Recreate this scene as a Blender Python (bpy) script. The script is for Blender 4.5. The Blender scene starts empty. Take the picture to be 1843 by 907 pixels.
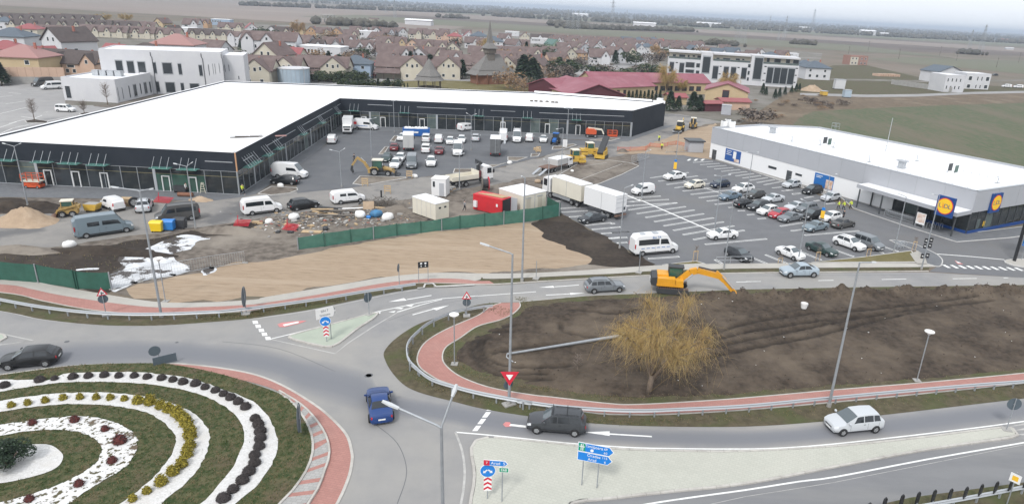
import bpy,bmesh,math,random
from math import radians,sin,cos,pi,atan2,hypot
from mathutils import Vector as Vc,Matrix,noise
sc=bpy.context.scene
col=sc.collection
rnd=random.Random(7)
ru=rnd.uniform
ORD='first second third fourth fifth sixth seventh eighth ninth tenth eleventh twelfth thirteenth fourteenth fifteenth sixteenth seventeenth eighteenth nineteenth'.split()
ORD+=['twentieth']+['twenty '+q for q in ORD[:9]]+['thirtieth']
# ------------------------------------------------------------------ camera
W,HGT,CAM_H=1843.0,907.0,30.0
FPX,PITCH,ROLL,CX,CY=1203.7,radians(20.126),radians(3.068),1018.9,457.6
fw=Vc((0,cos(PITCH),-sin(PITCH)))
_r0,_d0=Vc((1,0,0)),Vc((0,-sin(PITCH),-cos(PITCH)))
_c,_s=cos(ROLL),sin(ROLL)
rt,dn=_c*_r0-_s*_d0,_s*_r0+_c*_d0
cam=bpy.data.cameras.new('camera')
cam.sensor_width=36
cam.lens=FPX/W*36
cam.shift_x=-(CX-W/2)/W
cam.shift_y=(CY-HGT/2)/W
cam.clip_start,cam.clip_end=0.5,40000
camo=bpy.data.objects.new('camera',cam)
col.objects.link(camo)
up,bk=-dn,-fw
camo.matrix_world=Matrix(((rt.x,up.x,bk.x,0),(rt.y,up.y,bk.y,0),(rt.z,up.z,bk.z,CAM_H),(0,0,0,1)))
sc.camera=camo
# ------------------------------------------------------------------ world, sun, exposure
SUN_EL,SUN_AZ=radians(48),radians(200)
wd=bpy.data.worlds.new('World')
sc.world=wd
wd.use_nodes=True
nt=wd.node_tree
bg=nt.nodes['Background']
sky=nt.nodes.new('ShaderNodeTexSky')
sky.sky_type='NISHITA'
sky.sun_disc=False
sky.sun_elevation=SUN_EL
sky.sun_rotation=SUN_AZ
sky.air_density=1.0
sky.dust_density=3.0
sky.ozone_density=1.0
hs=nt.nodes.new('ShaderNodeHueSaturation')
hs.inputs['Saturation'].default_value=0.28
nt.links.new(sky.outputs[0],hs.inputs['Color'])
veil=nt.nodes.new('ShaderNodeMix')  # overcast: a bright even cloud layer over the clear sky
veil.data_type='RGBA'
veil.inputs[0].default_value=0.8
veil.inputs[7].default_value=(5.0,5.25,5.6,1)
nt.links.new(hs.outputs[0],veil.inputs[6])
nt.links.new(veil.outputs[2],bg.inputs['Color'])
bg.inputs['Strength'].default_value=0.15
sun=bpy.data.lights.new('sun','SUN')
sun.energy=1.3
sun.angle=radians(11)
sun.color=(1.0,0.975,0.94)
suno=bpy.data.objects.new('sun',sun)
col.objects.link(suno)
sd=Vc((sin(SUN_AZ)*cos(SUN_EL),cos(SUN_AZ)*cos(SUN_EL),sin(SUN_EL)))
suno.rotation_euler=(-sd).to_track_quat('-Z','Y').to_euler()
sc.view_settings.view_transform='Standard'
sc.view_settings.look='None'
sc.view_settings.exposure=0.62
sc.view_settings.gamma=1
try:
 sc.cycles.max_bounces=5
 sc.cycles.diffuse_bounces=2
 sc.cycles.glossy_bounces=2
 sc.cycles.transmission_bounces=3
 sc.cycles.volume_bounces=0
 sc.cycles.caustics_reflective=False
 sc.cycles.caustics_refractive=False
except Exception:
 pass
# ------------------------------------------------------------------ survey: photo point -> point on the ground
CROPS=dict(o=(0,0,1),a1=(0,0,3.943),a2=(460,0,3.943),a3=(920,0,3.943),a4=(1380,0,3.943),
   a5=(0,230,3.943),a6=(460,180,5.335),a7=(800,180,5.335),a8=(460,320,5.335),
   b1=(800,300,5.335),b2=(1100,230,5.335),b3=(1400,280,4.122),b4=(1260,200,3.161),
   b5=(1100,360,5.335),b6=(0,450,3.943),b7=(400,450,3.943),b8=(0,650,3.53),
   c1=(460,650,3.53),c2=(860,680,3.816),c3=(1343,660,3.672),c4=(860,470,3.628),
   c5=(1343,440,3.628),c6=(1600,400,6.975),h1=(0,20,6.978),h2=(230,20,6.978),
   h3=(440,20,6.978),h4=(660,20,6.978),h5=(880,20,6.978),h6=(1060,40,8.245),
   h7=(1200,60,6.479),h8=(930,110,4.096))
def px(p,k='o'):
 o=CROPS[k]
 return (o[0]+p[0]/o[2],o[1]+p[1]/o[2])
def G(x,y,k='o',z=0.0):
 x,y=px((x,y),k)
 v=((x-CX)/FPX)*rt+((y-CY)/FPX)*dn+fw
 t=(z-CAM_H)/v.z
 return Vc((v.x*t,v.y*t,z))
def top_z(base,ytop,k='o'):
 """height of something standing at ground point base whose top is seen at photo row ytop"""
 ytop=px((0,ytop),k)[1]
 lo,hi=0.0,120.0
 for _ in range(40):
  m=(lo+hi)/2
  q=Vc((base[0],base[1],m-CAM_H))
  yy=CY+FPX*q.dot(dn)/q.dot(fw)
  if yy>ytop:
   lo=m
  else:
   hi=m
 return lo
def hd(a,b):
 return atan2(b[1]-a[1],b[0]-a[0])
def spline(pts,n=6,closed=False):
 pts=[Vc(p) for p in pts]
 out=[]
 N=len(pts)
 rng=range(N if closed else N-1)
 for i in rng:
  if closed:
   p0,p1,p2,p3=pts[i-1],pts[i],pts[(i+1) % N],pts[(i+2) % N]
  else:
   p0,p1,p2,p3=pts[max(i-1,0)],pts[i],pts[i+1],pts[min(i+2,N-1)]
  for j in range(n):
   t=j/n
   out.append(0.5*((2*p1)+(p2-p0)*t+(2*p0-5*p1+4*p2-p3)*t*t+(3*p1-p0-3*p2+p3)*t **3))
 if not closed:
  out.append(pts[-1].copy())
 return out
def resample(pts,step):
 pts=[Vc(p) for p in pts]
 out,acc=[pts[0].copy()],0.0
 for a,b in zip(pts,pts[1:]):
  L=(b-a).length
  while L>0 and acc+L >=step:
   t=(step-acc)/L
   a=a+(b-a)*t
   out.append(a.copy())
   L=(b-a).length
   acc=0.0
  acc+=L
 return out
def GP(pts,k='o',n=0,closed=False):
 q=[G(x,y,k) for x,y in pts]
 return spline(q,n,closed) if n else q
def offset(line,d):
 out=[]
 for i,p in enumerate(line):
  a,b=line[max(i-1,0)],line[min(i+1,len(line)-1)]
  t=(b-a)
  t.z=0
  t.normalize()
  out.append(Vc((p.x-t.y*d,p.y+t.x*d,p.z)))
 return out
# ------------------------------------------------------------------ materials
def lin(c):
 if isinstance(c,str):
  c=[int(c[i:i+2],16)/255 for i in (0,2,4)]
  c=[x/12.92 if x <=.04045 else ((x+.055)/1.055)**2.4 for x in c]
 return (c[0],c[1],c[2],1)
MATS={}
def mat(name,c,rough=0.7,metal=0.0,spec=0.5,c2=None,scale=6.0,detail=4.0,bump=0.0,bscale=None,lo=.35,hi=.65,
  c3=None,scale3=0.3,lo3=.5,hi3=.7,world=False,coat=0.0,alpha=None,emit=0,stretch=None,trans=0.0):
 m=bpy.data.materials.new(name)
 m.use_nodes=True
 MATS[name]=m
 n,l=m.node_tree.nodes,m.node_tree.links
 b=n['Principled BSDF']
 b.inputs['Base Color'].default_value=lin(c)
 b.inputs['Roughness'].default_value=rough
 b.inputs['Metallic'].default_value=metal
 b.inputs['Specular IOR Level'].default_value=spec
 b.inputs['Coat Weight'].default_value=coat
 if trans:
  b.inputs['Transmission Weight'].default_value=trans
 if alpha is not None:
  b.inputs['Alpha'].default_value=alpha
 if emit:
  b.inputs['Emission Color'].default_value=lin(c)
  b.inputs['Emission Strength'].default_value=emit
 co=None
 if c2 is not None or bump or c3 is not None:
  if world:
   g=n.new('ShaderNodeNewGeometry')
   co=g.outputs['Position']
  else:
   g=n.new('ShaderNodeTexCoord')
   co=g.outputs['Object']
  if stretch:
   mp=n.new('ShaderNodeMapping')
   mp.inputs['Scale'].default_value=stretch[:3]
   if len(stretch)>3:
    mp.inputs['Rotation'].default_value=(0,0,stretch[3])
   l.new(co,mp.inputs['Vector'])
   co=mp.outputs[0]
 def nz(s,d=detail):
  t=n.new('ShaderNodeTexNoise')
  t.inputs['Scale'].default_value=s
  t.inputs['Detail'].default_value=d
  t.inputs['Roughness'].default_value=0.62
  l.new(co,t.inputs['Vector'])
  return t.outputs['Fac']
 def rng(f,a,z):
  r=n.new('ShaderNodeMapRange')
  r.inputs[1].default_value=a
  r.inputs[2].default_value=z
  r.clamp=True
  l.new(f,r.inputs[0])
  return r.outputs[0]
 def mix(f,a,z):
  x=n.new('ShaderNodeMix')
  x.data_type='RGBA'
  l.new(f,x.inputs[0])
  for s,v in ((6,a),(7,z)):
   if isinstance(v,tuple):
    x.inputs[s].default_value=v
   else:
    l.new(v,x.inputs[s])
  return x.outputs[2]
 cur=None
 if c2 is not None:
  cur=mix(rng(nz(scale),lo,hi),lin(c),lin(c2))
 if c3 is not None:
  cur=mix(rng(nz(scale3,5),lo3,hi3),cur if cur is not None else lin(c),lin(c3))
 if cur is not None:
  l.new(cur,b.inputs['Base Color'])
 if bump:
  bp=n.new('ShaderNodeBump')
  bp.inputs['Strength'].default_value=min(1.0,bump)
  bp.inputs['Distance'].default_value=0.08
  l.new(nz(bscale or scale*2),bp.inputs['Height'])
  l.new(bp.outputs[0],b.inputs['Normal'])
 m['_co']=0
 return m
# ------------------------------------------------------------------ mesh builder
class MB:
 def __init__(s):
  s.v,s.f,s.m,s.T=[],[],[],None
 def add(s,vs,fs,mi=0):
  o=len(s.v)
  if s.T is not None:
   vs=[s.T @ Vc(p) for p in vs]
  s.v.extend(tuple(p) for p in vs)
  for f in fs:
   s.f.append(tuple(o+i for i in f))
   s.m.append(mi)
  return s
 def bx(s,x0,x1,y0,y1,z0,z1,mi=0):
  return s.add([(x0,y0,z0),(x1,y0,z0),(x1,y1,z0),(x0,y1,z0),(x0,y0,z1),(x1,y0,z1),(x1,y1,z1),(x0,y1,z1)],
     [(0,3,2,1),(4,5,6,7),(0,1,5,4),(1,2,6,5),(2,3,7,6),(3,0,4,7)],mi)
 def bar(s,a,b,w,h,mi=0):
  """box beam from a to b, w wide, h high"""
  a,b=Vc(a),Vc(b)
  d=(b-a)
  L=d.length
  d.normalize()
  u=d.cross(Vc((0,0,1)))
  if u.length<1e-4:
   u=Vc((1,0,0))
  u.normalize()
  v=u.cross(d)
  P=[a+u*i*w/2+v*j*h/2 for i,j in ((-1,-1),(1,-1),(1,1),(-1,1))]
  Q=[p+d*L for p in P]
  return s.add(P+Q,[(3,2,1,0),(4,5,6,7),(0,1,5,4),(1,2,6,5),(2,3,7,6),(3,0,4,7)],mi)
 def cyl(s,a,b,r0,r1=None,n=8,mi=0,caps=True):
  a,b=Vc(a),Vc(b)
  r1=r0 if r1 is None else r1
  d=(b-a).normalized()
  u=d.orthogonal().normalized()
  v=d.cross(u)
  vs=[]
  for c,r in ((a,r0),(b,r1)):
   for i in range(n):
    t=2*pi*i/n
    vs.append(c+u*cos(t)*r+v*sin(t)*r)
  fs=[(i,(i+1) % n,n+(i+1) % n,n+i) for i in range(n)]
  if caps:
   fs+=[tuple(range(n-1,-1,-1)),tuple(range(n,2*n))]
  return s.add(vs,fs,mi)
 def tube(s,pts,r,n=6,mi=0,r1=None):
  pts=[Vc(p) for p in pts]
  N=len(pts)
  vs=[]
  u=None
  for i,p in enumerate(pts):
   d=(pts[min(i+1,N-1)]-pts[max(i-1,0)])
   if d.length<1e-9:
    d=Vc((0,0,1))
   d.normalize()
   if u is None:
    u=d.orthogonal().normalized()
   else:
    u=(u-d*u.dot(d))
    u=u.normalized() if u.length>1e-6 else d.orthogonal().normalized()
   v=d.cross(u)
   rr=r if r1 is None else r+(r1-r)*i/max(1,N-1)
   for j in range(n):
    t=2*pi*j/n
    vs.append(p+u*cos(t)*rr+v*sin(t)*rr)
  fs=[]
  for i in range(N-1):
   for j in range(n):
    k=(j+1) % n
    fs.append((i*n+j,i*n+k,(i+1)*n+k,(i+1)*n+j))
  fs+=[tuple(range(n-1,-1,-1)),tuple(range((N-1)*n,N*n))]
  return s.add(vs,fs,mi)
 def poly(s,pts,z=None,mi=0):
  pts=[Vc((p[0],p[1],p[2] if z is None else z)) for p in pts]
  return s.add(pts,[tuple(range(len(pts)))],mi)
 def prism(s,pts,z0,z1,mi=0,mi_top=None,bottom=False):
  n=len(pts)
  a=sum(pts[i][0]*pts[(i+1) % n][1]-pts[(i+1) % n][0]*pts[i][1] for i in range(n))
  if a<0:
   pts=list(reversed(pts))
  vs=[(p[0],p[1],z0) for p in pts]+[(p[0],p[1],z1) for p in pts]
  s.add(vs,[(i,(i+1) % n,n+(i+1) % n,n+i) for i in range(n)],mi)
  o=len(s.v)-2*n
  s.f.append(tuple(o+n+i for i in range(n)))
  s.m.append(mi if mi_top is None else mi_top)
  if bottom:
   s.f.append(tuple(o+n-1-i for i in range(n)))
   s.m.append(mi)
  return s
 def band(s,A,B,z=None,mi=0):
  """quad strip between two lines with the same point count"""
  n=min(len(A),len(B))
  vs=[]
  for i in range(n):
   for p in (A[i],B[i]):
    vs.append((p[0],p[1],(p[2] if len(p)>2 else 0) if z is None else z))
  return s.add(vs,[(2*i,2*i+2,2*i+3,2*i+1) for i in range(n-1)],mi)
 def loft(s,rings,mi=0,closed=True,caps=False):
  n=len(rings[0])
  vs=[p for r in rings for p in r]
  fs=[]
  for i in range(len(rings)-1):
   for j in range(n if closed else n-1):
    k=(j+1) % n
    fs.append((i*n+j,i*n+k,(i+1)*n+k,(i+1)*n+j))
  if caps:
   fs+=[tuple(range(n-1,-1,-1)),tuple(range((len(rings)-1)*n,len(rings)*n))]
  return s.add(vs,fs,mi)
 def lathe(s,prof,n=12,c=(0,0,0),mi=0):
  rings=[[(c[0]+r*cos(2*pi*j/n),c[1]+r*sin(2*pi*j/n),c[2]+z) for j in range(n)] for r,z in prof]
  return s.loft(rings,mi,True,False)
 def extr(s,prof,a,b,axis='y',mi=0):
  """extrude a closed 2D profile (u,z) along an axis from a to b"""
  n=len(prof)
  if axis=='y':
   vs=[(u,a,z) for u,z in prof]+[(u,b,z) for u,z in prof]
  else:
   vs=[(a,u,z) for u,z in prof]+[(b,u,z) for u,z in prof]
  fs=[(i,(i+1) % n,n+(i+1) % n,n+i) for i in range(n)]
  fs+=[tuple(range(n-1,-1,-1)),tuple(range(n,2*n))]
  return s.add(vs,fs,mi)
 def mesh(s,name,mats,smooth=False,ang=None):
  me=bpy.data.meshes.new(name)
  me.from_pydata(s.v,[],s.f)
  if not isinstance(mats,(list,tuple)):
   mats=[mats]
  for m in mats:
   me.materials.append(MATS[m] if isinstance(m,str) else m)
  if len(mats)>1:
   me.polygons.foreach_set('material_index',s.m)
  if smooth or ang:
   me.polygons.foreach_set('use_smooth',[True]*len(me.polygons))
   if ang:
    me.set_sharp_from_angle(angle=radians(ang))
  me.validate()
  me.update()
  return me
 def fix(s):
  """consistent outward normals"""
  return s
 def bd(s,name,mats,parent=None,smooth=False,ang=None,loc=None,rz=0,fixn=False):
  me=s.mesh(name,mats,smooth,ang)
  if fixn:
   bm=bmesh.new()
   bm.from_mesh(me)
   bmesh.ops.recalc_face_normals(bm,faces=bm.faces)
   bm.to_mesh(me)
   bm.free()
  return put(name,me,parent,loc,rz)
def put(name,me,parent=None,loc=None,rz=0):
 o=bpy.data.objects.new(name,me)
 col.objects.link(o)
 if parent is not None:
  o.parent=parent
 if loc is not None:
  o.location=loc
 if rz:
  o.rotation_euler=(0,0,rz)
 return o
def tag(o,label=None,cat=None,group=None,kind=None):
 if label:
  o['label']=label
 if cat:
  o['category']=cat
 if group:
  o['group']=group
 if kind:
  o['kind']=kind
 return o
def th(name,label,cat,loc=(0,0,0),rz=0,group=None):
 o=bpy.data.objects.new(name,None)
 o.empty_display_size=0.3
 col.objects.link(o)
 o.location=loc
 o.rotation_euler=(0,0,rz)
 return tag(o,label,cat,group)
def struct(o):
 o['kind']='structure'
 return o
def stuff(o):
 o['kind']='stuff'
 return o
def dup(root,loc,rz=0,label=None,group=None,recol=None,scale=None):
 """copy a thing, its parts and sub-parts; recol maps a part name stem to a material"""
 def cp(o,parent):
  c=o.copy()
  col.objects.link(c)
  if parent is not None:
   c.parent=parent
  if recol:
   st=o.name.split('.')[0]
   if st in recol and o.data:
    for sl in c.material_slots[:1]:
     sl.link='OBJECT'
     sl.material=MATS[recol[st]]
  for ch in o.children:
   cp(ch,c)
  return c
 r=cp(root,None)
 r.location=loc
 r.rotation_euler=(0,0,rz)
 if scale:
  r.scale=(scale,scale,scale) if not isinstance(scale,tuple) else scale
 if label:
  r['label']=label
 if group:
  r['group']=group
 return r
def place_first(root,loc,rz=0,label=None,group=None,recol=None):
 root.location=loc
 root.rotation_euler=(0,0,rz)
 if label:
  root['label']=label
 if group:
  root['group']=group
 if recol:
  for o in [root]+list(root.children_recursive):
   st=o.name.split('.')[0]
   if st in recol and o.data:
    o.material_slots[0].link='OBJECT'
    o.material_slots[0].material=MATS[recol[st]]
 return root
class Kit:
 """a prototype thing: the first placing moves it, later placings copy it"""
 def __init__(s,root):
  s.root,s.used=root,False
 def put(s,loc,rz=0,label=None,group=None,recol=None,scale=None):
  s.n=getattr(s,'n',0)+1
  return dup(s.root,loc,rz,label,group,recol,scale)
 def drop(s):
  """remove the prototype itself once every copy is placed"""
  for o in [s.root]+list(s.root.children_recursive):
   bpy.data.objects.remove(o)
KITS=[]
def kit(root):
 k=Kit(root)
 KITS.append(k)
 return k
def nz2(x,y,s=1.0,seed=0.0):
 return noise.noise(Vc((x*s,y*s,seed)))
def text_mesh(txt,size,ext=0.0):
 cu=bpy.data.curves.new('lettering','FONT')
 cu.body=txt
 cu.size=size
 cu.extrude=ext
 cu.align_x='CENTER'
 cu.align_y='CENTER'
 o=bpy.data.objects.new('lettering',cu)
 me=bpy.data.meshes.new_from_object(o)
 bpy.data.objects.remove(o)
 bpy.data.curves.remove(cu)
 return me
def lettering(txt,size,m,parent,loc,rot=(pi/2,0,0),sx=1.0,name='lettering'):
 me=text_mesh(txt,size,0.003)
 me.materials.clear()
 me.materials.append(MATS[m])
 o=put(name,me,parent,loc)
 o.rotation_euler=rot
 o.scale=(sx,1,1)
 return o
# ------------------------------------------------------------------ ground materials
def brick(m,c1,c2,cm,scale,bw=0.5,bh=0.25,rot=0.0,strength=0.5):
 """lay a paver pattern (world space) over a ground material"""
 n,l=m.node_tree.nodes,m.node_tree.links
 b=n['Principled BSDF']
 g=n.new('ShaderNodeNewGeometry')
 mp=n.new('ShaderNodeMapping')
 mp.inputs['Rotation'].default_value=(0,0,rot)
 l.new(g.outputs['Position'],mp.inputs['Vector'])
 t=n.new('ShaderNodeTexBrick')
 t.inputs['Color1'].default_value=lin(c1)
 t.inputs['Color2'].default_value=lin(c2)
 t.inputs['Mortar'].default_value=lin(cm)
 t.inputs['Scale'].default_value=scale
 t.inputs['Mortar Size'].default_value=0.018
 t.inputs['Brick Width'].default_value=bw
 t.inputs['Row Height'].default_value=bh
 l.new(mp.outputs[0],t.inputs['Vector'])
 old=b.inputs['Base Color'].links
 x=n.new('ShaderNodeMix')
 x.data_type='RGBA'
 x.inputs[0].default_value=strength
 if old:
  l.new(old[0].from_socket,x.inputs[6])
 else:
  x.inputs[6].default_value=b.inputs['Base Color'].default_value
 l.new(t.outputs['Color'],x.inputs[7])
 l.new(x.outputs[2],b.inputs['Base Color'])
 return m
def ga(name,c,c2,scale,c3,scale3,rough=0.95,bump=0.0,lo3=.5,hi3=.68,**k):
 return mat(name,c,rough=rough,c2=c2,scale=scale,c3=c3,scale3=scale3,bump=bump,lo3=lo3,hi3=hi3,world=True,spec=0.25,**k)
ga('plain',(.17,.135,.105),(.125,.115,.085),.02,(.2,.165,.135),.006)
ga('village_ground',(.19,.17,.15),(.13,.125,.1),.15,(.25,.235,.22),.03)
ga('field_pale',(.24,.195,.17),(.2,.17,.145),.006,(.265,.22,.19),.003)
ga('field_olive',(.135,.14,.095),(.16,.15,.11),.006,(.115,.12,.085),.003)
ga('field_brown',(.13,.105,.09),(.11,.09,.08),.006,(.15,.12,.1),.004)
ga('crop_green',(.07,.1,.05),(.125,.115,.075),.9,(.14,.12,.085),.05,bump=.4,bscale=2,stretch=(1,.25,1,.5))
ga('scrub',(.17,.125,.085),(.105,.085,.06),.5,(.2,.16,.115),.08,bump=.6,bscale=1.2)
ga('asphalt_road',(.275,.27,.265),(.24,.238,.238),.5,(.33,.315,.29),.07,rough=.85,lo3=.42,hi3=.72,bump=.08,bscale=9)
ga('asphalt_low',(.21,.211,.215),(.18,.182,.188),.4,(.25,.245,.235),.08,rough=.85,lo3=.5,hi3=.7,bump=.06,bscale=9,stretch=(.35,1.6,1,-.2))
ga('asphalt_dark',(.112,.117,.126),(.135,.138,.145),.35,(.15,.15,.15),.06,rough=.8,lo3=.55,hi3=.8,bump=.06,bscale=9)
ga('asphalt_mid',(.16,.162,.169),(.138,.141,.149),.4,(.17,.167,.163),.05,rough=.8,lo3=.5,hi3=.75,bump=.06,bscale=9)
ga('asphalt_pale',(.31,.3,.295),(.27,.265,.26),.3,(.36,.35,.34),.05,rough=.9)
ga('dusty_road',(.27,.255,.235),(.22,.21,.2),.35,(.14,.138,.138),.09,rough=.92,lo3=.52,hi3=.62,bump=.15,bscale=4)
ga('soil_dark',(.05,.039,.031),(.03,.024,.02),1.6,(.08,.063,.048),.16,bump=.9,bscale=2.4,lo3=.5,hi3=.72)
ga('soil_mixed',(.2,.172,.145),(.095,.08,.067),.9,(.25,.22,.185),.1,bump=.8,bscale=2.2,lo3=.48,hi3=.66)
ga('soil_field',(.06,.047,.038),(.034,.027,.022),1.4,(.1,.08,.062),.11,bump=.9,bscale=2.0,lo3=.46,hi3=.72)
def attrmix(name,attr,c):
 m_=MATS[name]
 n_,l_=m_.node_tree.nodes,m_.node_tree.links
 at=n_.new('ShaderNodeAttribute')
 at.attribute_name=attr
 x_=n_.new('ShaderNodeMix')
 x_.data_type='RGBA'
 bs=n_['Principled BSDF'].inputs['Base Color']
 l_.new(at.outputs['Fac'],x_.inputs[0])
 l_.new(bs.links[0].from_socket,x_.inputs[6])
 x_.inputs[7].default_value=c
 l_.new(x_.outputs[2],bs)
# churned soil, its colour darkened along the ruts and trench
ga('soil_rutted',(.08,.061,.046),(.04,.031,.024),1.7,(.13,.102,.076),.13,bump=1,bscale=4,lo3=.45,hi3=.66)
attrmix('soil_rutted','rut_tone',(.02,.016,.013,1))
ga('soil_tan',(.36,.275,.195),(.225,.165,.11),1.5,(.41,.325,.24),.12,bump=1,bscale=2.2,stretch=(.3,3.4,1,-.16),lo=.47,hi=.72)
ga('sand',(.4,.3,.21),(.33,.245,.17),1.3,(.44,.34,.25),.4,bump=.5,bscale=3)
ga('verge',(.12,.1,.064),(.072,.062,.038),1.5,(.075,.088,.034),.3,bump=.9,bscale=4,lo3=.45,hi3=.7)
ga('lawn',(.03,.052,.016),(.115,.108,.055),2.4,(.12,.09,.06),.3,bump=1,bscale=7,lo3=.52,hi3=.72)
ga('lawn_dry',(.165,.14,.062),(.13,.115,.05),1.1,(.19,.165,.085),.25,bump=.8,bscale=5)
ga('paving_pale',(.42,.4,.36),(.38,.36,.33),1.2,(.45,.43,.39),.15,rough=.9)
ga('paving_red',(.4,.205,.175),(.34,.175,.15),1.3,(.44,.285,.25),.14,rough=.9,lo3=.5,hi3=.75)
brick(MATS['paving_red'],(.42,.215,.185),(.35,.175,.15),(.26,.15,.125),1.0,.4,.2,.2,.55)
ga('paving_green',(.44,.44,.385),(.39,.39,.34),.8,(.49,.475,.42),.1,rough=.9)
brick(MATS['paving_green'],(.49,.49,.43),(.45,.45,.395),(.38,.38,.335),1.0,.4,.25,.35,.6)
ga('paving_grey',(.165,.172,.182),(.14,.148,.158),.8,(.22,.22,.22),.12,rough=.85,lo3=.5,hi3=.72)
brick(MATS['paving_grey'],(.185,.19,.2),(.135,.142,.152),(.105,.11,.115),1.0,.6,.35,.3,.55)
ga('paving_block',(.36,.355,.34),(.32,.31,.3),1.4,(.4,.39,.37),.2,rough=.9)
brick(MATS['paving_block'],(.4,.39,.375),(.33,.325,.31),(.24,.235,.225),1.0,.35,.25,.1,.65)
ga('kerb',(.5,.48,.44),(.42,.4,.37),2.0,(.36,.34,.31),.4,rough=.9)
ga('kerb_new',(.55,.54,.52),(.48,.47,.45),2.0,(.42,.41,.39),.4,rough=.9)
ga('white_gravel',(.7,.69,.68),(.56,.55,.53),6.0,(.6,.58,.55),.5,rough=.95,bump=.8,bscale=9)
ga('gravel_worn',(.68,.67,.66),(.10,.09,.05),2.6,(.13,.1,.07),.8,rough=.95,bump=.8,bscale=7,lo3=.6,hi3=.66)
MATS['gravel_worn'].node_tree.nodes['Map Range'].inputs[1].default_value=.54
MATS['gravel_worn'].node_tree.nodes['Map Range'].inputs[2].default_value=.58
ga('mark_white',(.8,.8,.78),(.7,.7,.68),2.5,(.55,.54,.52),1.1,rough=.7,lo3=.55,hi3=.75)
ga('mark_faded',(.48,.47,.45),(.4,.39,.37),2.5,(.3,.295,.285),.9,rough=.8,lo3=.5,hi3=.7)
ga('mark_red',(.62,.2,.2),(.55,.25,.24),2.5,(.45,.22,.21),1.1,rough=.7)
ga('white_sheet',(.7,.71,.72),(.5,.51,.53),.6,(.07,.06,.055),.33,rough=.7,lo3=.52,hi3=.55,bump=.6,bscale=1)
MATS['road_dirt']=MATS['dusty_road']
Z=dict(ground=0.0,soil=.008,road=.012,mark=.018,verge=.03,path=.05)
def sh(name,pts,m,z,k='o',n=0):
 """flat piece of the setting from photo points"""
 q=GP(pts,k)
 if n:
  q=spline(q,n,True)
 if m[:4] in ('soil','dust','scru','sand','crop'):  # ragged edges
  q=[v+Vc((nz2(v.x,v.y,.35),nz2(v.y,v.x,.35,4),0))*.9+Vc((nz2(v.x,v.y,1.4),nz2(v.y,v.x,1.4,4),0))*.35 for v in resample(q+q[:1],.9)[:-1]]
 return struct(MB().poly(q,z).bd(name,m))
def sheetw(name,q,m,z):
 return struct(MB().poly(q,z).bd(name,m))
# ------------------------------------------------------------------ plain and far fields
struct(MB().poly([(-16000,-150,0),(16000,-150,0),(16000,22000,0),(-16000,22000,0)]).bd('ground','plain'))
def far(name,m,z,x0,x1,y0,y1,skew=0.0):
 return struct(MB().poly([(x0,y0+skew*x0,z),(x1,y0+skew*x1,z),(x1,y1+skew*x1,z),(x0,y1+skew*x0,z)]).bd(name,m))
sh('village_ground',[(-140,190),(-60,40),(300,38),(520,46),(700,50),(1000,62),(1250,78),(1480,96),(1470,150),(1395,205),(1200,210),(900,240),(500,240)],'village_ground',.02)
far('pale_field','field_pale',.1,-2500,-150,760,2300,-.1)
far('olive_field','field_olive',.2,-400,420,900,1180,-.28)
far('brown_field','field_brown',.25,-380,600,1180,1380,-.25)
far('pale_field','field_pale',.22,-380,900,1400,1750,-.3)
far('olive_field','field_olive',.32,-400,1600,1900,2500,-.3)
ga('far_wood',(.06,.062,.055),(.11,.1,.085),.004,(.17,.16,.15),.0025,lo3=.58,hi3=.66)
sh('far_wood',[(700,14),(900,21),(1200,41),(1500,57),(1860,80),(2600,118),(2600,101),(1860,61),(1300,31.8),(900,11.5)],'far_wood',.6)
sh('olive_field',[(1560,106),(1640,104),(1900,112),(1960,140),(1843,134),(1720,122),(1640,116)],'field_olive',.12)
sh('pale_field',[(1330,68),(1500,66),(1700,78),(1900,94),(1900,104),(1700,96),(1500,88),(1380,84)],'field_brown',.14)
sh('olive_field',[(1130,52),(1300,60),(1500,62),(1700,74),(1700,70),(1400,56),(1130,46)],'field_olive',.2)
sh('crop_field',[(1423,229),(1440,212),(1464,201),(1557,196),(1700,190),(1960,182),(2500,205),(2500,600),(1960,420),(1843,330),(1500,250)],'crop_green',.03)
sh('scrub',[(1330,205),(1390,185),(1420,166),(1560,172),(1900,163),(1960,182),(1700,190),(1557,196),(1464,201),(1423,229),(1380,232),(1300,225)],'scrub',.025)
sh('bare_plot',[(1440,140),(1500,118),(1560,118),(1700,150),(1843,158),(1900,163),(1560,172),(1420,166)],'verge',.022)
sh('dirt_lane',[(1445,141),(1560,143),(1680,146),(1800,144),(1900,142),(1900,145),(1800,147),(1680,149.5),(1560,146),(1445,144)],'village_ground',.04)
sh('lane',[(1440,168),(1560,171),(1650,170),(1750,166),(1900,163),(1900,167),(1750,170),(1650,174.5),(1560,175.5),(1440,172)],'asphalt_pale',.05)
sh('lane',[(960,152),(1040,127),(1110,116),(1160,106),(1176,100),(1182,103),(1170,112),(1120,124),(1050,139),(1000,160)],'asphalt_pale',.04)
sh('churchyard',[(600,150),(790,143),(960,152),(990,172),(1190,178),(1190,200),(700,180),(600,158)],'lawn_dry',.04)
sh('lane',[(430,142),(560,146),(690,142),(780,140),(950,147),(950,150),(780,145),(690,148),(560,158),(430,152)],'asphalt_pale',.05)
sh('school_yard',[(1080,190),(1190,200),(1330,225),(1390,185),(1330,150),(1150,150)],'village_ground',.045)
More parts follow.
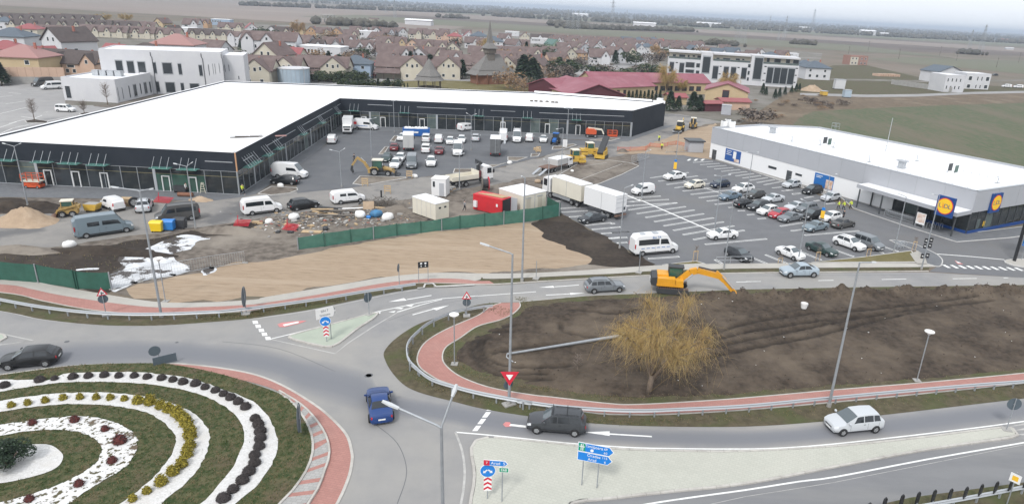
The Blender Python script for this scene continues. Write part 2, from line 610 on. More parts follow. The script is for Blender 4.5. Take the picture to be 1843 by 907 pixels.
# ------------------------------------------------------------------ school car park, far left
sh('school_parking',[(-160,285),(-160,150),(115,151),(118,190),(300,190),(330,250),(60,270)],'asphalt_pale',.03)
mk=MB()
def line(mb,pts,w,z,k='o',n=0,dash=None,mi=0):
 q=GP(pts,k)
 if n:
  q=spline(q,n)
 if dash is None:
  mb.band(offset(q,w/2),offset(q,-w/2),z,mi)
 else:
  q=resample(q,.25)
  on,off=dash
  i=0
  st=int(on/.25)
  while i+1<len(q):
   seg=q[i:i+st+1]
   if len(seg)>1:
    mb.band(offset(seg,w/2),offset(seg,-w/2),z,mi)
   i+=int((on+off)/.25)
for a,b in [((0,810),(190,765)),((110,905),(540,822)),((0,690),(90,680)),((60,660),(150,668)),((150,830),(260,845)),((60,880),(180,850)),((40,740),(180,720)),((250,840),(300,822)),((310,800),(340,797))]:
 line(mk,[a,b],.18,.05,'a1')
line(mk,[(-20,250),(22,232),(52,226)],.18,.05)
line(mk,[(-20,237),(30,220)],.18,.05)
struct(mk.bd('parking_line','mark_white'))
# ------------------------------------------------------------------ building site ground
sh('site_ground',[(-160,560),(-160,350),(440,340),(620,300),(1150,262),(1230,235),(1290,225),(1290,300),(1000,400),(1190,478),(1100,486),(860,494),(628,512),(400,543),(220,530),(0,505)],'soil_mixed',Z['soil'])
sh('soil_strip',[(-100,462),(0,456),(60,448),(150,446),(300,425),(420,402),(490,400),(430,420),(330,432),(240,465),(205,520),(190,530),(100,505),(-100,500)],'soil_dark',.013)
sh('soil_strip',[(-60,362),(0,357),(60,362),(110,368),(105,385),(60,384),(0,384),(-60,390)],'soil_dark',.019)
sh('site_road',[(-160,480),(-160,392),(0,388),(100,374),(270,366),(430,352),(560,345),(741,322),(882,306),(969,285),(1040,263),(1090,252),(1200,220),(1250,200),(1330,195),(1380,202),(1330,216),(1260,226),(1180,258),(1120,280),(1049,291),(1010,313),(955,319),(890,332),(741,356),(666,365),(619,376),(565,380),(516,386),(460,394),(352,411),(253,423),(84,446),(0,440)],'dusty_road',.014)
sh('tan_field',[(223,523.5),(253,513),(342,493),(431,473),(460,473),(516,462),(554,458),(629,440),(720,427),(800,416),(894,406),(955,401.5),(968,412),(972,426),(990,432),(1016,443),(1044,459),(1066,468),(1062,476),(1000,484),(940,488),(860,491.5),(780,490),(700,499),(628,509),(552,522),(476,535),(400,540.5),(380,542),(304,543),(253,536),(235,530)],'soil_tan',.02)
sh('soil_bank',[(955,401),(1006,383),(1049,406),(1096,430),(1128,449),(1180,476),(1100,482),(1062,476),(1066,468),(1044,459),(1016,443),(990,432),(972,426),(968,412)],'soil_dark',.024)
sh('work_strip',[(1105,277),(1179,257),(1222,240),(1290,222),(1282,288),(1231,280),(1147,277)],'soil_tan',.022)
sh('cracked_slab',[(1195,205),(1300,208),(1310,216),(1255,228),(1180,226)],'dusty_road',.026)
# ------------------------------------------------------------------ black shop: forecourt and car park
sh('shop_parking',[(531,300),(582,264),(620,240),(675,234),(900,246),(1120,256),(1090,262),(1038,263),(969,284),(882,305.6),(732,322),(634,338),(535,348)],'asphalt_dark',.03)
sh('forecourt',[(-160,340),(0,328),(430,350),(615,222),(1140,245),(1196,226),(1215,226),(1130,255),(900,246),(700,236),(640,238),(594,254),(531,303),(460,350),(428,356),(380,362),(270,360),(200,358),(0,355),(-160,362)],'paving_grey',.034)
def kerbed(name,pts,m,k='o',h=.12,kw=.15,n=0,km='kerb_new',z=.02,inset=None):
 """raised island: kerb ring and filled bed"""
 q=GP(pts,k)
 if n:
  q=spline(q,n,True)
 return kerbed_w(name,q,m,h,kw,km,z)
def ccw(q):
 a=sum(q[i-1].x*q[i].y-q[i].x*q[i-1].y for i in range(len(q)))
 return q if a>0 else q[::-1]
def inset_loop(q,d):
 q=ccw(q)
 N=len(q)
 out=[]
 for i in range(N):
  a,p,b=q[i-1],q[i],q[(i+1) % N]
  t0,t1=(p-a).normalized(),(b-p).normalized()
  nn=Vc((-(t0.y+t1.y),t0.x+t1.x,0))
  if nn.length<1e-6:
   nn=Vc((-t1.y,t1.x,0))
  nn.normalize()
  c=max(.4,nn.dot(Vc((-t1.y,t1.x,0))))
  out.append(p+nn*d/c)
 return out
def kerbed_w(name,q,m,h=.12,kw=.15,km='kerb_new',z=.02):
 q=ccw(q)
 i=inset_loop(q,kw)
 mb=MB()
 N=len(q)
 o=[Vc((p.x,p.y,z)) for p in q]+[Vc((p.x,p.y,z+h)) for p in q]+[Vc((p.x,p.y,z+h)) for p in i]+[Vc((p.x,p.y,z+h-.05)) for p in i]
 fs=[]
 for L in range(3):
  for j in range(N):
   jj=(j+1) % N
   fs.append((L*N+j,L*N+jj,(L+1)*N+jj,(L+1)*N+j))
 mb.add(o,fs,0)
 mb.poly(i,z+h-.03,1)
 return struct(mb.bd(name,[km,m]))
for p,k in [([(930,810),(1000,735),(1440,745),(1450,755),(1050,825)],'a6'),([(20,905),(150,835),(400,850),(410,870),(330,900),(150,920)],'a6'),
   ([(1290,400),(1330,350),(1375,350),(1340,405)],'a6'),([(1180,525),(1240,455),(1280,455),(1235,525)],'a6'),
   ([(80,705),(95,665),(280,665),(270,705)],'a7'),([(605,585),(605,550),(800,555),(700,590)],'a7'),([(825,550),(830,520),(920,520),(900,545)],'a7'),
   ([(1030,480),(1040,450),(1100,445),(1230,425),(1270,435),(1150,475)],'a7'),([(1390,390),(1560,368),(1690,372),(1600,395)],'a7'),([(430,665),(330,630),(520,625),(600,605)],'a7')]:
 kerbed('planting_bed',p,'soil_mixed',k)
kerbed('planting_bed',[(987,327),(1010,313),(1049,290),(1096,289),(1137,294.5),(1150,300),(1120,315),(1081,331),(1040,342)],'soil_mixed')
mk=MB()
for a,b in [((1005,340),(1120,296)),((1052,300),(1092,294))]:
 line(mk,[a,b],.12,.14)
struct(mk.bd('kerb_strip','kerb_new'))
# ------------------------------------------------------------------ supermarket car park
sh('market_parking',[(1006,382),(985,366),(985,327),(1040,342),(1081,331),(1150,300),(1147,277),(1231,279),(1284,288),(1400,322),(1536,377),(1722,435),(1843,424),(1960,414),(1960,470),(1843,500),(1720,492),(1672,489),(1695,474),(1680,460),(1646,451),(1455,474.5),(1268,477),(1181,478)],'asphalt_mid',.016)
mk=MB()
L5=[((170,97),(630,30)),((250,133),(712,65)),((333,170),(795,98)),((418,210),(885,134)),((507,250),(980,173)),((600,293),(1075,212)),((693,335),(1175,250)),((793,382),(1275,292)),((905,427),(1490,375))]
L5b=[((90,685),(470,658)),((90,718),(550,690)),((100,755),(630,722))]
def slotline(a,b,k):
 """double painted bay line with a rounded end"""
 p,q=G(*a,k),G(*b,k)
 line_w(mk,p,q,.34)
def line_w(mb,p,q,gap):
 d=(q-p).normalized()
 n=Vc((-d.y,d.x,0))
 for s in (-1,1):
  a=p+n*s*gap/2
  b=q+n*s*gap/2
  mb.band([a+n*.06,b+n*.06],[a-n*.06,b-n*.06],.026)
 for e in (p,q):
  mb.band([e+n*(gap/2+.06)-d*.06,e+n*(gap/2+.06)+d*.06],[e-n*(gap/2+.06)-d*.06,e-n*(gap/2+.06)+d*.06],.027)
for a,b in L5:
 slotline(a,b,'b5')
for a,b in L5b:
 slotline(a,b,'b2')
# bays along the shop wall
for i in range(11):
 t=i/10
 slotline((790+680*t,335+215*t),(970+660*t,325+195*t),'b2')
for i in range(9):
 t=i/8
 slotline((380+620*t,483+255*t),(740+700*t,432+260*t),'b2')
for a,b in [((1550,580),(1640,570)),((1640,608),(1740,600)),((1740,636),(1814,628)),((1130,768),(1190,762)),((1220,800),(1280,797)),((1310,838),(1370,832)),((1410,876),(1480,870))]:
 slotline(a,b,'b2')
for a,b in [((20,525),(180,500)),((100,560),(230,545)),((200,592),(600,560)),((35,265),(90,255)),((110,290),(170,282)),((200,315),(260,305)),((270,340),(310,333)),((360,360),(420,355))]:
 slotline(a,b,'b3')
# bays on the road side and beside the soil bank
for a,b in [((1000,575),(1060,610)),((1325,545),(1495,612)),((1485,528),(1690,612)),((360,565),(650,545)),((0,370),(150,360)),((0,318),(170,305)),((0,270),(80,262)),((0,232),(30,226)),((60,415),(150,408))]:
 slotline(a,b,'b5')
for a,b in [((170,715),(320,775)),((300,660),(440,720)),((390,690),(560,750)),((720,655),(890,712)),((640,650),(780,725))]:
 slotline(a,b,'b3')
for a,b in [((1025,345),(1130,325)),((1100,405),(1300,392)),((1130,440),(1370,425)),((1200,485),(1330,475)),((1360,565),(1600,540)),((1420,605),(1690,580)),((1510,645),(1770,625)),((1580,690),(1690,680)),((1700,300),(1814,288)),((1700,345),(1814,335)),((1700,385),(1814,375))]:
 slotline(a,b,'b1')
line(mk,[(265,-5),(965,300)],.35,.028,'b5')
line(mk,[(60,610),(280,705)],.35,.028,'b2')
line(mk,[(690,510),(1080,640)],.2,.028,'b2')
for i in range(3):
 line(mk,[(735+i*65,318),(760+i*65,302)],.5,.028,'b2')
struct(mk.bd('parking_line','mark_white'))
# grey kerbed pavement in front of the supermarket
kerbed('market_pavement',[(1536,376),(1500,345),(1540,345),(1700,398),(1760,418),(1843,408),(1960,398),(1960,410),(1816,429),(1722,436.5),(1630,408)],'paving_grey',h=.1)
kerbed('market_pavement',[(1280,283),(1290,280),(1420,325),(1500,352),(1498,356),(1410,328)],'paving_block',h=.1)
kerbed('lawn',[(1460,473.5),(1552,463.5),(1640,452),(1648,462),(1650,473)],'lawn_dry',h=.12)
kerbed('lawn',[(1192,477.5),(1252,470.5),(1270,476),(1240,477.5)],'lawn_dry',h=.1)
sh('pebble_bed',[(1637,458),(1652,453),(1665,464),(1668,476),(1650,476),(1645,470)],'paving_pale',.15)
kerbed('corner_pavement',[(1600,433),(1640,438),(1680,455),(1694,465),(1697,473),(1690,481),(1664,474),(1660,462),(1648,452)],'paving_grey',n=3,h=.1)
kerbed('entrance_island',[(1808,470),(1830,467),(1880,470),(1880,484),(1835,481),(1812,475)],'paving_pale',n=3,h=.12)
mk=MB()
for i in range(10):
 a,b=(680+100*i,535+4*i),(760+102*i,575+4*i)
 line(mk,[a,b],.5,.03,'c6')
line(mk,[(570,398),(1000,430),(1450,472)],.25,.03,'c6')
struct(mk.bd('zebra_crossing','mark_white'))
def marker(pts_white,pts_red,k):
 m1=MB()
 m1.poly(GP(pts_red,k),.031,0)
 m1.poly(GP(pts_white,k),.035,1)
 return struct(m1.bd('yield_marking',['mark_red','mark_white']))
marker([(832,487),(905,512),(868,516)],[(820,478),(935,530),(860,524)],'c6')
# ------------------------------------------------------------------ roads round the roundabout
road_edge=[(-400,520),(-160,540),(0,559)]+[px(p,'b6') for p in [(300,492),(700,532),(1100,537),(1500,512),(1800,486)]]+[px(p,'b7') for p in [(300,472),(600,427),(900,366),(1200,302),(1390,272),(1600,264),(1780,250)]]+[(896,513.5),(975,508),(1053,503.5),(1177,496.5),(1360,492),(1500,491),(1671,490)]
q=spline(GP(road_edge),3)
q+=GP([(1720,493),(1843,500),(2100,490),(2400,560),(2200,1200),(1000,1300),(-200,1300),(-700,800)])
struct(MB().poly(q,Z['road']).bd('road','asphalt_road'))
# blackened wheel track round the island
trk_o=[px(p,'b6') for p in [(-900,760),(-300,700),(300,675),(800,655),(1200,658),(1814,705)]]+[px(p,'b7') for p in [(600,780),(1000,875)]]+[px(p,'c1') for p in [(800,190),(1100,265),(1440,305),(1760,360)]]+[(1056,768),(1343,776),(1588,752),(1843,722),(2050,690)]
trk_i=[px(p,'b8') for p in [(-900,240),(-300,160),(0,85),(400,45),(900,10),(1100,10)]]+[px(p,'b8') for p in [(1400,40),(1765,110)]]+[px(p,'c1') for p in [(280,190),(560,265),(800,330),(1200,385),(1480,440),(1765,480)]]+[(1056,795),(1343,803),(1588,785),(1843,752),(2050,720)]
A,B=resample(spline(GP(trk_o),6),.1),resample(spline(GP(trk_i),6),.1)
A2=[A[int(i*(len(A)-1)/159)] for i in range(160)]
B2=[B[int(i*(len(B)-1)/159)] for i in range(160)]
ga('asphalt_worn',(.275,.27,.265),(.24,.238,.238),.5,(.33,.315,.29),.07,rough=.85,lo3=.42,hi3=.72,bump=.08,bscale=9)
attrmix('asphalt_worn','wear',(.18,.185,.2,1))
mb=MB()
NW=[0,.12,.3,.5,.7,.88,1]
WV=[0,.45,.9,1,.9,.45,0]
vs=[]
for p,q_ in zip(A2,B2):
 for f in NW:
  v=(p-(q_-p)*.12).lerp(q_+(q_-p)*.12,f)
  vs.append((v.x,v.y,.0145))
mb.add(vs,[(i*7+j,i*7+7+j,i*7+8+j,i*7+1+j) for i in range(159) for j in range(6)])
o=struct(mb.bd('worn_lane','asphalt_worn'))
at_=o.data.attributes.new('wear','FLOAT','POINT')
at_.data.foreach_set('value',[w_ for i in range(160) for w_ in WV])
sh('worn_lane',[(480,1010),(900,1010),(1000,905),(1400,845),(1843,790),(2200,735),(2200,1000),(1500,1100),(700,1100)],'asphalt_low',.0135)
mk=MB()
mf=MB()
ed=[px(p,'b6') for p in [(-500,380),(0,432),(300,492),(700,530),(1100,536),(1500,511),(1800,486)]]+[px(p,'b7') for p in [(300,478),(600,434),(900,374),(1200,312),(1390,280)]]
line(mf,ed,.14,Z['mark'],n=4)
ring=[(1840,535)]
inner=[px(p,'b7') for p in [(1620,452),(1500,492),(1400,535),(1250,625),(1165,705),(1168,780),(1210,860),(1260,910)]]+[px(p,'c1') for p in [(950,140),(1060,190),(1250,240),(1450,290),(1760,340)]]+[(1056.5,757.5),(1174.5,763),(1343,763.5),(1479,754.5),(1588,742.5),(1843,712.5),(2000,690)]
line(mk,inner,.16,Z['mark'],n=5)
line(mf,[px(p,'c4') for p in [(270,268),(450,250),(700,228),(1150,208),(1814,184)]]+[(1547,517),(1843,513)],.12,Z['mark'],n=3)
# splitter outlines
line(mf,[px(p,'b7') for p in [(1095,448),(700,540),(340,632),(800,735),(900,655),(1070,545),(1240,445),(1400,395)]],.13,Z['mark'])
line(mk,[px(p,'b7') for p in [(340,632),(700,545),(1090,440),(1380,378),(1560,345),(1814,325)]],.13,.0195)
line(mk,[px(p,'b7') for p in [(1240,440),(1400,392),(1560,350)]],.13,.0197)
line(mk,[px(p,'c4') for p in [(0,228),(380,200)]],.12,Z['mark'])
for a,b in [((445,222),(600,214)),((500,168),(660,156))]:
 line(mk,[a,b],.16,Z['mark'],'c4')
mk.poly(GP([(600,208),(605,220),(700,208)],'c4'),.0201)
mk.poly(GP([(400,172),(500,174),(492,162)],'c4'),.0201)
for a,b in [((1310,352),(1485,322)),((1350,460),(1500,418))]:
 line(mk,[a,b],.16,Z['mark'],'b7')
mk.poly(GP([(1180,368),(1310,358),(1290,342)],'b7'),.0203)
mk.poly(GP([(1490,415),(1520,428),(1610,392)],'b7'),.0203)
for p in [[(1090,442),(1125,440),(1120,452),(1085,452)],[(1180,440),(1230,432),(1220,444)],[(1220,415),(1290,408),(1270,420)],[(1300,395),(1360,388),(1340,402)]]:
 mk.poly(GP(p,'b7'),.0205)
for c_ in [(235,513),(255,541),(278,570),(300,598),(325,627)]:
 x,y=c_
 mk.poly(GP([(x-22,y-10),(x+15,y-12),(x+22,y+10),(x-15,y+12)],'b7'),.021)
for c_ in [(1492,305),(1466,340),(1436,382),(1404,426)]:
 x,y=c_
 h=8 if y<320 else 17
 mk.poly(GP([(x-28,y+h),(x-2,y-h),(x+30,y-h),(x+4,y+h)],'c1'),.021)
for a,b in [((720,375),(1195,402))]:
 line(mk,[(900,384),b],.16,Z['mark'],'c2')
mk.poly(GP([(730,372),(905,366),(905,398)],'c2'),.0207)
# dashes on the road past the supermarket
for a,b in [((0,242),(95,241)),((470,236),(570,234)),((885,229),(1045,226)),((1348,224),(1505,222)),((1680,219),(1710,218)),((1905,215),(2080,213))]:
 line(mk,[a,b],.14,Z['mark'],'c5')
line(mk,[(1200,788),(1430,783)],.14,Z['mark'],'b5')
# faded triangle at the far left
line(mf,[px(p,'b6') for p in [(-250,560),(0,592),(235,642),(40,668),(-250,700)]],.14,Z['mark'])
# white lines bordering the big splitter island
line(mk,[px(p,'c1') for p in [(1270,450),(1500,470),(1765,497)]]+[px(p,'c2') for p in [(600,445),(900,468),(1200,482),(1843,487)]]+[px(p,'c3') for p in [(400,525),(900,475),(1500,405),(1836,360)]]+[(1960,742)],.14,Z['mark'],n=3)
line(mf,[px(p,'c1') for p in [(1270,450),(1310,560),(1328,680),(1322,800),(1305,905)]]+[(820,960)],.16,Z['mark'],n=4)
line(mk,[(1080,925)]+[px(p,'c2') for p in [(1150,868),(1500,815),(1843,768)]]+[px(p,'c3') for p in [(350,757),(600,725),(1200,610),(1836,500)]]+[(1960,775)],.15,Z['mark'],n=3)
for p in [[(1740,395),(1836,372),(1836,385)],[(1770,420),(1836,405),(1836,418)],[(1790,448),(1836,440),(1836,452)]]:
 mf.poly(GP(p,'c3'),.0209)
line(mf,[(1180,930),(1343,893),(1500,868),(1843,800)],.04,.0199,n=2)
struct(mk.bd('road_marking','mark_white'))
struct(mf.bd('faded_marking','mark_faded'))
marker([(430,530),(540,508),(545,517),(440,541)],[(392,528),(420,517),(540,503),(600,503),(555,520),(440,548),(405,547)],'b7')
marker([(215,330),(225,317),(330,328),(330,343)],[(172,320),(190,302),(222,305),(228,335),(190,338)],'c2')
# ------------------------------------------------------------------ verge, cycle path and pavement north of the roads
nv=[px(p,'b6') for p in [(-900,300),(0,432),(300,492),(700,532),(1100,537),(1500,512),(1800,486)]]+[px(p,'b7') for p in [(300,472),(600,427),(900,366),(1200,302),(1385,275),(1500,262),(1780,248)]]+[(896,512),(975,507),(1053,502.5),(1177,496),(1360,491.5),(1500,490),(1671,488.5)]
gt=[px(p,'b6') for p in [(-900,150),(0,208),(200,220),(400,260),(700,312),(1000,360),(1200,378),(1500,375),(1814,356)]]+[px(p,'b7') for p in [(300,340),(600,290),(900,240),(1200,192),(1500,167),(1814,170)]]+[px(p,'c4') for p in [(250,84),(600,70),(900,49)]]+[(1180,479),(1268,476.3),(1440,474.5),(1560,474),(1679,475)]
gr=[px(p,'b6') for p in [(-900,195),(0,245),(200,275),(400,318),(700,365),(1000,402),(1200,412),(1500,405),(1814,388)]]+[px(p,'b7') for p in [(300,378),(600,332),(900,280),(1200,230),(1500,205),(1700,209),(1814,222)]]
rb=[px(p,'b6') for p in [(-900,240),(0,302),(300,362),(600,420),(900,452),(1150,462),(1500,452),(1814,430)]]+[px(p,'b7') for p in [(300,410),(600,365),(900,320),(1200,268),(1390,236),(1600,238),(1780,243)]]+[(893,512)]
gb2=[px(p,'c4') for p in [(40,118),(250,114),(600,97),(900,84)]]+[(1175,488.5),(1306,484.5),(1440,483),(1560,482),(1686,481)]
def S(p,n=5):
 return spline(GP(p),n)
def pair(a,b,n=160):
 a,b=resample(a,.4),resample(b,.4)
 f=lambda L:[L[int(round(i*(len(L)-1)/(n-1)))] for i in range(n)]
 return f(a),f(b)
a_,b_=pair(S(nv),S(gt))
struct(MB().poly(a_+b_[::-1],.03).bd('verge','verge'))
a_,b_=pair(S(gr+[(884,506)]),S(rb))
struct(MB().band(a_,b_,.055).bd('cycle_path','paving_red'))
grey=S(gt)
lower=S(gr+[(868,499)]+gb2)
a_,b_=pair(grey,lower)
struct(MB().band(a_,b_,.06).bd('pavement','paving_pale'))
mb=MB()
for L,w,z in ((S(nv)[60:],.16,.1),(S(gt),.1,.075),(S(rb),.1,.07)):
 a_,b_=offset(L,w/2),offset(L,-w/2)
 n_=len(L)
 mb.loft([[Vc((a_[i].x,a_[i].y,0)),Vc((a_[i].x,a_[i].y,z)),Vc((b_[i].x,b_[i].y,z)),Vc((b_[i].x,b_[i].y,0))] for i in range(n_)],closed=False)
struct(mb.bd('kerb','kerb'))
# kerbed inlet beside the cycle path
line_k=[px(p,'b7') for p in [(1385,275),(1430,272),(1440,247),(1495,243),(1520,266),(1600,264),(1790,252)]]
mb=MB()
L=GP(line_k)
mb.band(offset(L,.12),offset(L,-.12),.12)
struct(mb.bd('kerb','kerb_new'))
# ------------------------------------------------------------------ the dug-up field between the two roads
fo=[(934,544),(1053,533),(1177,527.5),(1343,521),(1547,517),(1843,513),(2050,508),(2300,560),(2050,690)]+[(1843,717),(1588,747),(1479,758.5),(1343,767.5),(1174,767),(1056,761),(958,750),(871,736),(814,722),(760,708),(729,694),(707,672),(694,650),(692,632),(714,608),(752,584),(795,569),(860,549),(900,545)]
sheetw('verge',ccw(GP(fo[:9])+spline(GP(fo[9:]),5)),'verge',.028)
pt=[px(p,'c4') for p in [(150,275),(80,300),(0,357)]]+[px(p,'b7') for p in [(1600,560),(1450,650),(1388,745),(1400,830),(1500,905)]]+[px(p,'c1') for p in [(1200,135),(1400,192),(1765,262)]]+[(991,733),(1070,744),(1122,746.5),(1200,746),(1343,738),(1525,722),(1689,706),(1843,690),(2000,670)]
pu=[px(p,'c4') for p in [(272,272),(275,300),(230,345),(150,385),(0,427)]]+[px(p,'b7') for p in [(1690,625),(1590,690),(1562,760),(1590,825),(1700,905)]]+[px(p,'c1') for p in [(1500,172),(1765,218)]]+[(991,715),(1096,727),(1148,728.5),(1253,723),(1343,716.5),(1506,702),(1670,688.5),(1843,672),(2000,654)]
a_,b_=pair(S(pt),S(pu),240)
struct(MB().band(a_,b_,.055).bd('cycle_path','paving_red'))
mb=MB()
for L in (S(pt),S(pu)):
 A,B=offset(L,.06),offset(L,-.06)
 mb.loft([[Vc((A[i].x,A[i].y,0)),Vc((A[i].x,A[i].y,.08)),Vc((B[i].x,B[i].y,.08)),Vc((B[i].x,B[i].y,0))] for i in range(len(L))],closed=False)
struct(mb.bd('kerb','kerb'))
def in_poly(x,y,P):
 c=False
 j=len(P)-1
 for i in range(len(P)):
  if (P[i].y>y) != (P[j].y>y) and x<(P[j].x-P[i].x)*(y-P[i].y)/(P[j].y-P[i].y)+P[i].x:
   c=not c
  j=i
 return c
def seg_d(x,y,L):
 best=1e9
 for a,b in zip(L,L[1:]):
  dx,dy=b.x-a.x,b.y-a.y
  t=max(0,min(1,((x-a.x)*dx+(y-a.y)*dy)/(dx*dx+dy*dy+1e-9)))
  d=hypot(x-a.x-t*dx,y-a.y-t*dy)
  if d<best:
   best=d
 return best
fd=GP([(948,551),(1060,541),(1180,535),(1343,527),(1547,521),(1843,517),(2050,512),(2150,560),(2000,640),(1843,664),(1670,680),(1506,693),(1343,706),(1253,711),(1148,716),(1096,713),(991,700),(912,682),(850,664),(825,648),(822,636),(840,615),(880,596),(920,580),(938,562)])
ruts=[S([px(p,'c5') for p in r],4) for r in ([(-700,700),(-300,610),(0,525),(400,462),(800,435),(1200,385),(1500,345)],[(-700,760),(-300,660),(0,580),(400,520),(800,475),(1200,420),(1600,375)],[(-500,740),(0,635),(400,555),(700,495),(900,470)],[(-600,830),(0,695),(400,615),(700,545),(1000,470),(1300,420)])]
ruts+=[S([px(p,'c4') for p in r],4) for r in ([(60,500),(30,560),(60,640),(180,690),(400,705),(600,690)],[(230,470),(60,470),(0,540),(40,660),(200,735),(450,745)],[(230,430),(20,450),(-40,540),(10,680),(180,770),(480,780)],[(100,610),(300,570),(540,560)],[(540,420),(560,470),(700,500),(850,520)],[(600,320),(900,350),(1150,300)])]
berm=S([px(p,'c5') for p in [(-250,335),(0,350),(300,345),(740,330),(1100,318),(1500,312),(1814,305),(2300,290)]],4)
trench=S([px(p,'c5') for p in [(-150,325),(100,330),(300,322),(500,312),(740,302),(1000,296),(1250,290),(1600,285),(2000,276)]],4)
pit=S([px(p,'c4') for p in [(320,300),(420,320),(560,315)]],3)
bmx=(min(p.x for p in fd),max(p.x for p in fd),min(p.y for p in fd),max(p.y for p in fd))
step=.28
nx,ny=int((bmx[1]-bmx[0])/step)+1,int((bmx[3]-bmx[2])/step)+1
rb_=[(r,min(p.x for p in r)-1,max(p.x for p in r)+1,min(p.y for p in r)-1,max(p.y for p in r)+1) for r in ruts]
mb=MB()
idx={}
def fieldz(x,y):
 de=seg_d(x,y,fd+fd[:1])*(1 if in_poly(x,y,fd) else -1)+.35*nz2(x,y,.8,2)
 if de<0:
  return .04+.3*de
 edge=min(1,de/1.2)
 h=.05+edge*(.15+.1*nz2(x,y,.35,3)+.09*nz2(x,y,1.1,5)+.13*nz2(x,y*1.3,2.9,9))
 for r,x0,x1,y0,y1 in rb_:
  if x0<x<x1 and y0<y<y1:
   d=seg_d(x,y,r)
   if d<.7:
    h+=-.2*math.exp(-(d/.25)**2)+(.06+.12*nz2(x,y,2.2,6))*math.exp(-((d-.5)/.2)**2)
 d=seg_d(x,y,berm)
 if d<3.2:
  h+=edge*math.exp(-(d/1.25)**2)*(.55+.6*nz2(x,y,.6,1)+.7*nz2(x,y,1.9,2))
 d=seg_d(x,y,trench)
 if d<1.2:
  h-=.5*math.exp(-(d/.42)**2)
 d=seg_d(x,y,pit)
 if d<2:
  h-=.9*math.exp(-(d/.7)**2)
 return max(h,.035 if de>.3 else .02)
for i in range(nx):
 for j in range(ny):
  x,y=bmx[0]+i*step,bmx[2]+j*step
  if x>75 or not (in_poly(x,y,fd) or seg_d(x,y,fd)<.9):
   continue
  idx[i,j]=len(mb.v)
  mb.v.append((x,y,fieldz(x,y)))
for (i,j),a in idx.items():
 b,c,d=idx.get((i+1,j)),idx.get((i+1,j+1)),idx.get((i,j+1))
 if b is not None and c is not None and d is not None:
  mb.f.append((a,b,c,d))
  mb.m.append(0)
o=struct(mb.bd('dirt_field','soil_rutted',smooth=True))
at_=o.data.attributes.new('rut_tone','FLOAT','POINT')  # darkens the soil colour along rut and trench lines
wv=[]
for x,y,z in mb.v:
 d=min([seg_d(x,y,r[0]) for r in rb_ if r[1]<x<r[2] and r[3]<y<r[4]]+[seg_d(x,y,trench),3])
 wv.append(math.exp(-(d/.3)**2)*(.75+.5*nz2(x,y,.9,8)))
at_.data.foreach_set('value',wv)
# loose clods on the berm and field: nobody could count them
mb=MB()
for i in range(2600):
 if rnd.random()<.55:
  p=rnd.choice(berm)
  x,y=p.x+rnd.gauss(0,1.6),p.y+rnd.gauss(0,.9)
 else:
  x,y=ru(bmx[0],70),ru(bmx[2],bmx[3])
 if not in_poly(x,y,fd):
  continue
 r=ru(.03,.12)
 z=fieldz(x,y)
 o=[(x+r*ru(.6,1.2)*a,y+r*ru(.6,1.2)*b,z+r*.7*c) for a,b,c in ((1,0,0),(-1,0,0),(0,1,0),(0,-1,0),(0,0,1),(0,0,-1))]
 mb.add(o,[(0,2,4),(2,1,4),(1,3,4),(3,0,4),(2,0,5),(1,2,5),(3,1,5),(0,3,5)],1 if rnd.random()<.3 else 0)
stuff(mb.bd('soil_clods',['soil_field','soil_dark']))
o=MB()
for i in range(38):
 x,y=ru(bmx[0],60),ru(bmx[2],bmx[3])
 if in_poly(x,y,fd):
  r=ru(.03,.08)
  z=fieldz(x,y)+.03
  o.add([(x-r,y-r*.7,z),(x+r,y-r*.5,z+.04),(x+r*.7,y+r,z),(x-r,y+r*.6,z+.05)],[(0,1,2,3)])
stuff(o.bd('paper_litter','mark_white'))
# ------------------------------------------------------------------ roundabout island
ip=[px(p,'b8') for p in [(0,95),(300,55),(560,32),(900,25),(1100,35),(1400,95)]]+[px(p,'c1') for p in [(130,210),(250,300),(340,440),(360,560),(330,680),(250,810),(160,905)]]+[(470,935),(400,985),(280,1040),(60,1070),(-200,1060),(-420,980),(-470,860),(-330,750),(-120,694)]
isl=spline(GP(ip),6,True)
isl=ccw(isl)
icen=sum(isl,Vc())/len(isl)
def mound_z(x,y):
 d=hypot((x-icen.x),(y-icen.y))
 return .14+max(0,.25*(1-d/16))
def drape(name,q,m,dz,holes=None,kind='structure',step=.45):
 """sheet following the mound"""
 mb=MB()
 q=ccw(q)
 xs=[p.x for p in q]
 ys=[p.y for p in q]
 bm=bmesh.new()
 vs=[bm.verts.new((p.x,p.y,0)) for p in q]
 bm.faces.new(vs)
 x=math.floor(min(xs))
 while x<max(xs):
  bmesh.ops.bisect_plane(bm,geom=bm.verts[:]+bm.edges[:]+bm.faces[:],plane_co=(x,0,0),plane_no=(1,0,0))
  x+=1.5
 y=math.floor(min(ys))
 while y<max(ys):
  bmesh.ops.bisect_plane(bm,geom=bm.verts[:]+bm.edges[:]+bm.faces[:],plane_co=(0,y,0),plane_no=(0,1,0))
  y+=1.5
 for v in bm.verts:
  v.co.z=mound_z(v.co.x,v.co.y)+dz
 bmesh.ops.recalc_face_normals(bm,faces=bm.faces)
 me=bpy.data.meshes.new(name)
 bm.to_mesh(me)
 bm.free()
 me.materials.append(MATS[m])
 o=put(name,me)
 o['kind']=kind
 return o
drape('island_lawn',isl,'lawn',0)
w1o=[(-420,950),(-430,840),(-250,735),(-60,696)]+[px(p,'b8') for p in [(0,128),(110,132),(200,128),(290,140),(380,105),(450,90),(700,85),(900,88),(1200,125),(1400,190),(1600,270),(1720,390),(1765,520),(1740,650),(1640,800),(1520,905)]]+[(390,935),(300,985),(100,1025),(-150,1025),(-330,990)]
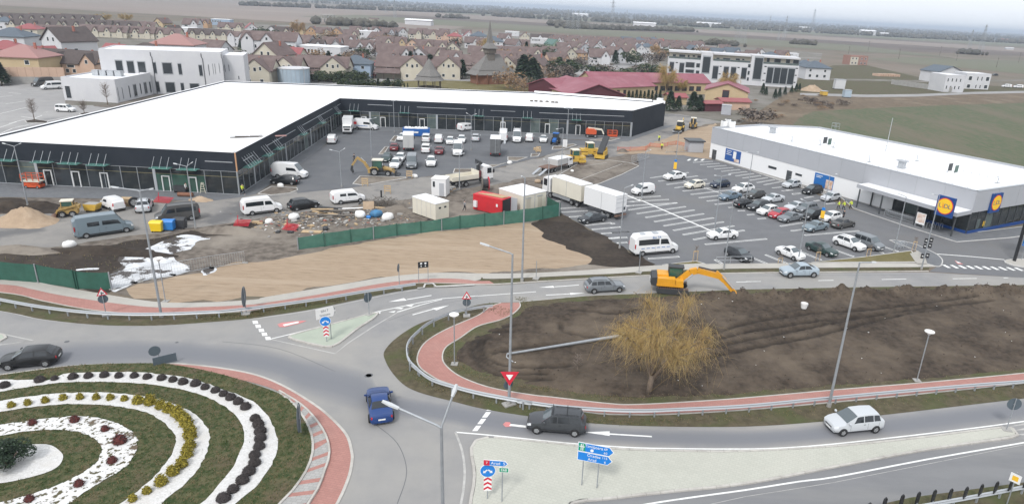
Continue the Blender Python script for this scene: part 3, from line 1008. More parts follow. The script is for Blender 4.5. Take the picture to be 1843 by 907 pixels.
w1i=[(-390,940),(-395,850),(-230,752),(-60,718)]+[px(p,'b8') for p in [(0,208),(110,188),(300,162),(400,150),(600,147),(900,160),(1200,210),(1400,290),(1530,400),(1555,520),(1500,660),(1400,800),(1300,905)]]+[(330,935),(240,975),(80,1003),(-140,1003),(-310,975)]
w2o=[(-330,905),(-320,850),(-200,772),(-60,742)]+[px(p,'b8') for p in [(0,270),(300,228),(600,218),(900,240),(1100,290),(1270,380),(1335,500),(1300,640),(1200,780),(1050,905)]]+[(240,945),(120,975),(-60,985),(-210,965)]
w2i=[(-270,890),(-265,845),(-170,787),(-60,762)]+[px(p,'b8') for p in [(0,340),(300,300),(600,295),(900,340),(1050,420),(1120,520),(1080,640),(960,780),(800,905)]]+[(170,935),(80,955),(-50,962),(-180,940)]
w3o=[(-200,885),(-200,850),(-130,800),(-60,781)]+[px(p,'b8') for p in [(0,425),(300,385),(550,375),(750,420),(870,510),(870,600),(800,700),(600,820),(480,905)]]+[(90,928),(0,945),(-110,930)]
w3i=[(-150,878),(-150,850),(-100,815),(-60,800)]+[px(p,'b8') for p in [(0,495),(200,465),(450,465),(600,515),(650,590),(600,690),(400,800),(100,900)]]+[(-30,915),(-100,905)]
co_=[(-100,850),(-60,815)]+[px(p,'b8') for p in [(0,560),(240,552),(330,560),(390,600),(408,640),(370,700),(250,750),(0,800)]]+[(-60,872)]
def ringmesh(name,a,b,m,dz):
 A,B=spline(GP(a),5,True),spline(GP(b),5,True)
 A,B=pair(A+A[:1],B+B[:1],150)
 for k in range(1,149):
  j=ru(-.07,.07)
  A[k]=A[k]+(A[k]-B[k]).normalized()*j
  j=ru(-.06,.06)
  B[k]=B[k]+(B[k]-A[k]).normalized()*j
 M=[(x+y)/2 for x,y in zip(A,B)]
 mb=MB()
 for L in (A,M,B):
  for p in L:
   p.z=mound_z(p.x,p.y)+dz
 mb.band(A,M)
 mb.band(M,B)
 return stuff(mb.bd(name,m))
ringmesh('white_gravel',w1o,w1i,'white_gravel',.03)
ringmesh('white_gravel',w2o,w2i,'white_gravel',.034)
ringmesh('worn_white_gravel',w3o,w3i,'gravel_worn',.036)
o=drape('white_gravel',spline(GP(co_),5,True),'white_gravel',.04,kind='stuff')
# red apron and block band with red stripes, kerb by kerb
ro_=[px(p,'b8') for p in [(960,22),(1130,20),(1400,48)]]+[px(p,'c1') for p in [(0,92),(180,165),(370,280),(480,370),(570,470),(602,570),(605,640),(580,750),(510,905)]]+[(585,930),(540,985),(440,1050)]
ri_=[px(p,'b8') for p in [(960,26),(1100,36),(1400,92)]]+[px(p,'c1') for p in [(0,142),(150,195),(300,290),(400,400),(455,500),(470,600),(440,700),(400,810),(340,905)]]+[(540,930),(500,970),(410,1020)]
a_,b_=pair(S(ro_),S(ri_),140)
mb=MB()
mb.band(a_,b_,.045)
struct(mb.bd('red_apron','paving_red'))
mb=MB()
L=S(ro_)
mb.band(offset(L,.18),offset(L,-.02),.05)
struct(mb.bd('edging','kerb'))
bo_=[px(p,'c1') for p in [(150,195),(300,290),(400,400),(455,500),(470,600),(440,700),(400,810),(340,905)]]+[(540,930),(500,970)]
bi_=[px(p,'c1') for p in [(150,215),(250,290),(340,430),(366,560),(336,680),(256,810),(166,905)]]+[(478,938),(440,970)]
a_,b_=pair(S(bo_),S(bi_),161)
apron=struct(put('block_apron',None))
for i in range(0,160,4):
 red=(i // 4) % 3==1
 mb=MB()
 ia=[min(160,j+(i if 0 else 0)) for j in range(i,i+5)]
 aa=[a_[j] for j in ia]
 bb=[b_[max(0,min(160,j-4))] for j in ia] if 0 else [b_[j] for j in ia]
 n_=len(aa)
 ins=[(p*.93+q_*.07,p*.05+q_*.95) for p,q_ in zip(aa,bb)]
 zt=.15
 ring_=[Vc((p.x,p.y,zt)) for p,_ in ins]+[Vc((q_.x,q_.y,zt)) for _,q_ in ins][::-1]
 mb.prism(ring_,.03,zt+ru(-.004,.004))
 mb.bd('paving_band','paving_red' if red else 'paving_block',apron)
def kerb_stones(name,L,parent,w=.16,h=.14,ln=1.0,m='kerb',z=0.0,cap=290):
 L=resample(L,ln)
 sizes=MB().bx(-ln/2+.012,ln/2-.012,-w/2,w/2,0,h).mesh('kerb_stone',m)
 for a,b in list(zip(L,L[1:]))[:cap]:
  c=(a+b)/2
  o=put('kerb_stone',sizes,parent,(c.x,c.y,z+ru(-.006,.006)))
  o.rotation_euler=(0,0,hd(a,b))
kerb_stones('kerb',S(bo_),apron,.14,.2)
kerb_stones('kerb',S(bi_),apron,.16,.22)
lawnk=struct(put('island_kerb',None))
kerb_stones('kerb',isl[-18:]+isl[:36],lawnk,.16,.16)
# splitter islands
big=[px(p,'c1') for p in [(1480,488),(1420,500),(1375,530),(1372,600),(1390,700),(1385,800),(1365,905)]]+[(845,960),(880,985),(1000,950)]+[px(p,'c2') for p in [(640,866),(900,832),(1300,785),(1843,728)]]+[px(p,'c3') for p in [(600,660),(1200,548),(1750,470),(1785,450),(1775,425),(1740,405),(1600,415),(1000,490),(500,535),(0,562)]]+[px(p,'c2') for p in [(1400,507),(900,490),(500,452),(200,422)]]
bigl=ccw(spline(GP(big),3,True))
bi=struct(put('paved_island',None))
MB().poly(inset_loop(bigl,.12),.115).bd('paving','paving_green',bi)
kerb_stones('kerb',bigl+bigl[:1],bi,.2,.13)
sm=[px(p,'b7') for p in [(478,612),(560,590),(800,525),(1080,450),(1098,458),(1070,490),(960,560),(860,640),(800,680),(745,690),(680,680),(500,635)]]
sml=ccw(spline(GP(sm),3,True))
si=struct(put('paved_island',None))
ga('paving_mint',(.38,.42,.345),(.35,.385,.32),1.0,(.41,.44,.37),.12,rough=.9)
MB().poly(inset_loop(sml,.12),.115).bd('paving','paving_mint',si)
kerb_stones('kerb',sml+sml[:1],si,.2,.13,.7)
lf=ccw(spline(GP([(-60,600),(0,602),(10,608),(4,614),(-60,622)]),4,True))
li=struct(put('paved_island',None))
MB().poly(inset_loop(lf,.12),.115).bd('paving','paving_mint',li)
kerb_stones('kerb',lf+lf[:1],li,.2,.13,.8)
# verge in the bottom right corner
sh('verge',[(1460,935),(1640,895),(1843,868),(2100,830),(2100,1000),(1460,1000)],'verge',.03)
# sealed joints
mk=MB()
for p in ([(0,650),(400,700),(800,860)],[(900,480),(700,590),(560,610)],[(1814,340),(1500,395),(1180,500)]):
 line(mk,p,.05,.0165,'b7',5)
line(mk,[(900,905),(960,700),(900,520),(760,400)],.05,.0165,'c1',5)
line(mk,[(0,205),(600,200),(1200,197),(1814,192)],.05,.0165,'c5')
struct(mk.bd('sealed_joint','asphalt_dark'))
# drain covers
mb=MB()
for p,k,r in [((1045,888),'b7',.3),((715,92),'c1',.3),((1290,622),'c2',.1),((1255,655),'b6',.14),((475,650),'b6',.2)]:
 c=G(*p,k)
 mb.cyl((c.x,c.y,.013),(c.x,c.y,.024),r,n=12)
struct(mb.bd('drain_cover','asphalt_dark'))
# white sheeting beside the left fence
for p in ([(795,290),(790,170),(860,120),(840,60),(900,15),(1040,-10),(1150,-60),(1240,-92),(1330,-108),(1490,-82),(1400,-60),(1350,-5),(1230,25),(1250,70),(1360,130),(1250,180),(1100,205),(950,240),(850,285)],[(560,135),(690,128),(690,138),(560,145)],[(1440,130),(1500,125),(1550,140),(1500,165),(1440,180)]):
 q=spline(GP(p,'b6'),4,True)
 q=[Vc((v.x+.25*nz2(v.x,v.y,1.3),v.y+.25*nz2(v.y,v.x,1.3),0)) for v in q]
 stuff(MB().poly(ccw(q),.032).bd('white_sheeting','white_sheet'))
# ------------------------------------------------------------------ building materials
def oc(name,c,rough=.7,**k):
 return mat(name,c,rough=rough,**k)
oc('cladding_dark',(.02,.025,.033),.6,spec=.2,c2=(.026,.031,.04),scale=.4)
oc('cladding_grey',(.42,.43,.455),.5,c2=(.39,.4,.425),scale=.15)
oc('render_white',(.78,.78,.78),.8)
oc('plaster_white',(.58,.58,.59),.85,c2=(.54,.54,.56),scale=.35,c3=(.49,.49,.49),scale3=.15,lo3=.6,hi3=.9)
oc('plaster_cream',(.54,.5,.41),.85,c2=(.49,.45,.37),scale=.4)
oc('plaster_yellow',(.5,.39,.24),.85,c2=(.45,.35,.21),scale=.4)
oc('plaster_peach',(.56,.39,.29),.85,c2=(.5,.35,.26),scale=.4)
oc('plaster_grey',(.42,.43,.46),.85,c2=(.38,.39,.42),scale=.4)
oc('plaster_green',(.33,.45,.33),.85)
oc('plaster_orange',(.45,.29,.17),.85)
oc('plaster_blue',(.3,.38,.48),.85)
oc('roof_membrane',(.83,.83,.84),.6,c2=(.79,.79,.8),scale=.12,c3=(.74,.735,.73),scale3=.07,lo3=.58,hi3=.8)
oc('roof_brown',(.15,.108,.1),.85,c2=(.115,.083,.078),scale=1.2,c3=(.185,.14,.13),scale3=.3)
oc('roof_brown_dark',(.095,.075,.07),.85,c2=(.075,.06,.056),scale=1.2)
oc('roof_red',(.27,.085,.085),.6,c2=(.28,.07,.075),scale=.8)
oc('roof_crimson',(.27,.08,.105),.6,c2=(.225,.068,.088),scale=.5,c3=(.31,.125,.15),scale3=.12)
oc('wall_maroon',(.095,.022,.032),.7,c2=(.08,.02,.028),scale=.5)
oc('roof_slate',(.1,.125,.15),.7,c2=(.08,.1,.125),scale=1)
oc('roof_green',(.09,.16,.14),.7)
oc('roof_pink',(.33,.18,.165),.75)
oc('shingle',(.2,.19,.18),.95,c2=(.15,.145,.138),scale=3,bump=.5)
oc('wood_red',(.24,.115,.07),.9,c2=(.18,.085,.055),scale=3)
oc('wood_grey',(.17,.15,.13),.9,c2=(.13,.115,.1),scale=3)
oc('wood_pale',(.5,.37,.22),.85,c2=(.42,.3,.18),scale=3)
oc('glass_dark',(.028,.034,.04),.12,spec=.6,c2=(.05,.058,.064),scale=.25)
oc('glass_shop',(.022,.027,.03),.1,spec=.6,c2=(.075,.075,.07),scale=.5,lo=.5,hi=.75)  # paler blotches paint in irregular reflections and a hint of interior
oc('glass_hazy',(.13,.16,.15),.15,spec=.6,c2=(.08,.1,.1),scale=.6)
oc('glass_green',(.04,.115,.085),.15,spec=.6,c2=(.05,.08,.068),scale=.6)
oc('canopy_glass',(.13,.3,.26),.18,spec=.6,alpha=.86)
oc('steel',(.5,.52,.54),.4,metal=.5,c2=(.42,.44,.46),scale=2)
oc('steel_pale',(.42,.44,.46),.5,metal=.3)
oc('frame_grey',(.3,.315,.33),.5)
oc('frame_olive',(.25,.22,.12),.6)
oc('white_paint',(.78,.78,.77),.45)
oc('black_paint',(.018,.019,.022),.4)
oc('dark_grey',(.06,.065,.07),.5)
oc('concrete',(.36,.35,.33),.9,c2=(.3,.29,.275),scale=.8)
oc('brick_raw',(.33,.19,.15),.9,c2=(.28,.16,.13),scale=1)
oc('orange_trim',(.5,.28,.15),.7)
oc('logo_blue',(.012,.06,.23),.4)
oc('logo_yellow',(.9,.56,.03),.4)
oc('logo_red',(.7,.03,.04),.4)
oc('poster_blue',(.015,.14,.42),.5)
oc('poster_navy',(.02,.09,.3),.5)
oc('poster_skin',(.55,.33,.22),.6,c2=(.75,.7,.66),scale=1.6)
oc('water_tank',(.4,.48,.55),.5,c2=(.35,.43,.5),scale=.4)
oc('brick_red',(.36,.14,.1),.9)
oc('carport',(.12,.085,.075),.9)
def mbw(root):
 mb=MB()
 mb.T=Matrix.Translation(-Vc(root.location))
 return mb
def on_wall(x,y,A,B,k='o'):
 """photo point -> (distance along wall A-B, height)"""
 x,y=px((x,y),k)
 v=((x-CX)/FPX)*rt+((y-CY)/FPX)*dn+fw
 d=Vc((B[0]-A[0],B[1]-A[1],0)).normalized()
 n=Vc((-d.y,d.x,0))
 t=(Vc((A[0],A[1],0))-Vc((0,0,CAM_H))).dot(n)/v.dot(n)
 p=Vc((0,0,CAM_H))+v*t
 return (p-Vc((A[0],A[1],0))).dot(d),p.z
WINM={}
def win_mesh(frame,pane):
 k=(frame,pane)
 if k not in WINM:
  f=MB()
  t=.07
  for b in ((0,1,0,t),(0,1,1-t,1),(0,t,t,1-t),(1-t,1,t,1-t)):
   f.bx(b[0],b[1],-.06,.02,b[2],b[3])
  p=MB().bx(t,1-t,-.03,.02,t,1-t)
  WINM[k]=(f.mesh('window',frame),p.mesh('pane',pane))
 return WINM[k]
def window(root,A,B,u0,u1,z0,z1,frame='white_paint',pane='glass_dark',name='window',out=0.0):
 A,B=Vc((A[0],A[1],0)),Vc((B[0],B[1],0))
 d=(B-A).normalized()
 nrm=Vc((d.y,-d.x,0))
 fm,pm=win_mesh(frame,pane)
 o=put(name,fm,root)
 o.location=A+d*u0+nrm*out+Vc((0,0,z0))
 o.rotation_euler=(0,0,atan2(d.y,d.x))
 o.scale=(u1-u0,1,z1-z0)
 put('pane',pm,o)
 return o
def wall_win(root,A,B,r,k,**kw):
 """window given by its photo rectangle on wall A-B (world)"""
 u0,z1=on_wall(r[0],r[1],A,B,k)
 u1,z0=on_wall(r[2],r[3],A,B,k)
 L=Vc(root.location)
 return window(root,(A[0]-L.x,A[1]-L.y),(B[0]-L.x,B[1]-L.y),min(u0,u1),max(u0,u1),max(.05,min(z0,z1)),max(z0,z1),**kw)
class Wall:
 """local frame of a wall: u along it, o outward (to the right of A->B), z up"""
 def __init__(s,A,B):
  s.A,s.B=Vc((A[0],A[1],0)),Vc((B[0],B[1],0))
  s.d=(s.B-s.A).normalized()
  s.n=Vc((s.d.y,-s.d.x,0))
  s.L=(s.B-s.A).length
  s.ang=atan2(s.d.y,s.d.x)
 def p(s,u,o,z):
  return s.A+s.d*u+s.n*o+Vc((0,0,z))
 def box(s,mb,u0,u1,o0,o1,z0,z1,mi=0):
  P=[s.p(u,o,z) for z in (z0,z1) for u,o in ((u0,o1),(u1,o1),(u1,o0),(u0,o0))]
  return mb.add(P,[(0,3,2,1),(4,5,6,7),(0,1,5,4),(1,2,6,5),(2,3,7,6),(3,0,4,7)],mi)
# ------------------------------------------------------------------ black L-shaped shop building
HS=6.7
FL,FC,IN,BR,BRR,BK,BK2,BK3=[Vc((a,b,0)) for a,b in ((-90.5,100.2),(-51.6,100.8),(-57.2,165.4),(14.9,171.2),(25.8,192.4),(-11.7,198.3),(-61.5,191.6),(-96,186.5))]
shop=th('retail_building','long black L-shaped shop building with white flat roof and glass shopfronts','building',(-57,150,0))
foot=[FL,FC,IN,BR,BRR,BK,BK2,BK3]
mb=mbw(shop)
N=len(foot)
HG=3.75
for i in range(N):
 a,b=foot[i],foot[(i+1) % N]
 z0=HG if i<3 else 0.0
 w=Wall(a,b)
 w.box(mb,0,w.L,-.3,0,z0,HS-.002)
mb.bd('cladding','cladding_dark',shop)
mb=mbw(shop)
ins=inset_loop(foot,.28)
ridge=MB()
mb.poly(ins,HS-.25)
mb.bd('roof','roof_membrane',shop)
mb=mbw(shop)
for i in range(N):
 w=Wall(foot[i],foot[(i+1) % N])
 w.box(mb,-.02,w.L+.02,-.34,.03,HS,HS+.07)
mb.bd('roof_edge','roof_membrane',shop)
mb=mbw(shop)
mb.prism([BRR+(BK-BRR)*.02+Vc((-.8,-1.4,0)),BRR+(BK-BRR)*.06+Vc((-.5,-1.4,0)),BRR+(BK-BRR)*.06,BRR+(BK-BRR)*.02],HS-.3,HS+1.0)
mb.prism([BRR+Vc((-3.6,-1.6,0)),BRR+Vc((-.4,-1.6,0)),BRR+Vc((-.4,-.3,0)),BRR+Vc((-3.6,-.3,0))],HS-.3,HS+.35)
mb.prism([BK+Vc((0,-.4,0)),BRR+Vc((-4,-.4,0)),BRR+Vc((-4,-.1,0)),BK+Vc((0,-.1,0))],HS,HS+.5)
mb.bd('roof_upstand','roof_membrane',shop)
# welded seams of the roof membrane
oc('seam_grey',(.52,.52,.53),.7)
def seams(root,w,n,dpt,z):
 mb=mbw(root)
 for i in range(1,n):
  w.box(mb,w.L*i/n-.05,w.L*i/n+.05,-dpt,-.8,z,z+.02)
 stuff(mb.bd('roof_seam','seam_grey',root))
seams(shop,Wall(FC,IN),16,34,HS-.245)
seams(shop,Wall(IN,BR),18,21,HS-.245)
# floor slab and dark interior behind the glass
mb=mbw(shop)
mb.prism(inset_loop(foot,.9),.05,HG-.05)
mb.bd('interior','dark_grey',shop)
PANES=[('glass_shop',12),('glass_hazy',2),('glass_dark',5)]
def pane_kind(i):
 r=rnd.random()*19
 for m,q in PANES:
  if r<q:
   return m
  r-=q
 return 'glass_dark'
def storefront(A,B,step,greens=()):
 w=Wall(A,B)
 n=int(w.L/step)
 st=w.L/n
 gl={m:(MB().bx(.04,st-.04,-.02,.02,.12,2.78).mesh('glass_pane',m),MB().bx(.04,st-.04,-.02,.02,2.86,HG-.06).mesh('glass_pane',m)) for m in ('glass_shop','glass_hazy','glass_dark','glass_green')}
 mu=MB().bx(-.04,.04,-.07,.07,0,HG).mesh('mullion','frame_grey')
 wide=MB().bx(-.22,.22,-.09,.09,0,HG).mesh('mullion','steel_pale')
 L=Vc(shop.location)
 for i in range(n+1):
  o=put('mullion',wide if i % 7==3 else mu,shop,w.p(min(w.L-.05,max(.05,i*st)),-.12,0)-L,w.ang)
  if i<n:
   m='glass_green' if i in greens else pane_kind(i)
   m2=m if m != 'glass_green' else 'glass_shop'
   for me in (gl[m][0],gl[m2][1]):
    put('glass_pane',me,shop,w.p(i*st,-.14,0)-L,w.ang)
 mb=mbw(shop)
 w.box(mb,0,w.L,-.16,-.1,2.79,2.85)
 mb.bd('transom','frame_olive',shop)
 mb=mbw(shop)
 w.box(mb,0,w.L,-.2,.02,HG-.06,HG-.003)
 w.box(mb,0,w.L,-.2,-.06,.05,.12)
 mb.bd('shopfront_rail','steel_pale',shop)
 return w
W1=storefront(FL,FC,2.45,(10,11,12))
W2=storefront(FC,IN,2.3)
W3=storefront(IN,BR,2.3)
L0=Vc(shop.location)
def canopy(w,x,y,k,wd=3.0):
 u,z=on_wall(x,y,w.A+w.n*.7,w.B+w.n*.7,k)
 mb=mbw(shop)
 w.box(mb,u-wd/2,u+wd/2,.05,1.35,HG+.12,HG+.2)
 c=mb.bd('glass_canopy','canopy_glass',shop)
 for du in (-.38,0,.38):
  r=MB()
  r.T=Matrix.Translation(-L0)
  r.tube([w.p(u+du*wd,1.1,HG+.2),w.p(u+du*wd,.0,HG+1.75)],.035,5)
  r.bd('tie_rod','steel',c)
for x,y in ((45,250),(300,255),(495,262),(695,272),(1140,292),(1335,303)):
 canopy(W1,x,y,'a5')
for x,y in ((450,303),(461.5,295),(483.5,282),(503,269.7),(546,243.7),(579.6,222),(608.7,204)):
 canopy(W2,x,y,'o',2.6)
for x,y in ((637,197),(728,202.5),(862,210.5),(949,215.6),(1037,219)):
 canopy(W3,x,y,'o',2.6)
def light_bar(w,a,b,k):
 u0,z0=on_wall(*a,w.A,w.B,k)
 u1,z1=on_wall(*b,w.A,w.B,k)
 z=(z0+z1)/2
 mb=mbw(shop)
 w.box(mb,u0,u1,0,.06,z-.06,z+.06)
 mb.bd('light_strip','steel_pale',shop)
light_bar(W1,(1455,238),(1650,246),'a5')
for a,b in [((-120,585),(-25,530)),((105,440),(380,288)),((448,245),(735,85)),((783,53),(825,35))]:
 light_bar(W2,a,b,'a6')
for a,b,k in [((795,742),(970,752),'a2'),((1145,760),(1495,777),'a2'),((1670,785),(1814,793),'a2'),((443,102),(680,113),'a7'),((910,123),(1725,160),'a7')]:
 light_bar(W3,a,b,k)
mb=mbw(shop)
mb.prism([FC+Vc((-.1,-.06,0)),FC+Vc((.06,-.06,0)),FC+Vc((.06,.12,0)),FC+Vc((-.1,.12,0))],HG,HS)
mb.bd('corner_trim','orange_trim',shop)
# doors with pale frames
for x in (340,535,735,1170,1360):
 u,z=on_wall(x,330,W1.A,W1.B,'a5')
 mb=mbw(shop)
 for du in (-.62,.5):
  W1.box(mb,u+du,u+du+.12,-.1,.06,.05,2.4)
 W1.box(mb,u-.62,u+.62,-.1,.06,2.4,2.55)
 mb.bd('door_frame','white_paint',shop)
for x in (656,690,760,905,985,1040):
 u,z=on_wall(x,235,W3.A,W3.B)
 mb=mbw(shop)
 for du in (-.62,.5):
  W3.box(mb,u+du,u+du+.12,-.1,.06,.05,2.4)
 W3.box(mb,u-.62,u+.62,-.1,.06,2.4,2.55)
 mb.bd('door_frame','white_paint',shop)
# timber left on the roof
t=th('timber_stack','loose grey planks and sheets lying on the white roof by the corner','timber',G(440,248,z=HS-.25))
for i,(dx,dy,a,l) in enumerate(((0,0,.5,4.5),(.8,.7,.45,5),(-.6,.4,.3,2.2),(-1,-.3,.2,2.5),(1.6,.9,.55,2))):
 MB().bx(-l/2,l/2,-.15,.15,.01+.06*i,.06+.06*i).bd('plank','wood_grey',t,loc=(dx,dy,0),rz=a)
MB().bx(-.9,.9,-.4,.4,0,.1).bd('sheet_pallet','roof_pink',t,loc=(5,3,0),rz=.5)
t=th('roof_material','small heap of brown sacks on the white roof of the back wing','sacks',G(964,183,z=HS-.25))
for i in range(6):
 MB().lathe([(0,0),(.5,.05),(.45,.3),(0,.4)],7).bd('sack','wood_grey',t,loc=(i*1.3-1+ru(-.4,.4),ru(-.6,.6),0))
# ------------------------------------------------------------------ supermarket
HM=6.95
mA,mB,mC,mE,mD=[Vc((a,b,0)) for a,b in ((31,149.6),(62.4,100.6),(88,115.5),(57.6,158.6),(43.7,157.8))]
mk_=th('supermarket_building','long white supermarket with grey upper band, entrance canopy and two round logo signs','building',(50,128,0))
mfoot=[mA,mB,mC,mE,mD]
WA,WB=Wall(mA,mB),Wall(mB,mC)
ZB=3.55
mb=mbw(mk_)
WA.box(mb,.3,WA.L-13.0,-.3,0,0,ZB)
for a,b in ((mE,mD),(mD,mA),(mC,mE)):
 w=Wall(a,b)
 w.box(mb,0,w.L,-.3,0,0,ZB)
mb.bd('wall','render_white',mk_)
mb=mbw(mk_)
for i in range(5):
 w=Wall(mfoot[i],mfoot[(i+1) % 5])
 w.box(mb,0 if i else .0,w.L,-.35,.08,ZB+.002,HM)
mb.bd('upper_cladding','cladding_grey',mk_)
mb=mbw(mk_)
mb.poly(inset_loop(mfoot,.33),HM-.3)
mb.bd('roof','roof_membrane',mk_)
mb=mbw(mk_)
for i in range(5):
 w=Wall(mfoot[i],mfoot[(i+1) % 5])
 w.box(mb,0,w.L,-.4,.12,HM+.002,HM+.07)
mb.bd('roof_edge','steel_pale',mk_)
mb=mbw(mk_)
mb.prism(inset_loop(mfoot,.9),.05,ZB-.05)
mb.bd('interior','dark_grey',mk_)
# panel joints of the cladding, as shallow proud seams
mb=mbw(mk_)
for i in range(1,12):
 WA.box(mb,WA.L*i/12-.02,WA.L*i/12+.02,.08,.095,ZB+.05,HM-.05)
for i in range(1,5):
 WB.box(mb,WB.L*i/5-.02,WB.L*i/5+.02,.08,.095,ZB+.05,HM-.05)
mb.bd('panel_joint','frame_grey',mk_)
LM=Vc(mk_.location)
seams(mk_,WA,22,22,HM-.295)
# plinth
mb=mbw(mk_)
WA.box(mb,0,WA.L-13,0,.05,0,.25)
mb.bd('plinth','concrete',mk_)
# glazed corner
for (w,u0,u1) in ((WA,WA.L-12.9,WA.L),(WB,0,26)):
 n=int((u1-u0)/2.15)
 st=(u1-u0)/n
 for i in range(n):
  me=MB().bx(.05,st-.05,-.03,.03,.55,ZB-.1).mesh('glass_pane','glass_hazy' if (w is WB and i in (2,8)) or (w is WA and i==1) else 'glass_shop')
  put('glass_pane',me,mk_,w.p(u0+i*st,-.12,0)-LM,w.ang)
  mb=mbw(mk_)
  w.box(mb,u0+i*st-.05,u0+i*st+.05,-.15,.0,0,ZB)
  mb.bd('mullion','dark_grey',mk_)
 mb=mbw(mk_)
 w.box(mb,u0,u1,-.15,.03,.02,.52)
 mb.bd('glazing_base','logo_blue',mk_)
for (u,z0,h,wd,m) in ((4.1,.9,.8,.5,'logo_yellow'),(2.3,.6,1.6,.8,'glass_hazy')):
 mb=mbw(mk_)
 WB.box(mb,u,u+wd,-.08,-.05,z0,z0+h)
 mb.bd('notice',m,mk_)
# doors, small windows on the white wall
for x0,x1,yt,yb in ((976,1003,208,305),(1690,1730,412,505)):
 u0,z1=on_wall(x0,yt,mA,mB,'b2')
 u1,z0=on_wall(x1,yb,mA,mB,'b2')
 mb=mbw(mk_)
 WA.box(mb,u0,u0+1.25,0,.06,.03,2.2)
 d=mb.bd('door','dark_grey',mk_)
 mb=mbw(mk_)
 WA.box(mb,u0+1.0,u0+1.1,.06,.12,1.0,1.15)
 mb.bd('handle','steel',d)
for r in ((1512,358,1585,405),(1772,430,1830,470)):
 wall_win(mk_,mA,mB,(r[0],r[1]+4,r[2],r[3]),'b2',frame='dark_grey')
# posters
for (x0,yt,x1,yb,k,dark) in ((1105,195,1235,345,'b2',1),(280,128,402,262,'b3',0)):
 u0,z1=on_wall(x0,yt,mA,mB,k)
 u1,z0=on_wall(x1,yb,mA,mB,k)
 z0,z1=.75,3.25
 mb=mbw(mk_)
 WA.box(mb,u0,u1,0,.08,z0,z1)
 p=mb.bd('poster','poster_navy' if dark else 'poster_blue',mk_)
 d=u1-u0
 for i in range(3 if dark else 2):
  mb=mbw(mk_)
  WA.box(mb,u0+d*.08,u0+d*(.42-.08*(i % 2)),.081,.087,z1-.45-i*(.38 if dark else .3),z1-.33-i*(.38 if dark else .3))
  mb.bd('printed_line','white_paint',p)
 mb=mbw(mk_)
 if dark:
  WA.box(mb,u0+d*.52,u0+d*.72,.081,.088,z0+.7,z1-.25)
  mb.bd('printed_glass','white_paint',p)
  mb=mbw(mk_)
  WA.box(mb,u0+d*.62,u0+d*.95,.089,.094,z0+.08,z0+.75)
  mb.bd('printed_food','poster_skin',p)
 else:
  WA.box(mb,u0+d*.62,u0+d*.98,.081,.088,z0+.05,z1-.75)
  mb.bd('printed_person','poster_skin',p)
# entrance canopy
can=[G(1542,335,z=3.6),G(1722,388,z=3.6),G(1762,386,z=3.6)]
ua,_=on_wall(1542,333,mA,mB)
c0=can[0]
pA=WA.p(max(0,(c0-WA.A).dot(WA.d)),0.02,0)
cpoly=[pA,c0,can[1],WA.p(WA.L+.0,.5,0)+WB.d*.2,WA.p(WA.L,.02,0)]
mb=mbw(mk_)
mb.prism([(p.x,p.y) for p in cpoly],3.35,3.95,bottom=True)
cn=mb.bd('entrance_canopy','cladding_grey',mk_)
mb=mbw(mk_)
mb.poly(inset_loop([Vc((p.x,p.y,0)) for p in cpoly],.15),3.955)
mb.bd('canopy_roof','roof_membrane',cn)
for p in ((582,388),(684,378),(748,438),(1008,518),(1282,603)):
 q=G(*p,'b3')
 mb=mbw(mk_)
 mb.cyl((q.x,q.y,.1),(q.x,q.y,3.35),.13,n=10)
 mb.bd('column','dark_grey',mk_)
def logo_sign(c,ang,s):
 """square round-logo panel, facing its local -y"""
 r=th('logo_sign','round LIDL logo sign','sign',c,ang)
 MB().bx(-s/2,s/2,-.15,.15,0,s*1.12).bd('panel','logo_blue',r)
 zc=s*.58
 MB().cyl((0,-.15,zc),(0,-.17,zc),s*.46,n=40).bd('ring','logo_red',r)
 MB().cyl((0,-.17,zc),(0,-.19,zc),s*.415,n=40).bd('disc','logo_yellow',r)
 for txt,dx,sz,m,rr,dz in (('L',-.26,.33,'logo_blue',0,0),('i',-.1,.42,'logo_red',.2,0),('D',.07,.33,'logo_blue',0,0),('L',.27,.33,'logo_blue',0,0)):
  o=lettering(txt,s*sz,m,r,(dx*s,-.196,zc+dz*s),(pi/2,0,0),1.1)
  me=o.data
  o.rotation_euler=(pi/2,-rr,0)
 return r
s1=G(1698,388,z=3.3)
q1=WA.p((s1-WA.A).dot(WA.d),(s1-WA.A).dot(WA.n)+.1,3.2)
ls=logo_sign(q1,WA.ang,2.75)
ls['label']='blue square sign with yellow LIDL disc standing on the front edge of the entrance canopy'
u,z=on_wall(1572,460,mB,mC,'b3')
q2=WB.p(u,.25,3.15)
ls=logo_sign(q2,WB.ang,2.75)
ls['label']='blue square sign with yellow LIDL disc on the grey end wall over the glass'
# roof plant
for (x,y,lb) in ((1488,262,'dark solar or vent hatch pair on the supermarket roof nearest its far end'),(1714,312,'dark upright roof hatch above the supermarket entrance')):
 c=G(x,y,z=HM-.3)
 t=th('roof_hatch',lb,'roof hatch',c,WA.ang,'open hatches on the supermarket roof')
 MB().bx(-.5,.5,-.5,.5,0,.35).bd('upstand','white_paint',t)
 MB().bx(-.62,-.5,-.55,.55,.3,1.6).bd('lid','dark_grey',t)
 MB().bx(.5,.58,-.5,.5,.3,1.5).bd('lid','glass_green',t)
for (x,y,lb) in ((1390,240,'grey ventilation box near the far end of the supermarket roof'),(1622,303,'grey ventilation cowl standing halfway along the supermarket roof')):
 c=G(x,y,z=HM-.3)
 t=th('roof_vent',lb,'roof vent',c,WA.ang,'vents on the supermarket roof')
 MB().bx(-.5,.5,-.45,.45,0,1.2).bd('box','steel',t)
 MB().bx(-.8,.8,-.7,.7,1.25,1.4).bd('cap','steel_pale',t)
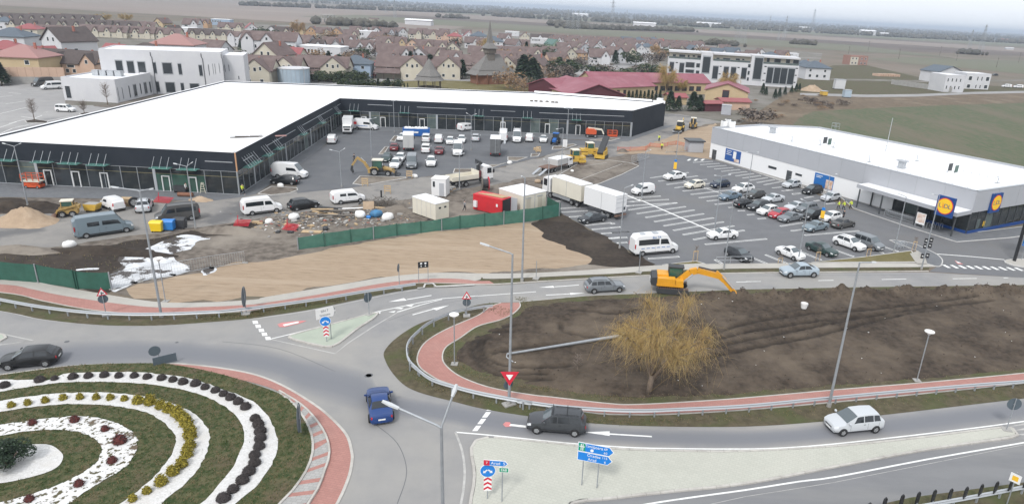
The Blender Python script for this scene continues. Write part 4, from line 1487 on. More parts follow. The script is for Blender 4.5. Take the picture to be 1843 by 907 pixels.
for i,(x,y) in enumerate(((1302,227),(1309,224),(1317,228))):
 c=G(x,y+3,z=HM-.3)
 t=th('air_unit',('leftmost white','middle white','rightmost white')[i]+' cooling unit at the far corner of the supermarket roof','cooling unit',c,WA.ang,'cooling units on the roof corner')
 MB().bx(-.55,.55,-.45,.45,.1,1.5).bd('casing','white_paint',t)
 MB().cyl((0,0,1.5),(0,0,1.6),.38,n=12).bd('fan','dark_grey',t)
for i,(x,y) in enumerate(((1425,255),(1476,262),(1500,266),(1564,292),(1650,290),(1795,330))):
 c=G(x,y,z=HM-.3)
 t=th('roof_pipe','thin bent pipe on the white supermarket roof, %s from the left' % ORD[i],'pipe',c,ru(0,3),'bent pipes on the supermarket roof')
 MB().tube([(0,0,0),(0,0,.9),(.15,0,1.1),(.4,0,1.0)],.07,6).bd('pipe','steel_pale',t)
 MB().bx(-.3,.3,-.3,.3,0,.08).bd('flange','steel_pale',t)
c=G(1594,272,z=HM-.3)
t=th('lightning_mast','tall thin mast on tripod feet on the supermarket roof','mast',c)
MB().tube([(0,0,0),(0,0,6.5)],.06,5).bd('rod','steel',t)
for i in range(3):
 a=i*2.1
 MB().tube([(0,0,1.2),(cos(a)*.9,sin(a)*.9,0)],.04,4).bd('leg','steel',t)
c=G(1503,233,z=HM-.3)
t=th('access_ladder','small grey guard cage at the far edge of the supermarket roof','ladder cage',c,WA.ang)
for sx in (-.6,.6):
 for sy in (-.6,.6):
  MB().tube([(sx,sy,0),(sx,sy,1.4)],.04,4).bd('post','steel',t)
for z in (.7,1.4):
 MB().tube([(-.6,-.6,z),(.6,-.6,z),(.6,.6,z),(-.6,.6,z),(-.6,-.6,z)],.035,4).bd('rail','steel',t)
# lightning rods along the edge of the roof (small)
mb=mbw(mk_)
for i in range(46):
 p=WA.p(2+i*1.2,-1.2,HM-.3)
 mb.bar(p,p+Vc((0,0,.35)),.06,.06)
for i in range(40):
 p=WA.p(3+i*1.3,-9.5-.12*i,HM-.3)
 mb.bar(p,p+Vc((0,0,.28)),.06,.06)
o=mb.bd('conductor_block','steel',mk_)
o['kind']='stuff'
# trolley shelter and stands under the canopy
p0,p1=G(790,447,'b3'),G(1000,510,'b3')
t=th('trolley_row','row of nested grey shopping trolleys under the entrance canopy','trolleys',p0,hd(p0,p1))
Lr=(p1-p0).length
nn_=16
cm=MB()
cm.bar((0,0,.25),(0,.95,.25),.03,.03)
for a,b in (((0,0,.95),(0,.95,1.0)),((0,0,.45),(0,0,.95)),((0,.95,.45),(0,.95,1.0)),((0,0,.45),(0,.95,.45)),((0,.3,.45),(0,.3,.95)),((0,.62,.45),(0,.62,.95))):
 cm.bar(a,b,.05,.03)
cm.bx(-.1,.3,.05,.9,.1,.2)
me=cm.mesh('trolley','steel')
for i in range(nn_):
 put('trolley',me,t,(i*Lr/nn_,0,.1))
MB().tube([(0,-.15,.1),(0,-.15,1.1),(Lr,-.15,1.1),(Lr,-.15,.1)],.04,5).bd('rail','steel',t)
MB().bx(0,Lr,1.0,2.4,.1,.9).bd('rear_bay','dark_grey',t)
q=G(1045,535,'b3')
t=th('poster_stand','white framed poster stand beside the trolleys','poster stand',q+Vc((0,0,.1)),WA.ang)
MB().bx(-.75,.75,-.05,.05,.5,2.3).bd('frame','white_paint',t)
MB().bx(-.65,.65,-.06,-.051,.8,2.2).bd('poster','poster_skin',t)
for s in (-.7,.65):
 MB().bx(s,s+.06,-.2,.2,0,.5).bd('leg','steel',t)
for i in range(4):
 q=G(1110+i*32,540+i*3,'b3')
 t=th('bike_stand','grey hoop bicycle stand before the supermarket entrance, %s from the left' % ORD[i],'bike stand',q+Vc((0,0,.1)),WA.ang+1.5,'bicycle hoops by the entrance')
 MB().tube([(-.35,0,0),(-.35,0,.75),(-.2,0,.9),(.2,0,.9),(.35,0,.75),(.35,0,0)],.035,5).bd('hoop','steel',t)
# service hut by the far wall corner
q=G(740,240,'b2')
q2=G(885,243,'b2')
t=th('service_hut','low grey shed with dark roof beside the far end of the supermarket','shed',q,hd(q,q2))
w_=(q2-q).length
MB().bx(.1,w_-.1,.1,3.4,0,2.5).bd('wall','plaster_grey',t)
MB().bx(-.2,w_+.2,-.2,3.7,2.5,2.8).bd('roof','dark_grey',t)
MB().bx(.25,w_-.25,.05,.1,.1,2.1).bd('door','cladding_grey',t)
# ------------------------------------------------------------------ generic block and gable builders
def gable_geo(w,d,h,rh,axis='d',over=.45,th=.22,both=True):
 """wall and roof builders in local space: x 0..w along the front, y 0..d away from it"""
 wl,rf=MB(),MB()
 if axis=='d':
  prof=[(0,0),(w,0),(w,h),(w/2,rh),(0,h)]
  wl.extr(prof,0,d,'y')
  sl=(rh-h)/(w/2)
  for s in (0,1):
   x0=-over if s==0 else w+over
   z0=h-sl*over
   a=[(x0,z0+.04),(w/2,rh+.04),(w/2,rh+.04+th),(x0,z0+.04+th)]
   rf.extr(a,-over,d+over,'y')
 else:
  prof=[(0,0),(d,0),(d,h),(d/2,rh),(0,h)]
  wl.extr(prof,0,w,'x')
  sl=(rh-h)/(d/2)
  for s in (0,1):
   y0=-over if s==0 else d+over
   z0=h-sl*over
   a=[(y0,z0+.04),(d/2,rh+.04),(d/2,rh+.04+th),(y0,z0+.04+th)]
   rf.extr(a,-over,w+over,'x')
 return wl,rf
def hip_geo(w,d,h,rh,over=.5):
 wl=MB().bx(0,w,0,d,0,h)
 o=over
 r=min(w,d)/2
 if w >=d:
  R0,R1=(r,d/2,rh),(w-r,d/2,rh)
 else:
  R0,R1=(w/2,r,rh),(w/2,d-r,rh)
 E=[(-o,-o,h),(w+o,-o,h),(w+o,d+o,h),(-o,d+o,h)]
 E2=[(x,y,h-.2) for x,y,z in E]
 rf=MB()
 if w >=d:
  fs=[(0,1,9,8),(1,2,9),(2,3,8,9),(3,0,8)]
 else:
  fs=[(0,1,8),(1,2,9,8),(2,3,9),(3,0,8,9)]
 rf.add(E+E2+[R0,R1],fs+[(7,6,5,4),(0,4,5,1),(1,5,6,2),(2,6,7,3),(3,7,4,0)])
 return wl,rf
def block(name,label,cat,A,B,depth,h,wallm='plaster_white',roofm='roof_membrane',parapet=.3,group=None):
 """flat-roofed block with front A-B (left to right as seen), going depth away"""
 r=th(name,label,cat,(A[0],A[1],0),hd(A,B),group)
 w=hypot(B[0]-A[0],B[1]-A[1])
 mb=MB().bx(0,w,0,depth,0,h)
 for b in ((0,w,0,.2),(0,w,depth-.2,depth),(0,.2,.2,depth-.2),(w-.2,w,.2,depth-.2)):
  mb.bx(b[0],b[1],b[2],b[3],h,h+parapet)
 mb.bd('wall',wallm,r)
 MB().bx(.21,w-.21,.21,depth-.21,h-.1,h+.05).bd('roof',roofm,r)
 return r,w
def lwin(r,x0,x1,z0,z1,y=0.0,**k):
 return window(r,(0,y),(1,y),x0,x1,z0,z1,**k)
def swin(r,w,y0,y1,z0,z1,**k):
 """window on the right-hand side wall (x = w)"""
 return window(r,(w,0),(w,1),y0,y1,z0,z1,**k)
# ------------------------------------------------------------------ white school building at the far left
lowA,lowB,lowC=G(117,181),G(213,186),G(276,170)
hl_=top_z(lowB,146)
sch=th('school_building','white two storey school building with dark windows and a low front wing','building',lowB)
mb=mbw(sch)
back=lowA+(lowC-lowB)
lowp=[lowA,lowB,lowC,back]
mb.prism([(p.x,p.y) for p in lowp],0,hl_)
for i in range(4):
 w=Wall(lowp[i],lowp[(i+1) % 4])
 w.box(mb,0,w.L,-.25,0,hl_,hl_+.35)
mb.bd('wing_wall','plaster_white',sch)
mb=mbw(sch)
mb.poly(inset_loop(lowp,.26),hl_+.02)
mb.bd('wing_roof','roof_membrane',sch)
hm_=top_z(G(279,170),92.8)
t0,t1,t2=G(176,90,z=hm_),G(398,96,z=hm_),G(439,103,z=hm_)
f0,f1=Vc((t0.x,t0.y,0)),Vc((t1.x,t1.y,0))
fd_=(f1-f0).normalized()
fn_=Vc((-fd_.y,fd_.x,0))
mainp=[f0,f1,f1+fn_*16,f0+fn_*16]
mb=mbw(sch)
mb.prism([(p.x,p.y) for p in mainp],0,hm_)
for i in range(4):
 w=Wall(mainp[i],mainp[(i+1) % 4])
 w.box(mb,0,w.L,-.25,0,hm_,hm_+.3)
mb.bd('main_wall','plaster_white',sch)
mb=mbw(sch)
mb.poly(inset_loop(mainp,.26),hm_+.02)
mb.bd('main_roof','roof_membrane',sch)
g0=f1+fd_*.02+fn_*3
g1=g0+fd_*5.6
mb=mbw(sch)
mb.prism([(p.x,p.y) for p in (g0,g1,g1+fn_*12,g0+fn_*12)],0,hm_-.8)
mb.bd('end_wall','plaster_white',sch)
mb=mbw(sch)
mb.poly([g0+fn_*.2,g1+fn_*.2,g1+fn_*11.8,g0+fn_*11.8],hm_-.78)
mb.bd('end_roof','roof_membrane',sch)
for r in ((812,425,885,535),(893,430,965,535),(970,435,1045,537),(1080,440,1118,527),(1145,443,1232,531),(1258,450,1297,535),(1406,460,1443,545),
  (1100,577,1140,658),(1168,582,1252,662),(1278,588,1313,655),(1342,592,1420,640)):
 wall_win(sch,f0,f1,r,'a1',frame='frame_grey')
for r in ((1475,458,1490,540),(1506,452,1518,530),(1521,452,1533,530),(1551,448,1563,522)):
 wall_win(sch,f0,f1,r,'a1',frame='frame_grey')
for r in ((1592,460,1602,515),(1620,460,1630,508),(1590,565,1600,580),(1690,540,1700,566)):
 wall_win(sch,g0,g1,r,'a1',frame='frame_grey')
for r in ((833,622,848,720),(862,620,880,705),(908,608,930,695),(940,600,978,685),(988,592,1008,670),(1015,585,1050,665),(1055,580,1078,660)):
 wall_win(sch,lowB,lowC,r,'a1',frame='frame_grey')
wall_win(sch,lowA,lowB,(455,605,515,705),'a1',frame='plaster_white',name='porch')
for x,k in ((1072,'a1'),(1430,'a1'),(1572,'a1')):
 u,z=on_wall(x,420,f0,f1,k)
 w=Wall(f0,f1)
 mb=mbw(sch)
 mb.tube([w.p(u,.12,hm_-.3),w.p(u,.12,hm_-1.2),w.p(u+.25,.12,hm_-1.8),w.p(u+.25,.12,.1)],.09,5)
 mb.bd('drainpipe','dark_grey',sch)
u0=(lowA+lowC)/2
t=th('roof_plant','row of grey cooling machines on the low school wing roof','roof plant',Vc((u0.x,u0.y,hl_+.02)),hd(lowB,lowC)+pi/2)
for i in range(4):
 MB().bx(-4+i*2,-2.4+i*2,-.8,.8,.1,1.5).bd('cooling_unit','steel',t)
MB().bx(-4.3,4,-.9,.9,0,.1).bd('base_frame','steel',t)
# ------------------------------------------------------------------ four storey white apartment block
HA=top_z(G(1433,159),105)
tl,tr=G(1204.6,91,z=HA),G(1441,105,z=HA)
apA,apB=Vc((tl.x,tl.y,0)),Vc((tr.x,tr.y,0))
apt=th('apartment_building','long white four storey apartment block with dark vertical window strips','building',apA)
w=Wall(apA,apB)
mb=mbw(apt)
w.box(mb,0,w.L,-13,0,0,HA*.74)
mb.bd('wall','plaster_white',apt)
mb=mbw(apt)
w.box(mb,.6,w.L-.6,-12,-1.6,HA*.74,HA-.5)
mb.bd('top_storey','plaster_cream',apt)
mb=mbw(apt)
for a,b in ((0,.245),(.345,.63),(.72,1.0)):
 w.box(mb,w.L*a,w.L*b,-13,.2,HA-.75,HA)
mb.bd('roof_slab','plaster_white',apt)
mb=mbw(apt)
for a,b in ((.25,.34),(.635,.715)):
 mb=mbw(apt)
 w.box(mb,w.L*a,w.L*b,-13,.35,0,HA+.1)
 mb.bd('stair_tower','plaster_white',apt)
for a,b,m in ((0,.25,0),(.345,.63,0),(.72,.995,0)):
 mb=mbw(apt)
 w.box(mb,w.L*a+.1,w.L*b-.1,-.08,.02,HA*.74,HA*.74+.95)
 mb.bd('balustrade','glass_hazy',apt)
for r in ((425,262,497,480),(1030,268,1095,560)):
 o=wall_win(apt,w.A+w.n*.35,w.B+w.n*.35,r,'h7',frame='frame_grey')
for r in ((150,340,197,470),(35,330,78,460),(220,335,325,408),(215,420,320,470),(345,350,385,405),(340,435,378,480),
  (540,375,590,545),(665,383,710,545),(750,388,798,540),(875,396,922,545),(950,360,980,405),(945,440,972,490),(935,515,965,560),
  (1175,385,1230,600),(1250,388,1308,605),(1335,394,1394,610),(1415,400,1472,615)):
 wall_win(apt,apA,apB,r,'h7',frame='frame_grey')
for r in ((105,338,130,352),(618,382,640,396),(825,395,850,410),(605,470,630,484),(812,482,838,496),(1140,383,1165,398),(1130,463,1152,478),(1115,545,1140,558),(1502,405,1530,420),(1490,486,1514,500),(1475,568,1500,582)):
 wall_win(apt,apA,apB,r,'h7',frame='dark_grey')
for r in ((72,245,105,292),(145,248,215,290),(245,255,265,285),(303,258,330,280),(357,260,405,305),(580,285,612,340),(655,290,738,345),(805,295,850,350),(880,300,905,318),(1170,290,1198,345),(1255,298,1330,350),(1392,305,1435,360),(1475,310,1540,365)):
 wall_win(apt,w.A-w.n*1.6,w.B-w.n*1.6,r,'h7',frame='frame_grey')
# ------------------------------------------------------------------ red roofed school complex
def gable_at(name,label,A,B,d,h,rh,axis,wallm,roofm,cat='building',group=None,over=.5,front=None):
 r=th(name,label,cat,(A.x,A.y,0),hd(A,B),group)
 w=(B-A).length
 wl,rf=gable_geo(w,d,h,rh,axis,over)
 wl.bd('wall',wallm,r)
 rf.bd('roof',roofm,r)
 if front:
  fr=MB()
  fr.add([(0,-.03,0),(w,-.03,0),(w,-.03,h),(w/2,-.03,rh),(0,-.03,h)],[(0,1,2,3,4)])
  fr.bd('gable_cladding',front,r)
 return r,w
def gz(x,y,z,k='h8'):
 p=G(x,y,k,z)
 return Vc((p.x,p.y,0))
# left wing
a,b=gz(88,172,4.5),gz(318,216,4.5)
far_=gz(500,66,7.0)-(a+b)/2
rw,w_=gable_at('red_roof_hall','left maroon fronted hall of the red roofed school',a,b,46,4.5,7.2,'d','plaster_yellow','roof_crimson',front='wall_maroon',group='halls of the red roofed school')
for i in range(9):
 swin(rw,w_,4+i*3.2,5.4+i*3.2,1.2,3.6,frame='wall_maroon')
lwin(rw,w_*.42,w_*.62,.6,3.2,y=-.03,frame='wall_maroon')
# middle wing
a,b=gz(395,250,4.5),gz(792,250,4.5)
rm,w_=gable_at('red_roof_hall','middle maroon fronted hall of the red roofed school, right behind the black shop',a,b,26,4.5,7.6,'d','plaster_yellow','roof_crimson',front='wall_maroon',group='halls of the red roofed school')
lwin(rm,w_*.45,w_*.56,1.2,3.2,y=-.03,frame='wall_maroon')
# long back wing
a,b=gz(560,152,4.5),gz(1427,165,4.5)
rb_w,w_=gable_at('red_roof_hall','long rear hall of the red roofed school running behind the willows',a,b,14,4.5,7.3,'w','plaster_yellow','roof_crimson',group='halls of the red roofed school')
for i in range(14):
 lwin(rb_w,3+i*(w_-6)/14,5.2+i*(w_-6)/14,1.3,3.2,frame='wall_maroon')
# right hall
a,b=gz(1393,212,5.0),gz(1708,236,5.0)
rr_,w_=gable_at('red_roof_hall','right yellow walled hall of the red roofed school with a tall glazed doorway',a,b,17,5.0,7.6,'d','plaster_yellow','roof_crimson',group='halls of the red roofed school')
lwin(rr_,w_*.4,w_*.56,.2,5.4,frame='wall_maroon')
for i in range(4):
 swin(rr_,w_,2+i*3.5,4+i*3.5,1.4,3.2,frame='wall_maroon')
a,b=gz(1515,300,2.8),gz(1722,306,2.8)
gable_at('annex','small red roofed annex in front of the right school hall',a,b,6,2.8,3.6,'w','plaster_peach','roof_red')
a,b=gz(1392,316,2.6),gz(1515,316,2.6)
r,w_=gable_at('open_shed','low dark red roofed open shed beside the small annex',a,b,5,2.6,3.2,'w','wall_maroon','roof_red')
a,b=gz(1130,268,2.6),gz(1256,270,2.6)
gable_at('garden_shed','little red roofed yellow shed among the dark conifers',a,b,5,2.6,3.6,'w','plaster_yellow','roof_red')
a,b=G(1505,397,'h8'),G(1575,403,'h8')
t=th('site_cabin','dark grey metal cabin at the edge of the work yard','cabin',a,hd(a,b))
w_=(b-a).length
MB().bx(0,w_,0,3,.1,3.0).bd('wall','plaster_grey',t)
MB().bx(-.1,w_+.1,-.1,3.1,3.0,3.15).bd('roof','steel',t)
MB().bx(w_*.35,w_*.75,-.04,0,1.9,2.5).bd('sign','steel_pale',t)
MB().bx(w_,w_+.05,.6,1.6,.1,2.2).bd('door','steel_pale',t)
# ------------------------------------------------------------------ wooden church, gazebo, little well house
cA,cB=G(843,153),G(922,151)
ch=th('wooden_church','old style wooden church with steep grey shingle roof and tall spire','church',(cA+cB)/2+Vc((0,4,0)),hd(cA,cB))
w_=(cB-cA).length*.82
hw=w_/2
MB().prism([(-hw,-3),(-hw*.6,-4),(hw,-4),(hw,4),(-hw*.6,4),(-hw,3)],0,4.2).bd('log_wall','wood_red',ch)
mb=MB()
def pyr(mb,b0,t0,z0,z1,mi=0):
 n=len(b0)
 mb.add([(x,y,z0) for x,y in b0]+[(x,y,z1) for x,y in t0],[(i,(i+1) % n,n+(i+1) % n,n+i) for i in range(n)]+[tuple(range(n,2*n)),tuple(range(n-1,-1,-1))],mi)
o_=1.6
pyr(mb,[(-hw-o_,-4.4),(hw+o_,-5.4),(hw+o_,5.4),(-hw-o_,4.4)],[(-hw*.75,-2.4),(hw*.8,-2.6),(hw*.8,2.6),(-hw*.75,2.4)],3.6,6.6)
mb.bd('lower_roof','shingle',ch)
mb=MB()
pyr(mb,[(-hw*.95,-3.4),(hw*.75,-3.6),(hw*.75,3.6),(-hw*.95,3.4)],[(-hw*.3,-.15),(hw*.4,-.15),(hw*.4,.15),(-hw*.3,.15)],5.4,11.4)
mb.bd('main_roof','shingle',ch)
MB().bx(-1.5,1.5,-1.5,1.5,8,11.8).bd('tower','wood_grey',ch,loc=(-hw*.15,0,0))
MB().bx(-1.9,1.9,-1.9,1.9,11.8,13.6).bd('belfry','wood_grey',ch,loc=(-hw*.15,0,0))
mb=MB()
pyr(mb,[(-2.6,-2.6),(2.6,-2.6),(2.6,2.6),(-2.6,2.6)],[(-.9,-.9),(.9,-.9),(.9,.9),(-.9,.9)],13.6,15.8)
pyr(mb,[(-.95,-.95),(.95,-.95),(.95,.95),(-.95,.95)],[(-.06,-.06),(.06,-.06),(.06,.06),(-.06,.06)],15.8,24)
mb.bd('spire','shingle',ch,loc=(-hw*.15,0,0))
for i in range(5):
 MB().bx(-.15,.15,-.15,.15,0,4).bd('porch_post','wood_red',ch,loc=(-hw-1.2+i*hw*.55,-4.6,0))
def gazebo(c,r,h,hr,label):
 t=th('gazebo',label,'gazebo',c,.3)
 n=8
 mb=MB()
 mb.lathe([(r*1.25,h),(r*.95,h+hr*.18),(r*.9,h+hr*.2)],n)
 mb.lathe([(r*1.0,h+hr*.2),(r*.55,h+hr*.5),(r*.2,h+hr*.85),(.03,h+hr)],n)
 mb.bd('shingle_roof','shingle',t)
 for i in range(n):
  a=2*pi*(i+.5)/n
  MB().bx(-.14,.14,-.14,.14,0,h+.1).bd('post','wood_grey',t,loc=(cos(a)*r*.95,sin(a)*r*.95,0))
 MB().lathe([(r*.98,0),(r*.98,.9),(r*.9,.9),(r*.9,0)],n).bd('railing','wood_grey',t)
 return t
gazebo(G(773,161),4.4,3.3,7.5,'larger wooden gazebo with a pointed grey shingle roof left of the church')
gazebo(G(869,151),1.5,1.9,2.6,'tiny wooden well house with pointed shingle roof right of the church')
# ------------------------------------------------------------------ water tank behind the shop
c=G(529,150)
t=th('water_tank','round pale blue metal water tank behind the white roof','tank',c)
MB().cyl((0,0,0),(0,0,5.2),5.6,n=28).bd('shell','water_tank',t)
MB().lathe([(5.75,5.2),(5.75,5.45),(0,5.9)],28).bd('lid','plaster_white',t)
MB().tube([(5.2,-3.2,0),(5.2,-3.2,5.6),(4.4,-2.6,5.8)],.12,6).bd('pipe','steel_pale',t)
mb=MB()
for i in range(20):
 a=i*pi/10
 mb.bx(-.03,.03,-.03,.03,0,5.2)
for i in range(24):
 a=i*pi/12
 p=Vc((cos(a)*5.62,sin(a)*5.62,0))
 MB().bar(p,p+Vc((0,0,5.2)),.06,.06).bd('rib','steel_pale',t)
# ------------------------------------------------------------------ boundary wall of the houses at the far left
a,b=G(8,152),G(120,152)
t=th('boundary_wall','long beige rendered boundary wall below the pink houses','wall',a,hd(a,b))
L_=(b-a).length
for i in range(8):
 MB().bx(i*L_/8+.03,(i+1)*L_/8-.03,0,.25,0,5.0).bd('panel','plaster_peach',t)
MB().bx(0,L_,-.08,0,0,2.2).bd('plinth','concrete',t)
# ------------------------------------------------------------------ vehicle materials
for nme,c in dict(white=(.74,.74,.74),silver=(.5,.52,.54),grey=(.17,.185,.2),dark_grey=(.04,.044,.05),black=(.01,.011,.013),navy=(.015,.025,.05),blue=(.012,.045,.17),steel_blue=(.13,.18,.23),red=(.42,.04,.055),dark_red=(.16,.03,.035),green=(.025,.05,.047),light_blue=(.33,.39,.44),grey_blue=(.17,.215,.245),cream=(.68,.64,.54),beige=(.5,.45,.37),bronze=(.075,.074,.072)).items():
 mat('paint_'+nme,c,rough=.32,spec=.5,coat=.15)
oc('rubber',(.018,.018,.019),.85)
oc('rim',(.45,.46,.47),.4,metal=.4)
oc('car_glass',(.018,.022,.026),.06,spec=.7)
oc('car_glass_pale',(.1,.12,.13),.08,spec=.7)
oc('lamp_clear',(.72,.74,.76),.15)
oc('lamp_red',(.42,.015,.02),.3)
oc('plate',(.75,.75,.73),.5)
oc('plastic',(.025,.026,.028),.7)
oc('yellow_machine',(.62,.4,.06),.5,c2=(.52,.33,.06),scale=1.5)
oc('orange_machine',(.72,.34,.02),.45,c2=(.64,.29,.02),scale=1.2)
oc('ochre_machine',(.42,.28,.1),.6,c2=(.33,.22,.08),scale=1.5)
oc('orange_red',(.62,.1,.03),.5,c2=(.52,.085,.03),scale=2)
oc('machine_dark',(.04,.042,.045),.6)
oc('tarp_grey',(.14,.145,.15),.8,c2=(.11,.115,.12),scale=2)
oc('tarp_pale',(.46,.46,.45),.8)
oc('rust',(.2,.12,.09),.9,c2=(.14,.09,.07),scale=2)
oc('skip_blue',(.02,.13,.42),.5,c2=(.018,.11,.36),scale=1)
oc('red_container',(.62,.03,.04),.55,c2=(.52,.03,.04),scale=.6)
oc('cabin_cream',(.68,.64,.54),.6,c2=(.63,.59,.5),scale=.5)
class Body:
 """car body lofted through stations: x, w, zb, zmid, zbelt, wr, zt"""
 def __init__(s,st):
  s.st=st
 def ring(s,t):
  i=max(0,min(len(s.st)-2,int(t)))
  f=t-i
  a,b=s.st[i],s.st[i+1]
  x,w,zb,zm,zl,wr,zt=[p+(q-p)*f for p,q in zip(a,b)]
  return [(x,0,zb),(x,w*.84,zb),(x,w*.985,zb+.14),(x,w,zm),(x,w*.965,zl),(x,wr,zt-.03),(x,wr*.72,zt),(x,0,zt+.02)]
 def pt(s,t,v,side=1,off=0.0):
  r=s.ring(t)
  i=max(0,min(6,int(v)))
  f=v-i
  p=Vc(r[i]).lerp(Vc(r[i+1]),f)
  if off:
   e=.02
   r2=s.ring(min(len(s.st)-1.001,t+e) if t+e<len(s.st)-1 else t-e)
   q=Vc(r2[i]).lerp(Vc(r2[i+1]),f)
   d1=(q-p)*(1 if t+e<len(s.st)-1 else -1)
   d2=Vc(r[i+1])-Vc(r[i])
   n=d1.cross(d2)
   if n.length>1e-9:
    n.normalize()
    if n.dot(p-Vc((p.x,0,.8)))<0 and v<6:
     n=-n
    if v >=6 and n.z<0:
     n=-n
    p=p+n*off
  p.y *= side
  return p
 def mesh(s):
  mb=MB()
  R=[]
  for i in range(len(s.st)):
   h=s.ring(i if i<len(s.st)-1 else len(s.st)-1)
   R.append([Vc(p) for p in h]+[Vc((p[0],-p[1],p[2])) for p in h[-2:0:-1]])
  mb.loft(R,caps=True)
  return mb
 def patch(s,t0,t1,v0,v1,side=1,nt=3,nv=2,off=.012,skew0=0.0,skew1=0.0):
  """window patch; skew moves the top edge's ends along t"""
  mb=MB()
  vs=[]
  for j in range(nv+1):
   fv=j/nv
   for i in range(nt+1):
    a,b=t0+skew0*fv,t1+skew1*fv
    vs.append(s.pt(a+(b-a)*i/nt,v0+(v1-v0)*fv,side,off))
  n=nt+1
  fs=[(j*n+i,j*n+i+1,(j+1)*n+i+1,(j+1)*n+i) for j in range(nv) for i in range(nt)]
  mb.add(vs,fs)
  return mb
 def screen(s,t0,t1,off=.014,v=5.05):
  """windscreen or rear screen across the car"""
  mb=MB()
  cols=[(v,1),(6,1),(7,1),(6,-1),(v,-1)]
  vs=[]
  for k in range(4):
   t=t0+(t1-t0)*k/3
   for vv,sd in cols:
    p=s.pt(t,min(vv,6.99),sd,0)
    vs.append(p)
  # push out along the screen normal
  d=(Vc(vs[-3])-Vc(vs[2]))
  n=Vc((0,1,0)).cross(d).normalized()
  if n.z<0:
   n=-n
  vs=[p+n*off for p in vs]
  mb.add(vs,[(k*5+i,k*5+i+1,(k+1)*5+i+1,(k+1)*5+i) for k in range(3) for i in range(4)])
  return mb
WHEELS={}
def wheel(r,wd):
 k=(r,wd)
 if k not in WHEELS:
  t=MB()
  prof=[(r*.62,-wd/2),(r*.93,-wd/2),(r,-wd*.3),(r,wd*.3),(r*.93,wd/2),(r*.62,wd/2)]
  n=18
  rings=[[(rr*cos(2*pi*j/n),y,rr*sin(2*pi*j/n)) for j in range(n)] for rr,y in prof]
  t.loft(rings+rings[:1])
  m=MB()
  m.cyl((0,-wd*.34,0),(0,wd*.34,0),r*.63,n=16,mi=0)
  for i in range(5):
   a=2*pi*i/5
   for s in (-1,1):
    m.bar((cos(a)*r*.1,s*wd*.36,sin(a)*r*.1),(cos(a)*r*.62,s*wd*.36,sin(a)*r*.62),r*.12,wd*.06,1)
  for s in (-1,1):
   m.cyl((0,s*wd*.3,0),(0,s*wd*.42,0),r*.2,n=10,mi=0)
  WHEELS[k]=(t.mesh('wheel','rubber',ang=40),m.mesh('rim',['rim','machine_dark']))
 return WHEELS[k]
def add_wheels(root,xs,y,r,wd=.22):
 a,b=wheel(r,wd)
 for x in xs:
  for s in (1,-1):
   o=put('wheel',a,root,(x,s*(y-wd*.36),r))
   put('rim',b,o)
def arches(root,xs,y,r):
 mb=MB()
 for x in xs:
  for s in (1,-1):
   n=12
   c=[(x+cos(pi*i/n)*r,s*(y+.004),max(.16,r*.86+sin(pi*i/n)*r)) for i in range(n+1)]
   c2=[(x+cos(pi*i/n)*r,s*(y-.25),max(.16,r*.86+sin(pi*i/n)*r)) for i in range(n+1)]
   mb.add(c+[(x-r,s*(y+.004),.18),(x+r,s*(y+.004),.18)],[tuple(range(n+1))+(n+1,n+2)])
   mb.add(c+c2,[(i,i+1,n+2+i,n+1+i) for i in range(n)])
 o=mb.bd('wheel_arch','plastic',root)
 o['kind']='stuff'
